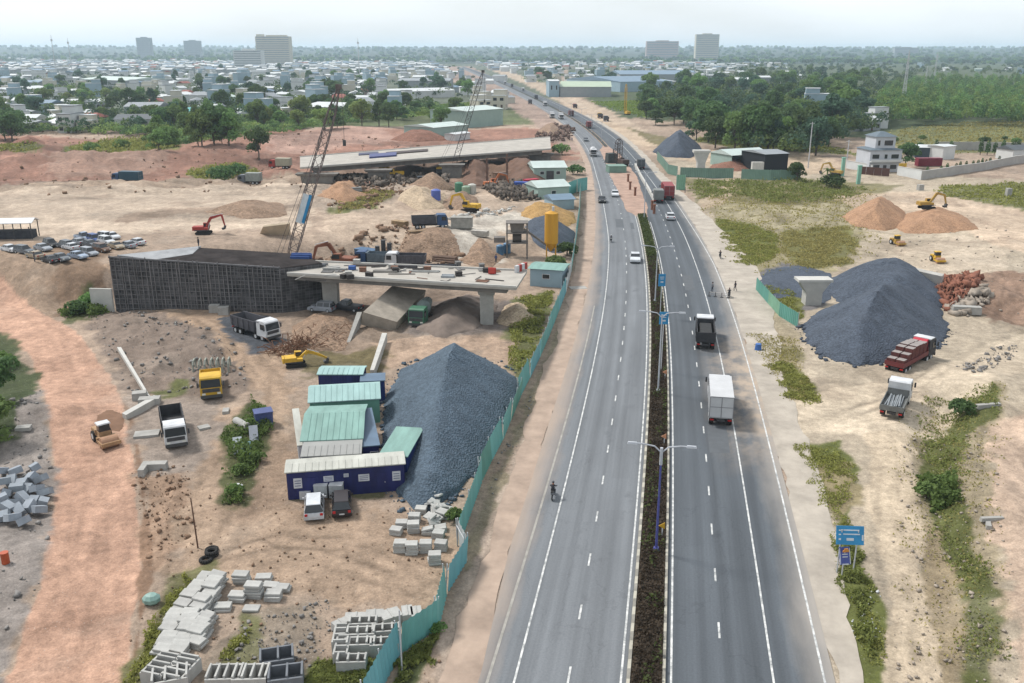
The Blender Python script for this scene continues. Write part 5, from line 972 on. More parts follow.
# ================================================================= PEOPLE AND MOTORBIKES
def skin_body(name, joints, edges, radii, mats, zsplit, parent=None):
    me = bpy.data.meshes.new(name); me.from_pydata(joints, edges, []); o = bpy.data.objects.new(name, me); COL.objects.link(o)
    sk = o.modifiers.new('s', 'SKIN'); 
    for v, r in zip(me.skin_vertices[0].data, radii): v.radius = (r, r)
    me.skin_vertices[0].data[0].use_root = True
    sb = o.modifiers.new('b', 'SUBSURF'); sb.levels = 1; sb.render_levels = 1
    dg = bpy.context.evaluated_depsgraph_get(); m2 = bpy.data.meshes.new_from_object(o.evaluated_get(dg)); bpy.data.objects.remove(o)
    for m_ in mats: m2.materials.append(m_)
    for p in m2.polygons: p.material_index = zsplit(p.center); p.use_smooth = True
    b = bpy.data.objects.new(name, m2); COL.objects.link(b)
    if parent: b.parent = parent
    return b
BODY = {}
def person(label, loc, rz, shirt, trousers, pose='stand', hat=None):
    r = T('person', label, 'person', loc, rz)
    if pose in ('stand', 'walk'):
        st = .12 if pose == 'stand' else .3
        J = [(0, 0, .95), (0, 0, 1.15), (0, .01, 1.38), (0, .01, 1.5), (0, .03, 1.62), (0, .02, 1.72), (.17, 0, 1.4), (.24, .02, 1.14), (.25, .14, .92), (-.17, 0, 1.4), (-.24, -.02, 1.14), (-.25, .08, .9), (.09, 0, .88), (.10, st*.6, .48), (.11, st*.3, .08), (.12, st*.3+.14, .04), (-.09, 0, .88), (-.10, -st*.2, .48), (-.11, -st, .08), (-.12, -st+.14, .04)]
    else:
        J = [(0, -.25, .82), (0, -.2, 1.02), (0, -.08, 1.24), (0, -.05, 1.36), (0, 0, 1.48), (0, 0, 1.58), (.18, -.08, 1.24), (.27, .15, 1.06), (.27, .42, 1.03), (-.18, -.08, 1.24), (-.27, .15, 1.06), (-.27, .42, 1.03), (.11, -.2, .80), (.17, .22, .74), (.17, .12, .34), (.17, .28, .3), (-.11, -.2, .80), (-.17, .22, .74), (-.17, .12, .34), (-.17, .28, .3)]
    E = [(0, 1), (1, 2), (2, 3), (3, 4), (4, 5), (2, 6), (6, 7), (7, 8), (2, 9), (9, 10), (10, 11), (0, 12), (12, 13), (13, 14), (14, 15), (0, 16), (16, 17), (17, 18), (18, 19)]
    Rr = [.15, .14, .16, .06, .10, .085, .07, .05, .035, .07, .05, .035, .10, .07, .045, .04, .10, .07, .045, .04]
    hz = J[3][2]; hip = J[0][2]
    skin_body('body', J, E, Rr, [shirt, trousers, skin], lambda c: 2 if c.z > hz+.02 or (abs(c.x) > .225 and c.z < J[7][2]-.08 and c.z > .5) else (1 if c.z < hip-.03 and abs(c.x) < .23 else 0), r)
    h = J[4]; m = MB(); m.ball((h[0], h[1]-.01, h[2]+.05), (.125, .14, .12), 10, 6); m.v = [(x, y, max(z, h[2]+.02)) for x, y, z in m.v]; m.build('hair' if not hat else 'helmet', hat or M('black_hair', (.015, .013, .012), .7, .2, 2, raw=True), r); return r
cl_blk = M('cloth_black', (.03, .03, .035), .9, .2, 3, raw=True); cl_blue = M('cloth_blue', (72, 92, 140), .9, .15, 3); cl_grey = M('cloth_grey', (130, 130, 134), .9, .15, 3); cl_or = M('cloth_orange', (216, 110, 50), .9, .15, 3); cl_wh = M('cloth_white', (215, 215, 215), .9, .1, 3); cl_dk = M('trousers_dark', (.04, .045, .06), .9, .2, 3, raw=True)
def motorbike(label, loc, rz, pm, group=None):
    r = T('motorbike', label, 'motorbike', loc, rz, group)
    for y in (-.62, .62):
        m = MB(); m.cyl((-.05, y, .29), (.05, y, .29), .29, .29, 14); o = m.build('wheel', rubber, r); m = MB(); m.cyl((-.06, y, .29), (.06, y, .29), .17, .17, 10); m.build('rim', steel_lt, o)
    m = MB(); m.side([(-.75, .6), (-.3, .42), (.3, .4), (.55, .85), (.42, .9), (.2, .62), (-.2, .72), (-.8, .78)], .12); m.build('body', pm, r); m = MB(); m.side([(-.75, .79), (-.72, .86), (0, .8), (.05, .73)], .13); m.build('seat', M('seat_black', (.02, .02, .02), .7, .1, 1, raw=True), r)
    m = MB(); m.tube([(-.36, .38, 1.02), (0, .46, .95), (.36, .38, 1.02)], .02, 5); m.cyl((0, .46, .95), (0, .62, .3), .035, .035, 6); m.build('handlebar', steel_dk, r); m = MB(); m.ball((0, .56, .85), (.09, .07, .08), 8, 5); m.build('headlight', lampglass, r); m = MB(); m.cyl((.12, -.8, .4), (.12, -.2, .32), .05, .04, 8); m.build('exhaust', steel_lt, r); return r
def biker(lab_b, lab_p, px, py, away, pm, shirt, hat=None, lane=True):
    p = atz(px, py, .02); rz = road_rz(p.y)+(0 if away else math.pi); motorbike(lab_b, p, rz, pm); person(lab_p, p, rz, shirt, cl_dk, 'ride', hat)
hel = [paint('helmet_dark', (60, 62, 70)), paint('helmet_white', (220, 220, 222)), paint('helmet_red', (180, 60, 60))]
biker('dark motorbike riding alone on the empty outer lane of the near carriageway', 'person in black with dark helmet riding the lone motorbike in the near lane', 553, 497, True, paint('bike_grey', (120, 124, 130)), cl_blk, hel[0])
biker('motorbike far up the carriageway beside the dusty shoulder', 'person in grey riding a motorbike beside the dusty shoulder', 611, 242, False, paint('bike_dark', (60, 60, 66)), cl_grey, hel[1])
biker('motorbike on the pale shoulder opposite the oval grass patch', 'person in black riding on the pale shoulder opposite the oval grass patch', 720, 258, True, MATS['bike_dark'], cl_blk, hel[0])
biker('motorbike passing the roadworks barrier', 'person in dark clothes on the motorbike passing the roadworks barrier', 729, 297, True, MATS['bike_dark'], cl_blk, hel[0])
biker('small motorbike behind the white tanker truck on the far carriageway', 'person in blue on the small motorbike behind the white tanker truck', 572, 141, False, MATS['bike_dark'], cl_blue, hel[2])
person('person standing at the kerb beyond the red container truck', atz(685, 193, .02), 1.2, cl_dk, cl_dk)
person('worker in grey standing at the near end of the roadworks barrier', atz(712, 292, .02), -1.2, cl_grey, cl_dk); person('worker in dark clothes standing at the shoulder end of the roadworks barrier', atz(735, 291, .02), 1.9, cl_blk, cl_dk, 'walk')
for px_, py_, lab_, sh in ((30, 236, 'person in dark clothes standing by the white bus shed', cl_blk), (35, 262, 'person in dark clothes standing below the row of parked cars', cl_dk), (199, 250, 'person standing on top of the dark earth wall', cl_blk), (496, 263, 'worker in blue beside the blue tanks', cl_blue), (905, 392, 'dark figure with a black cap standing by the flatbed truck cab', cl_blue)):
    q = G(px_, py_)
    if 'top of the dark' in lab_: q = atz(199, 248, zt0+.35); 
    person(lab_, q, rng.random()*6, sh, cl_dk, 'walk' if 'worker' in lab_ else 'stand')
p0 = atz(709, 296, .02); p1 = atz(728, 298, .02); r = T('roadworks_barrier', 'low pale roadworks barrier lying across the shoulder lane', 'barrier', (p0+p1)/2); d = (p1-p0)/2
m = MB(); m.cyl(-d+Vector((0, 0, .7)), d+Vector((0, 0, .7)), .06, .06, 6); m.cyl(-d+Vector((0, 0, .35)), d+Vector((0, 0, .35)), .06, .06, 6); m.build('rail', paint('barrier_pale', (206, 200, 196)), r)
for k in (-1, -.33, .33, 1): m = MB(); m.cyl(d*k, d*k+Vector((0, 0, .8)), .06, .06, 6); m.cbox(tuple(d*k+Vector((0, 0, .04))), (.5, .4, .08)); m.build('leg', steel_dk, r)
# ================================================================= VEHICLES ON THE HIGHWAY
P_wht = carpaint('white', (226, 230, 234)); P_slv = carpaint('silver', (170, 176, 184)); P_blk = carpaint('black', (48, 50, 54)); P_gry = carpaint('grey', (112, 118, 124)); P_blu = carpaint('blue', (66, 92, 150)); P_brn = carpaint('brown', (112, 84, 66)); P_tan = carpaint('sand', (176, 160, 136)); P_red = carpaint('maroon', (50, 42, 44)); P_pal = carpaint('pale_blue', (170, 186, 206))
ywl = paint('machine_yellow', (228, 182, 50), .5); redc = paint('machine_red', (176, 62, 50), .5); orc = paint('machine_orange', (196, 112, 60), .5); grn = paint('machine_green', (70, 124, 96)); bedgrey = M('tipper_grey', (92, 92, 98), .7, .25, 1.2); bedblack = M('tipper_black', (.035, .035, .038), .7, .3, 1.2, raw=True); boxw = M('white_cargo_box', (216, 217, 218), .6, .08, .6); contr = paint('container_red', (150, 52, 56), .5); mint = M('mint_metal', (150, 196, 178), .5, .1, .6)
truck_blue = paint('truck_blue', (52, 86, 128)); bedsteel = M('flatbed_steel', (128, 130, 128), .6, .25, 1.2)
def onroad(px, py, away, **k): p = atz(px, py, .02); return p, road_rz(p.y)+(0 if away else math.pi)
p, rz = onroad(721, 427, True); f_ = Vector((-math.sin(rz), math.cos(rz), 0))
truck('white box truck seen from behind in the slow lane of the highway', p+f_*4.6, rz-.02, white, boxw, 'box', 9.4, 'box_truck')
p, rz = onroad(706, 350, True); f_ = Vector((-math.sin(rz), math.cos(rz), 0))
truck('black dump truck with a white cab ahead of the white box truck', p+f_*4., rz-.03, white, bedblack, 'dump', 8.4, 'dump_truck', load=M('dark_load', (.03, .03, .03), .9, .4, 2, .4, raw=True), axles=4)
for lab, px, py, aw, pm, kd in (('white car alone beside the central hedge, coming towards the camera', 635, 261, False, P_wht, 'sedan'), ('white car behind the dark car beside the dug-up island', 615, 196, False, P_wht, 'sedan'), ('dark car side by side with a white car near the dug-up island', 602, 202, False, P_blk, 'sedan'), ('white car following the grey truck and the red container truck', 670, 219, True, P_wht, 'sedan'), ('small dark car far up the carriageway before the white tanker', 586, 141, False, P_gry, 'sedan')):
    p, rz = onroad(px, py, aw); car(lab, p, rz, pm, kd, name='car', sc=1.1)
p, rz = onroad(670, 200, True); truck('red container truck side by side with the grey truck', p+Vector((0, 5, 0)), rz, redc, contr, 'container', 10.5, 'container_truck', sc=1.12)
p, rz = onroad(660, 204, True); truck('grey box truck between the concrete barrier and the red container truck', p+Vector((0, 4, 0)), rz, white, M('grey_canopy', (136, 140, 138), .7, .1, 1), 'box', 6.5, 'box_truck', axles=2)
p, rz = onroad(642, 170, True); truck('dark grey box truck passing the concrete barrier by the drilling rig', p+Vector((0, 4, 0)), rz, white, M('dark_canopy', (92, 98, 102), .7, .1, 1), 'box', 6.5, 'box_truck', axles=2)
# tanker
def tanker(label, p, rz):
    r = truck(label, p, rz, white, white, 'none', 8., 'tanker_truck'); m = MB(); m.cyl((0, -3.9, 2.1), (0, 1.3, 2.1), 1.15, 1.15, 16); m.build('tank', boxw, r); return r
p, rz = onroad(594, 157, False); tanker('white tanker truck heading towards the camera past the dug-up island', p+Vector((0, 4, 0)), rz)
for lab, px, py, aw, cm, bm, kd, L in (('red lorry with a box body, nearest of the two beyond the drilling rig', 589, 128, True, redc, M('lorry_maroon', (126, 60, 60), .6, .1, 1), 'container', 9), ('dark red lorry farther up the highway', 571, 116, True, redc, M('lorry_brown', (104, 62, 58), .6, .1, 1), 'container', 9), ('white lorry beside another at the far road junction', 561, 119, False, white, boxw, 'box', 8), ('white lorry at the kerb of the far road junction', 552, 118, False, white, boxw, 'box', 8), ('small dark lorry parked on the far dirt roadside', 606, 121, True, P_gry, bedgrey, 'dump', 7), ('yellowish small lorry on the far dirt roadside', 600, 118, True, ywl, bedgrey, 'dump', 7), ('reddish lorry on the far dirt roadside beside the field', 575, 108, True, redc, bedgrey, 'dump', 7)):
    p, rz = onroad(px, py, aw); truck(lab, p, rz, cm, bm, kd, L, 'lorry', 'lorry')
for i, (px, py) in enumerate(((536, 99), (523, 91), (512, 87), (545, 106), (530, 104), (505, 84))):
    p = atz(px, py, .02); truck(('pale', 'grey', 'white', 'bluish', 'dusty', 'tiny')[i]+' lorry far away along the dividing strip of the highway', p, road_rz(p.y)+(i % 2)*math.pi, white if i % 2 else P_gry, boxw if i % 2 else bedgrey, 'box', 7, 'lorry', 'lorry')
# drilling machines in the dug-up island
def drill_rig(label, px, py, ptop, pm, rz=0., sc=None, mast=.45):
    p = G(px, py); h = zrow(p.y, ptop)-p.z; r = T('drilling_rig', label, 'drilling rig', p, rz); tracks(r, 2.8, 4.2); m = MB(); m.box(-1.3, 1.3, -2.8, .8, .9, 2.4); m.build('engine_house', pm, r); m = MB(); m.box(.3, 1.3, .8, 2., 1.0, 2.8); c = m.build('cab', pm, r); m = MB(); m.box(.35, 1.25, 1.98, 2.03, 1.7, 2.7); m.build('window', glass, c)
    m = MB(); lattice(m, (-.4, 2.2, .4), (-.4, 2.0, h), mast*2, mast*2, 10, .1); m.build('mast', pm, r); m = MB(); m.cyl((-.4, 2.8, .1), (-.4, 2.8, h*.85), .18, .18, 8); m.build('drill_rod', steel_dk, r); m = MB(); m.cyl((-.4, -.5, 2.4), (-.4, 1.8, h*.6), .1, .1, 6); m.build('back_stay', pm, r); return r
drill_rig('dark drilling rig with a tall mast in the dug-up island between the carriageways', 622, 166, 139, M('rig_dark', (86, 70, 64), .7, .3, 1), .4, mast=1.0)
drill_rig('yellow drilling rig with a slim tall mast at the edge of the green field', 627, 115, 84, ywl, .3, mast=.6)
p = G(611, 163); r = T('equipment_skid', 'tall dark pump skid beside the drilling rig in the dug-up island', 'machine', p, .2); m = MB(); m.box(-1.8, 1.8, -2, 2, .3, 3.6, .9, .9); m.build('housing', M('skid_dark', (74, 80, 78), .8, .3, 1), r); m = MB(); m.box(-2, 2, -2.2, 2.2, 0, .28); m.build('skid_base', steel_dk, r); m = MB(); m.cyl((.8, 0, 3.6), (.8, 0, 5.2), .2, .2, 8); m.build('exhaust', steel_dk, r)
p = G(616, 172); m = MB(); m.box(-3, 3, -3, 3, .02, 2.2, .98, .98); m.box(-3.1, 3.1, -3.1, 3.1, 2.2, 2.35); o = m.build('site_container', MATS['fence_sheet_mint']); o.location = p; o.rotation_euler = (0, 0, .1); tag(o, 'low mint green site box in front of the dark drilling rig', 'container')
for k, (px, py) in enumerate(((630, 190), (635, 196), (628, 182), (652, 210), (654, 214))):
    p = G(px, py); m = MB(); m.cyl((0, 0, 0), (0, 0, 2.2), .35, .3, 8); m.cyl((0, 0, 2.2), (0, 0, 2.5), .45, .45, 8); o = m.build('pile_casing', M('rusty_steel', (150, 104, 84), .9, .3, 1)); o.location = p; tag(o, 'rusty pile casing standing in the dug-up island %s' % ('near its edge', 'beside a taller one', 'behind the others', 'by the grey lamp', 'at the tip of the hedge')[k], 'pile casing')
# ================================================================= YARD VEHICLES AND MACHINES
q, rz, L = between((240, 330), (273, 341)); truck('white cab dump truck with a grey tipper standing on the dark gravel pad', q, rz, white, bedgrey, 'dump', 8.4, 'dump_truck', axles=4)
q, rz, L = between((175, 428), (177, 453)); p = G(177, 453); truck('white cab dump truck with a black tipper facing the camera beside the grey slabs', Vector((p.x*1.05, p.y+4.1, p.z)), FC(p)+.03, white, bedblack, 'dump', 8.2, 'dump_truck', sc=.9)
p = G(214, 402); r = truck('yellow cab truck facing the camera at the end of the pipe rack', Vector((p.x*1.04, p.y+3.6, p.z)), FC(p)-.02, ywl, ywl, 'flat', 7.2, 'flatbed_truck')
p = G(109, 452); roller('orange brown roller with a white cab roof on the pink haul road', Vector((p.x*1.03, p.y+2.2, p.z)), FC(p)+.25, M('roller_tan', (186, 150, 112), .7, .2, 1), M('dusty_drum', (190, 150, 122), .9, .15, 1.5), white, .8)
p = G(317, 524); car('white hatchback parked in front of the long navy cabin', Vector((p.x*1.04, p.y+2.3, p.z)), AW(p)-.05, P_wht, 'suv', sc=.94)
p = G(344, 521); car('black car parked beside the white hatchback', Vector((p.x*1.04, p.y+2.3, p.z)), AW(p)-.02, P_red, 'suv', sc=.94)
cars = [(7, 253, P_wht, 'sedan', 'white sedan at the edge of the embankment under the bus shed'), (21, 255, P_gry, 'suv', 'grey car second along the embankment edge'), (32, 259, P_tan, 'sedan', 'sand coloured car third along the embankment edge'), (47, 264, P_blk, 'sedan', 'black sedan at the front corner of the car park'), (58, 262, P_gry, 'sedan', 'grey sedan beside the black one at the front corner'), (75, 260, P_pal, 'sedan', 'pale blue sedan at the end of the front row'), (86, 257, P_slv, 'suv', 'silver SUV beside the pale blue sedan'),
        (48, 248, P_blk, 'suv', 'black SUV at the start of the middle row'), (62, 249, P_gry, 'suv', 'grey SUV next to the black SUV in the middle row'), (75, 246, P_slv, 'sedan', 'silver sedan in the middle row'), (81, 241, P_pal, 'pickup', 'pale blue pickup in the back row'), (92, 243, P_blu, 'suv', 'blue SUV, the bluest car in the car park'), (100, 240, P_wht, 'suv', 'white SUV beside the blue one in the back row'), (110, 240, P_wht, 'sedan', 'white sedan at the outer end of the back row'),
        (99, 253, P_brn, 'suv', 'brown car parked nearest the dark earth wall'), (114, 250, P_tan, 'sedan', 'sand coloured sedan beside the brown car'), (125, 249, P_slv, 'sedan', 'silver sedan third along the row by the earth wall'), (134, 246, P_wht, 'sedan', 'white sedan at the far end of the row by the earth wall')]
for px, py, pm, kd, lb in cars+[(68, 251, P_wht, 'sedan', 'white sedan squeezed between the middle row and the front row'), (88, 248, P_gry, 'sedan', 'grey sedan behind the silver one in the middle row'), (104, 245, P_wht, 'suv', 'white SUV between the back row and the brown car'), (40, 252, P_slv, 'sedan', 'silver sedan at the bus shed end of the middle row')]:
    q = G(px, py); car(lb, q+Vector((0, 1.2, .03)), FC(q)+rng.choice((.5, .62, .45, -2.6)) + rng.uniform(-.1, .1), pm, kd, 'cars in the earth car park', sc=.86)
p = G(10, 238); r = T('bus_shed', 'white roofed open shelter with dark sides beside the parked cars', 'shelter', p, .12)
m = MB(); m.side([(-2, 3.2), (0, 3.9), (2, 3.2), (2, 3.1), (0, 3.75), (-2, 3.1)], 5.2); m.build('roof', white, r)
for x in (-4.8, -1.6, 1.6, 4.8):
    for y in (-1.8, 1.8): m = MB(); m.cyl((x, y, -.2), (x, y, 3.15), .1, .1, 6); m.build('post', steel_dk, r)
m = MB(); m.box(-4.6, 4.6, -1.2, 1.4, 0, 1.5); m.build('stored_goods', M('stored_dark', (70, 72, 78), .9, .4, 1), r)
excavator('red excavator with a raised arm on the pale flat ground', G(204, 234), -1.45, redc, boom=((.6, 1.6), (2.2, 4.4), (5.2, 5.2)), arm=((5.2, 5.2), (5.8, 2.2)), sc=.72)
p = G(925, 219); p.z = 2.6; excavator('yellow excavator digging on the crest of the orange earth heap', p, -1.5, M('machine_ochre', (196, 158, 76), .6, .2, 1), sc=.82)
excavator('small yellow excavator with its arm stretched out beside the tangle of rebar', G(296, 366), -1.25, ywl, boom=((.6, 1.5), (2.6, 3.0), (4.6, 2.2)), arm=((4.6, 2.2), (6.6, 1.1)), sc=.62)
for px, py, lb in ((285, 352, 'brown rebar tangle at the edge of the dark gravel pad'), (303, 347, 'brown rebar tangle behind the small yellow excavator'), (322, 340, 'brown rebar tangle beside the leaning wing wall')):
    q = G(px, py); m = MB()
    for k in range(60):
        a = Vector((rng.uniform(-2, 2), rng.uniform(-2, 2), rng.random()*.4)); b = a+Vector((rng.uniform(-2.2, 2.2), rng.uniform(-1.6, 1.6), rng.uniform(-.2, 1.6))); c = b+Vector((rng.uniform(-1, 1), rng.uniform(-1, 1), rng.uniform(-1., .2))); c.z = max(c.z, .02); m.tube([a, b, c], .045, 4)
    o = m.build('rebar_tangle', M('rust_rebar', (128, 92, 70), .9, .3, 2)); o.location = q; tag(o, lb, 'rebar')
excavator('brown excavator amid broken concrete behind the cluttered deck', G(342, 252), 1.4, M('machine_rust', (146, 92, 68), .7, .2, 1))
excavator('yellow excavator half hidden under the white overpass', G(395, 178), 1.3, ywl, boom=((.6, 1.6), (2.6, 3.6), (5., 3.)))
excavator('yellow excavator working beside the far dirt road', G(835, 176), .8, M('machine_ochre2', (200, 166, 90), .6, .2, 1), sc=.9)
roller('yellow roller standing alone on the flat pad behind the gravel heaps', G(937, 262), math.pi, ywl, MATS['dusty_drum'], ywl, .72); roller('yellow roller parked at the foot of the orange earth heap', G(897, 245), math.pi+.2, MATS['machine_ochre'], MATS['dusty_drum'], ywl, .72)
q, rz, L = between((884, 378), (933, 352)); r = truck('red truck loaded with dark brick blocks at the foot of the dark gravel heap', q, rz, bedblack, paint('truck_maroon', (122, 52, 54)), 'bricks', 10.2, 'loaded_truck', axles=4)
bl = M('brick_block', (108, 62, 58), .9, .25, 2); bt_ = M('pale_block_top', (168, 160, 156), .9, .15, 2)
k = 0
for y in (-4.4, -3.2, -2., -.8, .4, 1.6):
    for x in (-.58, .58):
        hh = (.75, 1.25, 1.75, 1.85, 1.8, 1.7)[k//2]; m = MB(); m.box(x-.52, x+.52, y-.52, y+.52, 1.21, 1.21+hh); bk = m.build('brick_pallet', bl, None); m = MB(); m.box(x-.5, x+.5, y-.5, y+.5, 1.212+hh, 1.25+hh); m.build('top_sheet', bt_, bk); bk.location = q; bk.rotation_euler = (0, 0, rz)
        tag(bk, '%s pallet of dark red bricks %s on the loaded truck' % (('low', 'stepped', 'tall', 'tall', 'tall', 'tall')[k//2], ('at the tail end', 'second from the tail', 'third from the tail', 'in the middle', 'second from the cab', 'next to the cab')[k//2]+(', near side' if x > 0 else ', far side')), 'brick pallet', 'brick pallets on the loaded truck'); k += 1
m = MB(); m.cyl((-.9, 2.75, 2.3), (.9, 2.75, 2.3), .78, .78, 14); m.build('red_drum', paint('drum_red', (196, 40, 60)), r); m = MB(); m.box(-1.15, 1.15, 3.05, 4.4, 2.99, 3.1); m.build('white_cab_roof', white, r)
q, rz, L = between((886, 428), (903, 392)); r = truck('grey flatbed truck with a white cab carrying loose pipes on the dirt road', q, rz, white, bedsteel, 'flat', 7.2, 'flatbed_truck', axles=2)
for k in range(9):
    m = MB(); m.cyl((0, -2, 0), (0, 2, 0), .09, .09, 6); o = m.build('steel_pipe', M('grey_pipe', (156, 162, 166), .6, .2, 1)); c, s = math.cos(rz), math.sin(rz); x, y = -.75+k*.18, -1.0+rng.uniform(-.3, .3); o.location = q+Vector((c*x-s*y, s*x+c*y, 1.32+.1*(k % 2)+.12*rng.random())); o.rotation_euler = (0, 0, rz+rng.uniform(-.08, .08)); tag(o, 'loose grey pipe lying on the bed of the grey flatbed truck', 'pipe', 'pipes on the flatbed truck')
q = G(423, 322); r = truck('green concrete mixer standing under the cluttered deck', q, math.pi-.2, grn, grn, 'none', 7., 'concrete_mixer'); m = MB(); m.cyl((0, -2.9, 2.6), (0, -.6, 2.2), .7, 1.15, 14); m.cyl((0, -.6, 2.2), (0, .9, 2.0), 1.15, .6, 14); m.build('mixing_drum', M('mixer_grey', (138, 150, 146), .7, .2, 1), r)
car('pale van parked in the shade under the cluttered deck', G(322, 311), 1.3, P_slv, 'suv', sc=.95); car('dark pickup parked beside the pier under the cluttered deck', G(347, 309), 1.2, P_blk, 'pickup', sc=1.)
q = G(128, 183); truck('dark teal truck parked on the red earth far from the others', q, 1.4, truck_blue, paint('tarp_teal', (44, 86, 104)), 'box', 9., 'lorry', 'lorry'); q = G(250, 180); truck('dark lorry with a pale top parked by the green scrub', q, 1.5, P_gry, M('lorry_pale', (160, 166, 160), .7, .2, 1), 'box', 7., 'lorry', 'lorry')
q = G(281, 174); truck('red cab lorry parked at the earth end of the white overpass', q, 1.45, redc, M('lorry_cream', (190, 186, 164), .7, .1, 1), 'box', 7.5, 'lorry', 'lorry')
q = G(376, 254); truck('blue grey truck with lifted body behind the cluttered deck', q, 1.45, truck_blue, M('tipper_blue_grey', (112, 126, 136), .7, .2, 1), 'dump', 8., 'dump_truck')
q = G(437, 193); 
q = G(283, 259); tipw = atz(338, 90, 0); z_tip = zrow(q.y, 88); d_ = ray(338, 88); tp = Vector((0, 0, 0)); t_ = q.y/d_[1]; tp = Vector((d_[0]*t_, q.y, CAM_H+d_[2]*t_)); 
cc = crawler_crane('tall crawler crane with a blue and white banner behind the dark earth wall', q, 0, orc, (tp.x-q.x, .6, tp.z-q.z), 1.7, M('crane_lattice_rust', (.10, .08, .075), .7, .4, 1, raw=True), foot=(.6, .6, 1.7), panel=(.27, .43))
q = G(442, 172); d_ = ray(483, 72); t_ = (q.y+4)/d_[1]; tp = Vector((d_[0]*t_, q.y+4, CAM_H+d_[2]*t_))
crawler_crane('yellow crawler crane with a long dark boom in front of the white overpass', q, 0, ywl, (tp.x-q.x, 4, tp.z-q.z), 1.7, None, foot=(3.4, .8, 1.7))
# ================================================================= SITE CABINS
navy = M('navy_steel', (34, 42, 104), .6, .35, .9, spec=.4, streak=(1, 1, .3), detail=8); navy2 = M('blue_steel', (38, 62, 130), .5, .15, .5, spec=.4); r_white = M('pale_sheet_roof', (204, 204, 194), .7, .26, .7, streak=(1, .25, 1), detail=8); r_green = M('mint_sheet_roof', (142, 180, 170), .65, .22, .6, streak=(1.5, .35, 1), detail=8); r_teal = M('pale_teal_roof', (172, 206, 202), .65, .18, .6, streak=(1.5, .35, 1), detail=8); r_grey = M('grey_sheet_roof', (172, 172, 168), .6, .1, .5); r_blue = M('steel_blue_roof', (106, 128, 150), .5, .12, .5)
paper = paint('paper_white', (222, 224, 228))
def cabin(label, fl, fr, depth, h, wallm, roofm, pitch=.0, over=.15, windows=(), doors=(), posters=(), z=0., name='site_cabin', cat='site cabin'):
    a, b = atz(fl[0], fl[1], h+z), atz(fr[0], fr[1], h+z); L = (b-a).length; rz = math.atan2(b.y-a.y, b.x-a.x); r = T(name, label, cat, (a.x, a.y, z-.05), rz)
    m = MB(); m.box(0, L, 0, depth, -.3, h-.05); m.build('wall', wallm, r)
    m = MB(); n_ = 1
    if pitch > 0: m.side([(-over, h-.04), (depth/2, h+pitch), (depth+over, h-.04), (depth+over, h+.06), (depth/2, h+pitch+.1), (-over, h+.06)], L/2+over); m.v = [(x+L/2, y, zz) for x, y, zz in m.v]
    else: m.add([(-over, -over, h-.04), (L+over, -over, h-.04), (L+over, depth+over, h-.04-pitch), (-over, depth+over, h-.04-pitch), (-over, -over, h+.06), (L+over, -over, h+.06), (L+over, depth+over, h+.06-pitch), (-over, depth+over, h+.06-pitch)], [(3, 2, 1, 0), (4, 5, 6, 7), (0, 1, 5, 4), (1, 2, 6, 5), (2, 3, 7, 6), (3, 0, 4, 7)])
    rf = m.build('roof', roofm, r); m = MB()
    k = .5
    while k < L:
        if pitch > 0: m.add([(k-.03, -over, h+.07), (k+.03, -over, h+.07), (k+.03, depth/2, h+pitch+.11), (k-.03, depth/2, h+pitch+.11), (k, -over, h+.11), (k, depth/2, h+pitch+.15)], [(0, 4, 5, 3), (4, 1, 2, 5), (0, 1, 4)])
        k += .6
    if m.v: m.build('roof_ribs', roofm, rf)
    m = MB(); k = .3
    while k < L: m.box(k-.04, k+.04, -.03, 0, 0, h-.12); k += .35
    k = .3
    while k < depth: m.box(L, L+.03, k-.04, k+.04, 0, h-.12); m.box(-.03, 0, k-.04, k+.04, 0, h-.12); k += .35
    m.build('wall_ribs', wallm, r)
    for x, w in windows: m = MB(); m.box(x*L-w/2, x*L+w/2, -.06, -.032, 1.2, 2.1); f = m.build('window', white, r); m = MB(); m.box(x*L-w/2+.06, x*L+w/2-.06, -.075, -.061, 1.26, 2.04); m.build('pane', glass, f)
    for x in doors: m = MB(); m.box(x*L-.42, x*L+.42, -.06, -.032, .05, 2.05); f = m.build('door', wallm, r); m = MB(); m.box(x*L+.28, x*L+.34, -.1, -.062, 1., 1.12); m.build('handle', steel_lt, f)
    for x, z0, w, hh in posters:
        m = MB(); m.box(x*L-w/2, x*L+w/2, -.05, -.031, z0, z0+hh); f = m.build('notice_board', paper, r); m = MB()
        for q_ in range(3): m.box(x*L-w*.38, x*L+w*.38, -.058, -.0505, z0+hh*(.2+.25*q_), z0+hh*(.28+.25*q_))
        m.build('notice_print', M('notice_grey', (120, 124, 150), .8, .1, 1), f)
    return r
cabin('long navy cabin with a pale roof and white notices, in front of the other cabins', (286, 472), (404, 463), 2.5, 2.75, navy, r_white, .12, posters=((.09, 1.1, .75, 1.0), (.35, 1.55, .9, .55), (.50, 1.85, .45, .35), (.65, 1.3, 1.0, .7), (.93, 1.1, .75, .95)), doors=(.2, .8))
cabin('navy cabin with a grey roof squeezed behind the long navy cabin', (302, 456), (360, 453), 3.6, 2.85, navy, r_grey, .10)
cabin('cabin with a wide mint gable roof behind the grey roofed cabin', (302.5, 440), (361, 437.5), 8.6, 3.0, navy, r_green, .95, over=.25)
cabin('white side cabin with a narrow pale lean-to roof along the mint roof', (298.5, 445), (303, 444.5), 9.6, 2.5, white, r_white)
cabin('navy cabin with a steel-blue flat roof between mint and teal roofs', (362.5, 446), (378.5, 444.5), 9.6, 2.7, navy, r_blue, windows=((.7, .8),))
cabin('cabin with a teal roof turned towards the big gravel heap', (380, 454.5), (406.5, 456), 6.6, 2.7, navy2, MATS['mint_sheet_roof'])
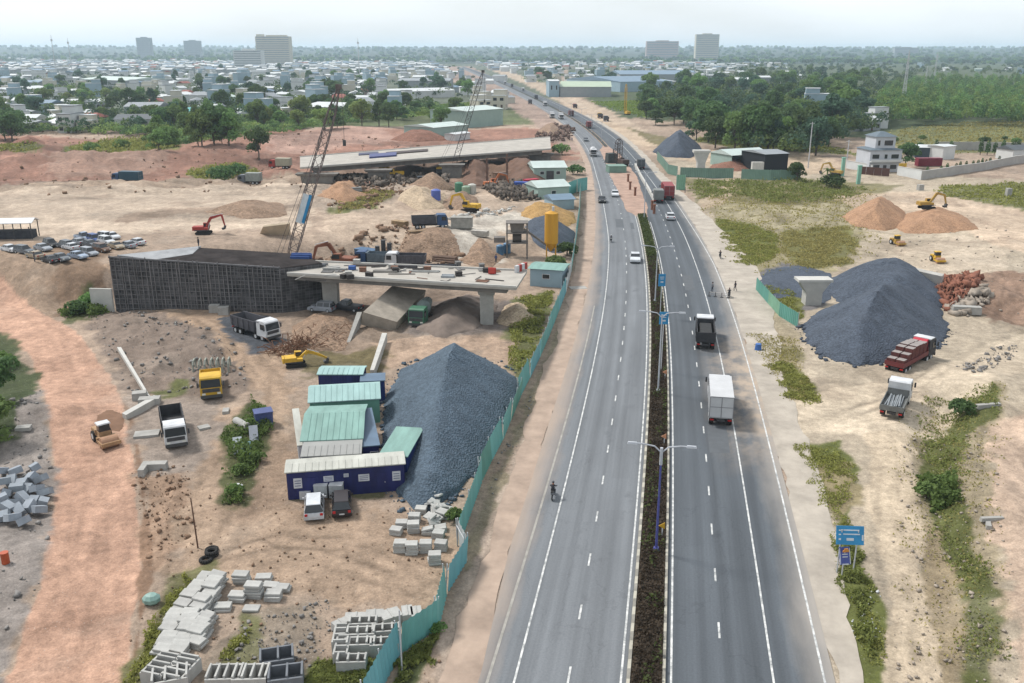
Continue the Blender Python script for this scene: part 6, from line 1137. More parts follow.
cabin('wide cabin with a pale teal gable roof behind the mint roof', (309.5, 402), (379, 398), 5.0, 2.9, M('mint_wall', (120, 176, 156), .6, .1, .5), r_teal, .8, over=.2)
cabin('small navy cabin with a pale teal roof at the back of the group', (318, 374), (362, 374), 2.8, 2.7, navy, r_teal, .25)
cabin('blue container behind the pale teal gable roof', (361, 381), (384, 380), 2.4, 2.5, navy2, r_blue)
ac = M('pallet_wrap', (196, 200, 200), .8, .15, 3)
for lab, px, py in (('white wrapped pallet of tiles leaning on the navy cabin behind the white hatchback', 322, 497), ('white wrapped pallet of tiles leaning on the navy cabin behind the black car', 337, 497)):
    q = G(px, py); r = T('wrapped_pallet', lab, 'pallet', q); m = MB(); m.box(-.6, .6, -.5, .5, .14, 1.35); m.build('wrapped_goods', ac, r); m = MB(); m.box(-.62, .62, -.52, .52, 1.352, 1.42); m.build('top_board', white, r); m = MB(); m.box(-.6, .6, -.5, .5, 0, .13); m.build('pallet_base', M('pallet_wood', (150, 120, 90), .9, .2, 2), r)
q = G(306, 498); m = MB(); m.box(-.5, .5, -.35, .35, 0, .8); m.cyl((0, -.37, .4), (0, -.355, .4), .28, .28, 12); o = m.build('air_conditioner', steel_lt); o.location = q; tag(o, 'grey air conditioner unit on the ground at the corner of the navy cabin', 'air conditioner')
# ================================================================= CONCRETE UNITS STACKED IN THE YARD
def obj_copy(o, loc, rot): c = o.copy(); COL.objects.link(c); c.location = loc; c.rotation_euler = rot; return c
def slab_proto(w, d, h, mat):
    m = MB(); b = .03; m.add([(-w/2, -d/2, 0), (w/2, -d/2, 0), (w/2, d/2, 0), (-w/2, d/2, 0), (-w/2, -d/2, h-b), (w/2, -d/2, h-b), (w/2, d/2, h-b), (-w/2, d/2, h-b), (-w/2+b, -d/2+b, h), (w/2-b, -d/2+b, h), (w/2-b, d/2-b, h), (-w/2+b, d/2-b, h)],
        [(3, 2, 1, 0), (0, 1, 5, 4), (1, 2, 6, 5), (2, 3, 7, 6), (3, 0, 4, 7), (4, 5, 9, 8), (5, 6, 10, 9), (6, 7, 11, 10), (7, 4, 8, 11), (8, 9, 10, 11)]); o = m.build('concrete_slab', mat); return o
slabm = M('slab_concrete', (198, 197, 192), .9, .14, 1.5, .3, rnd=.09); sA = slab_proto(1.2, .8, .17, slabm); sB = slab_proto(1.0, .8, .17, slabm)
FREE = {sA: True, sB: True}
def put_slab(src, loc, rot, label, group):
    if FREE[src]: o = src; FREE[src] = False; o.location = loc; o.rotation_euler = rot
    else: o = obj_copy(src, loc, rot)
    return tag(o, label, 'concrete slab', group)
def Z2(zx, zy, ox=130, oy=560, s=5.553): return ox+zx/s, oy+zy/s
def column(path, n, hmax, lab, grp, rz0, src):
    P = [G(*Z2(*p)) for p in path]; seg = [(b-a).length for a, b in zip(P[:-1], P[1:])]; tot = sum(seg)
    for i in range(n):
        s = tot*i/(n-1); k = 0
        while k < len(seg)-1 and s > seg[k]: s -= seg[k]; k += 1
        q = P[k]+(P[k+1]-P[k])*(s/seg[k]); d = P[k+1]-P[k]; nl = max(2, int(hmax+rng.uniform(-1, 1)))
        for j in range(nl):
            z = q.z+.02+j*.215
            put_slab(src, (q.x+rng.uniform(-.16, .16), q.y+rng.uniform(-.07, .07)-j*.05, z), (rng.uniform(.0, .16), rng.uniform(-.05, .05), rz0+rng.uniform(-.14, .14)), lab % ('on top' if j == nl-1 else ('at the bottom' if j == 0 else 'in the middle')), grp)
column([(440, 110), (360, 190), (310, 260), (270, 320)], 9, 3, 'pale concrete slab %s of the far end of the outer slab row', 'slabs in the outer row of the long stack', -.25, sA); column([(260, 330), (215, 440), (180, 520)], 11, 3, 'pale concrete slab %s of the near end of the outer slab row', 'slabs in the outer row of the long stack', -.12, sA)
column([(490, 130), (450, 220), (400, 290)], 7, 5, 'pale concrete slab %s of the far end of the taller inner slab row', 'slabs in the inner row of the long stack', -.3, sA); column([(350, 330), (320, 420), (275, 520)], 10, 4, 'pale concrete slab %s of the near end of the taller inner slab row', 'slabs in the inner row of the long stack', -.2, sA); column([(430, 330), (400, 400), (370, 480)], 7, 4, 'pale concrete slab %s of the short side row beside the weeds', 'slabs in the side row of the long stack', -.35, sA)
for zx, zy, nl, w in ((620, 100, 4, 'the far back'), (745, 85, 2, 'the back corner'), (690, 180, 6, 'the tallest pile'), (600, 200, 3, 'the pile beside the inner row'), (780, 130, 2, 'the outer pile'), (800, 190, 3, 'the outer front pile'), (845, 140, 2, 'the last outer pile'), (680, 250, 1, 'the single slab in front'), (520, 250, 2, 'the low pile before the inner row')):
    q = G(*Z2(zx, zy+25)); r0 = rng.uniform(-.15, .15)
    for j in range(nl): put_slab(sA, (q.x+rng.uniform(-.08, .08), q.y+rng.uniform(-.08, .08), q.z+.02+j*.21), (rng.uniform(-.03, .03), 0, r0+rng.uniform(-.07, .07)), 'concrete slab %s, %s of the loose slab group' % (('lowest', 'second', 'third', 'fourth', 'fifth', 'sixth')[j], 'in '+w), 'slabs in the loose group beyond the long stack')
def Z5(zx, zy): return 270+zx/2.844, 340+zy/2.844
for i, (zx, zy, nl, w) in enumerate(((370, 595, 5, 'front corner pile'), (405, 600, 5, 'second front pile'), (443, 595, 5, 'third front pile'), (468, 628, 5, 'nearest pile by the fence'), (487, 590, 4, 'pile at the fence end'), (360, 545, 3, 'outer middle pile'), (408, 540, 5, 'middle pile'), (375, 525, 3, 'back outer pile'), (412, 510, 4, 'back middle pile'), (430, 485, 3, 'far back pile'), (450, 545, 3, 'tilted middle pile'), (480, 555, 3, 'inner fence pile'), (470, 515, 2, 'low back pile'), (495, 500, 2, 'low pile by the weeds'), (505, 480, 2, 'farthest low pile'), (485, 535, 2, 'leaning low pile'))):
    q = G(*Z5(zx, zy+6)); tl = .0 if i not in (10, 12, 13, 14, 15) else .25; r0 = rng.uniform(-.2, .2)
    for j in range(nl): put_slab(sB, (q.x+rng.uniform(-.05, .05), q.y+rng.uniform(-.05, .05), q.z+.03+j*.19), (tl*rng.uniform(-1, 1), tl*rng.uniform(-1, 1), r0+rng.uniform(-.05, .05)), 'pale concrete paving block %s in the %s beside the green fence' % (('lowest', 'second', 'third', 'fourth', 'fifth')[j], w), 'paving blocks stacked beside the green fence')
for i in range(16):
    q = G(*Z5(rng.uniform(455, 522), rng.uniform(455, 530))); put_slab(sB, (q.x, q.y, q.z+.25+rng.random()*.4), (rng.uniform(-.6, .6), rng.uniform(-.5, .5), rng.random()*3), 'tumbled pale paving block in the loose heap between the stacked piles and the fence', 'tumbled paving blocks by the fence')
def trough(label, px, py, rz, w=1.95, d=.98, h=1.1, nd=2, mat=None, name='concrete_trough', tilt=0):
    q = G(px, py); m = MB(); t = .13; m.box(-w/2, w/2, -d/2, d/2, 0, .14); m.box(-w/2, w/2, -d/2, -d/2+t, .14, h*.86); m.box(-w/2, w/2, d/2-t, d/2, .14, h*.86); m.box(-w/2, -w/2+t, -d/2+t, d/2-t, .14, h); m.box(w/2-t, w/2, -d/2+t, d/2-t, .14, h)
    for k in range(nd): x = -w/2+(k+1)*w/(nd+1)-t/2+.1; m.box(x, x+t, -d/2+t, d/2-t, .14, h)
    o = m.build(name, mat or slabm); o.location = q+Vector((0, 0, .01)); o.rotation_euler = (tilt, 0, rz); return tag(o, label, 'concrete trough', 'precast troughs in the yard')
def Z8(zx, zy): return 320+zx/6.63, 580+zy/6.63
for zx, zy, rz, lab in ((215, 595, .03, 'white concrete trough nearest the camera in the fence group'), (275, 480, .05, 'white concrete trough in the second row of the fence group'), (275, 410, .05, 'white concrete trough in the third row of the fence group'), (290, 340, .06, 'white concrete trough in the back row of the fence group'), (430, 480, .12, 'white concrete trough touching the green fence'), (440, 390, .12, 'white concrete trough behind the one touching the green fence'), (150, 510, 1.6, 'white concrete trough turned sideways, front of two'), (140, 430, 1.62, 'white concrete trough turned sideways, back of two')): trough(lab, *Z8(zx, zy), rz)
for zx, zy, w, d, rz, lab in ((240, 290, 1.6, 1.0, .05, 'pale concrete block with a slot behind the troughs'), (365, 270, 1.3, 1.0, .1, 'pale concrete block pair beyond the troughs'), (470, 270, 1.5, 1.2, .5, 'pale concrete block with a skewed top'), (580, 250, .8, 1.3, .2, 'narrow pale block near the fence'), (640, 255, .8, 1.3, .2, 'narrow pale block closest to the fence top'), (140, 325, 1.2, .7, .7, 'small tilted pale slab at the edge of the trough group')):
    q = G(*Z8(zx, zy)); m = MB(); m.box(-w/2, w/2, -d/2, d/2, 0, .65, .97, .97); m.box(-w*.04, w*.04, -d*.48, d*.48, .65, .70); o = m.build('concrete_block', slabm); o.location = q; o.rotation_euler = (0, 0, rz); tag(o, lab, 'concrete block')
grt = M('dark_mould', (128, 132, 138), .8, .2, 1.5)
for zx, zy, rz, lab, mt, nd in ((535, 690, .05, 'pale concrete trough with dark slots at the frame bottom', slabm, 3), (680, 690, .05, 'pale concrete trough with dark slots beside its twin', slabm, 3), (180, 650, 1.3, 'pale ribbed trough at the end of the long slab stack', slabm, 3), (290, 660, 1.3, 'pale ribbed trough beside the end of the long slab stack', slabm, 3), (230, 700, .3, 'pale ribbed trough in front of the long slab stack', slabm, 2), (820, 590, .25, 'grey steel mould lying open by the grass', grt, 1), (870, 690, .2, 'grey steel mould nearest the frame bottom', grt, 1)): trough(lab, *Z2(zx, zy), rz, w=2.2, d=1.6, h=1.15, nd=nd, mat=mt)
tb = M('blue_grey_block', (164, 172, 180), .9, .15, 1.2, .2, rnd=.08)
m = MB(); m.box(-.6, .6, -.4, .4, -.3, .3, .97, .97); blk = m.build('concrete_block', tb); first = True
BP = [(4, 488), (12, 484), (22, 486), (32, 482), (42, 486), (8, 497), (18, 495), (28, 494), (38, 495), (46, 497), (2, 506), (14, 506), (24, 504), (34, 506), (44, 507), (10, 515), (20, 516), (30, 514), (40, 516), (3, 522), (14, 525), (25, 527), (2, 478), (16, 476), (36, 474)]
for i, (px, py) in enumerate(BP):
    q = G(px, py); q.z += .3+rng.random()*.5; rot = (rng.uniform(-.5, .5), rng.uniform(-.5, .5), rng.random()*3); o = blk if first else obj_copy(blk, q, rot); o.location = q; o.rotation_euler = rot; first = False
    tag(o, 'tumbled blue-grey concrete block in the dump on the outer bank of the haul road', 'concrete block', 'concrete blocks dumped beside the haul road')
for px, py, w, d, h, rz, lab in ((140, 399, 1.6, 1.2, .9, .3, 'grey block under the white drain wall'), (150, 404, 2.4, 1.2, .8, .2, 'long grey block beside the white drain wall'), (147, 435, 2.6, 1.6, .25, .25, 'flat grey slab pile beside the dump truck'), (155, 469, 2.4, .9, .7, .08, 'grey concrete trough block in front of the dump truck'), (143, 474, .6, 1.2, .7, .1, 'small dark block beside the grey trough block'), (23, 425, 1.5, 1., .3, .2, 'white sheet on the outer bank of the haul road'), (215, 312, 1.6, 1.2, 1.2, .1, 'pale concrete cube at the foot of the earth wall'), (224, 314, 1.6, 1.2, 1.2, .1, 'second pale concrete cube at the foot of the earth wall'), (204, 428, 1.2, 1.0, .2, .6, 'white scrap sheet beside the dump truck'), (226, 412, .7, 1.2, .3, .2, 'small white slab beside the yellow truck'), (578, 288, 3, 2, .1, .2, 'pale ground slab beyond the green fence'), (920, 190, 1.6, 1.4, 1.6, .2, 'white concrete cube on the villa road'), (1008, 196, 1.4, 1.2, 2.2, .1, 'white concrete stub at the field edge'), (988, 407, 3.0, .5, .4, .2, 'pale concrete beam lying at the end of the ditch'), (988, 523, 1.6, .4, .25, 1.2, 'short pale beam on the slope beside the ditch'), (992, 518, 2.0, .35, .25, .1, 'short pale beam beside another on the slope'), (966, 313, 4.2, 1.2, 1.1, -.2, 'pale concrete pipe block beside the brick rubble')):
    q = G(px, py); m = MB(); m.box(-w/2, w/2, -d/2, d/2, -.1, h, .97, .97); o = m.build('concrete_block', M('old_concrete', (186, 184, 178), .9, .2, .8, .3)); o.location = q; o.rotation_euler = (0, 0, rz); tag(o, lab, 'concrete block')
# pipe rack behind the yellow truck
q = G(212, 372); 
for k in range(7):
    m = MB(); pts = [(0, -.9, 0), (0, -.9, 1.1), (0, -.55, 1.55), (0, .55, 1.55), (0, .9, 1.1), (0, .9, 0)]; m.tube(pts, .13, 6); o = m.build('concrete_ring', M('ring_grey', (176, 180, 168), .9, .2, 1)); o.location = q+Vector((-2.2+k*.72, .1*k, 0)); o.rotation_euler = (0, 0, .15); tag(o, 'pale arched ring frame, one of the row behind the yellow cab truck', 'ring frame', 'arched ring frames behind the yellow truck')
# tyres and a pole on the yard bank
tyre_m = MB()
for k in range(16):
    a0_, a1_ = 2*math.pi*k/16, 2*math.pi*(k+1)/16; tyre_m.cyl((.42*math.cos(a0_), .42*math.sin(a0_), .14), (.42*math.cos(a1_), .42*math.sin(a1_), .14), .15, .15, 7)
ty = tyre_m.build('tyre', rubber); fst = True
for px, py, dz, lb in ((212, 556, 0, 'lowest tyre of the small pile beside the bare pole'), (212, 556, .28, 'upper tyre of the small pile beside the bare pole'), (206, 561, 0, 'tyre lying flat in front of the small tyre pile'), (212, 551, 0, 'tyre lying behind the small tyre pile')):
    q = G(px, py); o = ty if fst else obj_copy(ty, q, (0, 0, 0)); fst = False; o.location = q+Vector((0, 0, dz)); tag(o, lb, 'tyre')
q = G(198, 548); m = MB(); m.cyl((0, 0, -.3), (-.1, 0, zrow(q.y, 498)-q.z), .07, .05, 7); o = m.build('bare_pole', M('pole_rust', (112, 84, 70), .9, .2, 1)); o.location = q; tag(o, 'thin rusty pole standing beside the tyre pile', 'pole')
q = G(402, 672); m = MB(); m.cyl((0, 0, -.3), (0, 0, zrow(q.y, 610)-q.z), .06, .05, 7); o = m.build('bare_pole', steel_lt); o.location = q; tag(o, 'thin grey pole standing in front of the concrete troughs', 'pole')
# rubbish island: pipe, barrels, blue bin
q = G(243, 428); m = MB(); m.cyl((-1, .9, .5), (.8, -.8, .5), .42, .42, 14); o = m.build('concrete_pipe', slabm); o.location = q; tag(o, 'short pale concrete pipe on the rubbish island in the yard', 'pipe')
q = G(264, 424); m = MB(); m.box(-.9, .9, -.7, .7, 0, 1.5, 1.05, 1.05); m.box(-1., 1., -.8, .8, 1.5, 1.62); o = m.build('waste_bin', paint('bin_blue', (78, 92, 146))); o.location = q; o.rotation_euler = (0, 0, .4); tag(o, 'dull blue bin at the corner of the rubbish island', 'bin')
for px, py, c, lb in ((247, 455, (110, 150, 160), 'pale teal sheet metal duct on the rubbish island'), (238, 450, (150, 160, 164), 'grey sheet metal panel on the rubbish island'), (254, 438, (120, 126, 136), 'grey steel frame on the rubbish island')):
    q = G(px, py); m = MB(); m.cbox((0, 0, .5), (.9, 2.8, .12), rx=.25, rz=.3); m.cbox((.3, .2, .35), (.15, 2.4, .5), rz=.3); o = m.build('metal_sheet', paint('sheet_%d' % px, c)); o.location = q; tag(o, lb, 'metal sheet')
q = G(237, 490); m = MB(); m.ball((0, 0, .3), (.7, .5, .35), 9, 5); o = m.build('plastic_bag', white); o.location = q; tag(o, 'white plastic bag at the camera side of the rubbish island', 'plastic bag')
q = G(152, 603); m = MB(); m.ball((0, 0, .35), (.7, .6, .45), 9, 5); o = m.build('tarpaulin', paint('tarp_pale', (142, 176, 166))); o.location = q; tag(o, 'crumpled pale green tarpaulin at the corner of the slab stack', 'tarpaulin')
q = G(6, 563); m = MB(); m.cyl((0, 0, 0), (0, 0, .9), .3, .3, 12); m.cyl((0, 0, .9), (0, 0, .96), .32, .32, 12); o = m.build('barrel', paint('barrel_orange', (196, 88, 44))); o.location = q; tag(o, 'small orange barrel beside the dumped blue-grey blocks', 'barrel')
q = G(758, 350); m = MB(); m.cyl((0, 0, 0), (0, 0, .9), .5, .4, 10); o = m.build('barrel', paint('barrel_blue', (66, 116, 190))); o.location = q; tag(o, 'blue barrel lying at the edge of the highway shoulder', 'barrel')
# clutter on the deck
def DK(px, py): p = atz(px, py, 6.3); return Vector((p.x, p.y, 6.31))
dc = [(302, 262, (3.5, 2, 1.6), (60, 90, 150), 'blue scaffold stack at the earth end of the deck', 'scaffold'), (318, 266, (3, 1.2, .5), (120, 124, 128), 'grey formwork panel pile on the deck', 'formwork'), (335, 270, (4, 1, .4), (168, 168, 164), 'pale plank pile on the deck near the blue scaffold', 'planks'), (352, 270, (1.2, 1, .9), (70, 110, 180), 'blue crate on the deck', 'crate'), (365, 266, (5, .8, .3), (92, 84, 80), 'dark rebar bundle lying along the deck', 'rebar'), (385, 272, (4, 1.2, .4), (150, 146, 140), 'grey plank pile in the middle of the deck', 'planks'), (405, 268, (4, .8, .5), (84, 82, 84), 'dark steel beam pile in the middle of the deck', 'beams'), (425, 272, (5, .7, .3), (190, 190, 186), 'pale plank row along the deck', 'planks'), (448, 277, (2.2, 1.4, .4), (170, 176, 180), 'grey frame towards the road end of the deck', 'frame'), (440, 266, (6, .5, .4), (70, 74, 82), 'long dark pipe bundle on the back of the deck', 'pipes'), (492, 274, (1.0, .8, 1.1), (210, 80, 70), 'small red generator on the road end of the deck', 'generator')]
for px, py, d, c, lb, ct in dc:
    q = DK(px, py); m = MB(); n_ = 4
    for k in range(n_): m.cbox((rng.uniform(-.15, .15), rng.uniform(-.1, .1)+(k-1.5)*d[1]/n_, d[2]*(.3+.2*rng.random())), (d[0]*rng.uniform(.8, 1), d[1]/n_*.8, d[2]*rng.uniform(.5, 1)), rz=rng.uniform(-.06, .06))
    o = m.build(ct.rstrip('s') if ct != 'pipes' else 'pipe_bundle', paint('clutter_%d' % px, c, .8)); o.location = q; o.rotation_euler = (0, 0, -.04); tag(o, lb, ct)
for px, py, c, lb in ((521, 271, (206, 66, 60), 'red and white striped barrier at the road end of the deck'), ):
    q = DK(px, py); r = T('striped_barrier', lb, 'barrier', q, 1.0); 
    for k in range(4): m = MB(); m.box(-1.6+k*.8, -.8+k*.8, -.2, .2, 0, 1.1); m.build('stripe', paint('sign_red', c) if k % 2 else white, r)
for k in range(46):                       # more odds and ends left on the deck
    q = DK(rng.uniform(300, 500), rng.uniform(263, 282)); L_ = rng.uniform(.8, 4.5); m = MB(); kk = rng.choice(('plank', 'steel_bar', 'formwork_sheet', 'crate'))
    if kk == 'plank': m.box(-L_/2, L_/2, -.14, .14, .02, .1)
    elif kk == 'steel_bar': m.cyl((-L_/2, 0, .1), (L_/2, 0, .1), .06, .06, 6)
    elif kk == 'formwork_sheet': m.box(-.9, .9, -.6, .6, .02, .12); m.box(-.9, .9, -.05, .05, .121, .2)
    else: m.box(-.5, .5, -.4, .4, 0, .6); m.box(-.54, .54, -.44, .44, .601, .68)
    col = rng.choice(('dark', 'grey', 'pale', 'rusty')); o = m.build(kk, M('deck_'+col, dict(dark=(70, 66, 64), grey=(130, 128, 126), pale=(196, 194, 188), rusty=(138, 104, 86))[col], .9, .25, 1)); o.location = q; o.rotation_euler = (0, 0, rng.uniform(-.5, .5)+(1.4 if rng.random() < .25 else 0))
    s_ = 'earth end' if q.x < DO.x+10 else ('middle' if q.x < DO.x+24 else 'road end'); tag(o, '%s %s lying loose near the %s of the cluttered deck' % (col, kk.replace('_', ' '), s_), kk.replace('_', ' '), 'loose building material on the cluttered deck')
for px, py, kd, c, lb in ((352, 192, 'pipes', (150, 150, 148), 'grey pipe stack on the site below the white overpass'), (400, 226, 'planks', (176, 150, 116), 'timber stack beside the long site track'), (418, 236, 'planks', (150, 126, 98), 'darker timber stack nearer the deck'), (366, 238, 'box', (92, 120, 150), 'blue site box behind the cluttered deck'), (445, 246, 'pipes', (120, 98, 84), 'rusty pipe stack behind the road end of the deck'), (480, 236, 'planks', (206, 200, 190), 'pale panel stack on the bright ground'), (462, 228, 'box', (170, 168, 160), 'grey site box beside the pale panel stack'), (522, 190, 'box', (70, 100, 180), 'blue covered stack in the scrap yard'), (531, 187, 'box', (190, 60, 80), 'red covered stack in the scrap yard'), (514, 196, 'pipes', (110, 104, 98), 'dark pipe stack in the scrap yard'), (425, 184, 'box', (60, 66, 74), 'dark machine box before the white overpass'), (350, 178, 'planks', (150, 140, 130), 'grey plank stack under the white overpass'), (545, 276, 'planks', (120, 124, 126), 'grey steel stack beside the green roofed shelter'), (310, 240, 'pipes', (140, 112, 92), 'rusty pipe stack beside the crane foot'), (330, 246, 'planks', (196, 186, 168), 'pale board stack near the brown excavator'), (500, 172, 'box', (130, 104, 86), 'brown site box at the edge of the pit')):
    q = G(px, py); m = MB(); rz = rng.uniform(-.6, .6)
    if kd == 'pipes':
        for j in range(3):
            for k in range(5-j): m.cyl((-2.4, -1+k*.45+j*.22, .22+j*.38), (2.4, -1+k*.45+j*.22, .22+j*.38), .21, .21, 8)
        nm = 'pipe_stack'
    elif kd == 'planks':
        for j in range(5): m.cbox((rng.uniform(-.1, .1), rng.uniform(-.1, .1), .15+j*.24), (3.6, 1.5, .18), rz=rng.uniform(-.05, .05))
        nm = 'board_stack'
    else: m.box(-2.2, 2.2, -1.1, 1.1, .15, 2.3); m.box(-2.3, 2.3, -1.2, 1.2, 2.301, 2.42); m.box(-2, 2, -.9, .9, 0, .149); nm = 'site_box'
    o = m.build(nm, M('site_mat_%d' % px, c, .85, .25, 1)); o.location = q; o.rotation_euler = (0, 0, rz); tag(o, lb, nm.replace('_', ' '))
excavator('yellow excavator among the spoil heaps in the middle of the site', G(470, 212), 1.2, ywl, sc=.9); excavator('orange excavator beside the pit under the white overpass', G(492, 188), -1.3, orc, sc=.9)
q = G(405, 250); truck('white cab dump truck behind the middle of the cluttered deck', q, 1.5, white, bedgrey, 'dump', 7.5, 'dump_truck'); q = G(430, 228); truck('blue cab dump truck on the site track', q, -1.4, truck_blue, bedgrey, 'dump', 7.5, 'dump_truck')
# yellow silo and batching plant
q = G(551, 257); h = zrow(q.y, 211)-q.z; r = T('cement_silo', 'tall yellow cement silo on legs beside the highway fence', 'silo', q); rs = 1.35; sil = M('silo_yellow', (226, 168, 54), .6, .14, .6, streak=(1, 1, .15))
m = MB(); m.cyl((0, 0, 2.9), (0, 0, h-.4), rs, rs, 20); m.build('barrel', sil, r); m = MB(); m.cyl((0, 0, h-.4), (0, 0, h), rs, rs*.3, 20); m.build('top_cone', sil, r); m = MB(); m.cyl((0, 0, 1.2), (0, 0, 2.9), .25, rs, 20); m.build('hopper', sil, r); m = MB(); m.cyl((.3, 0, h-.1), (.3, 0, h+.9), .25, .25, 8); m.build('filter', steel_lt, r)
for k in range(4): a = math.pi/4+k*math.pi/2; m = MB(); m.cyl((rs*.95*math.cos(a), rs*.95*math.sin(a), -.3), (rs*.95*math.cos(a), rs*.95*math.sin(a), 3.3), .1, .1, 6); m.build('leg', sil, r)
m = MB(); 
for k in range(int((h-1)/.4)): m.box(rs+.05, rs+.12, -.2, .2, 1+k*.4, 1.05+k*.4)
m.build('ladder', steel_dk, r)
q = G(517, 252); r = T('batching_plant', 'grey steel batching plant with a mixing drum beside the yellow silo', 'batching plant', q); fr = M('plant_grey', (132, 126, 120), .8, .25, 1); m = MB()
for x in (-2, 2):
    for y in (-1.5, 1.5): m.cyl((x, y, -.2), (x, y, 7), .14, .14, 6)
for z in (3., 5., 7.):
    m.box(-2.2, 2.2, -1.7, 1.7, z, z+.15)
m.build('frame', fr, r); m = MB(); m.cyl((-.9, 0, 4.), (.9, 0, 4.), 1., 1., 14); m.build('mixer_drum', M('plant_dark', (98, 92, 88), .8, .3, 1), r); m = MB(); m.box(-1.2, 1.2, -1, 1, 5.2, 7.0, 1.2, 1.2); m.build('hopper', fr, r); m = MB(); m.cbox((4.4, -.5, 3.6), (7.4, .8, .35), ry=.62); m.build('conveyor', fr, r); m = MB(); m.box(-4.6, -2.3, -1, 1, 3.1, 4.1, 1, 1); m.build('aggregate_bin', fr, r)
for px, lb in ((500, 'blue water tank, outer of two beside the batching plant'), (507, 'blue water tank next to the batching plant frame')):
    q = G(px, 255); m = MB(); m.cyl((0, 0, 0), (0, 0, 1.9), .75, .75, 14); m.cyl((0, 0, 1.9), (0, 0, 2.15), .75, .3, 14); o = m.build('water_tank', paint('tank_blue', (92, 140, 178))); o.location = q; tag(o, lb, 'water tank')
for px, py, c, lb in ((459, 192, (78, 140, 110), 'green round tank beside the sand heap on the site'), (466, 192, (150, 176, 150), 'pale green round tank between the other two'), (472, 191, (206, 206, 196), 'white round tank beside the green ones'), (436, 200, (90, 110, 190), 'blue and white drum alone on the site track')):
    q = G(px, py); m = MB(); m.cyl((0, 0, 0), (0, 0, 2.6), 1.2, 1.2, 14); m.cyl((0, 0, 2.6), (0, 0, 2.9), 1.2, .5, 14); o = m.build('round_tank', paint('tank_%d' % px, c)); o.location = q; tag(o, lb, 'tank')
for k, (px, py, ptop) in enumerate(((384, 262, 240), (390, 263, 243), (378, 263, 246))):
    q = G(px, py); m = MB(); m.cyl((0, 0, -.2), (0, 0, zrow(q.y, ptop)-q.z), .45, .45, 10); o = m.build('steel_pile', steel_dk); o.location = q; tag(o, ('tallest dark steel pile standing behind the deck', 'middle dark steel pile standing behind the deck', 'shortest dark steel pile standing behind the deck')[k], 'steel pile')
for k, (px, py) in enumerate(((487, 172), (507, 168))):
    q = G(px, 186); m = MB(); m.cyl((0, 0, -.3), (0, 0, zrow(q.y, py-14)-q.z), .35, .3, 8); o = m.build('steel_pile', M('rust_pile', (120, 92, 78), .9, .3, 1)); o.location = q; tag(o, ('slim rusty pile at the town side of the pit', 'slim rusty pile at the road side of the pit')[k], 'steel pile')
# ================================================================= BUILDINGS
def fcol(k, c): return M('wall_'+k, c, .85, .08, .3)
def gable(m, w, d, h, ph, ov=.4, hip=0.):
    a, b = w/2+ov, d/2+ov; t = .15
    m.add([(-a, -b, h), (a, -b, h), (a, b, h), (-a, b, h), (-a+hip*a, 0, h+ph), (a-hip*a, 0, h+ph)], [(0, 1, 5, 4), (2, 3, 4, 5), (1, 2, 5), (3, 0, 4), (3, 2, 1, 0)])
def add_window(r, x, y, z, w, h, face='front'):
    m = MB(); 
    if face == 'front': m.box(x-w/2, x+w/2, y-.06, y-.003, z, z+h)
    else: m.box(y+.003, y+.06, x-w/2, x+w/2, z, z+h)
    f = m.build('window', white, r); m = MB()
    if face == 'front': m.box(x-w/2+.1, x+w/2-.1, y-.09, y-.061, z+.1, z+h-.1)
    else: m.box(y+.061, y+.09, x-w/2+.1, x+w/2-.1, z+.1, z+h-.1)
    m.build('pane', glass, f)
def shed(label, pl, pr, depth, h, wallm, roofm, ph=1.2, open_front=False, name='shed', cat='shed', z=None, windows=0, doorw=0):
    a, b = G(*pl), G(*pr); L = (b-a).length; rz = math.atan2(b.y-a.y, b.x-a.x); c = (a+b)/2+Vector((-math.sin(rz), math.cos(rz), 0))*depth/2; r = T(name, label, cat, Vector((c.x, c.y, min(a.z, b.z))), rz); m = MB(); w = L
    if open_front: m.box(-w/2, w/2, depth/2-.2, depth/2, -.5, h); m.box(-w/2, -w/2+.2, -depth/2, depth/2-.2, -.5, h); m.box(w/2-.2, w/2, -depth/2, depth/2-.2, -.5, h)
    else: m.box(-w/2, w/2, -depth/2, depth/2, -.5, h)
    m.build('wall', wallm, r); m = MB(); gable(m, w, depth, h+.01, ph); m.build('roof', roofm, r)
    if doorw: m = MB(); m.box(-doorw/2, doorw/2, -depth/2-.06, -depth/2-.003, 0, h*.75); m.build('door', steel_dk, r)
    for k in range(windows): add_window(r, -w/2+w*(k+.5)/windows, -depth/2, h*.45, min(1.4, w/windows*.5), h*.28)
    return r
rm = M('roof_mint', (210, 224, 218), .6, .1, .3); rw_ = M('roof_pale', (226, 230, 230), .6, .1, .3); rg = M('roof_grey', (158, 164, 168), .6, .12, .3); rb = M('roof_blue_grey', (126, 150, 170), .6, .1, .3); rt = M('roof_tile_red', (158, 96, 84), .8, .15, .4); rd = M('roof_dark', (98, 104, 108), .7, .15, .3)
wm = fcol('mint', (172, 196, 186)); ww = fcol('white', (232, 234, 232)); wc = fcol('cream', (224, 218, 200)); wg = fcol('grey', (170, 176, 178)); wb = fcol('blue', (170, 194, 206)); wp_ = fcol('pink', (206, 186, 180))
shed('mint walled shed with a pale gable roof beside the highway', (534, 180), (566, 180), 12, 4, wm, rm, 1.5, windows=2, doorw=2.4); shed('mint gable roofed shed in front of the other mint shed', (538, 200), (569, 199), 9, 3.6, wm, rm, 1.4, windows=1); shed('low blue-grey canvas roofed shed beside the scrap heap', (553, 209), (574, 209), 7, 2.6, wb, rb, 1.0); shed('green roofed shelter at the road end of the deck', (530, 286), (562, 288), 5, 3.2, wb, MATS['mint_sheet_roof'], .3, windows=1)
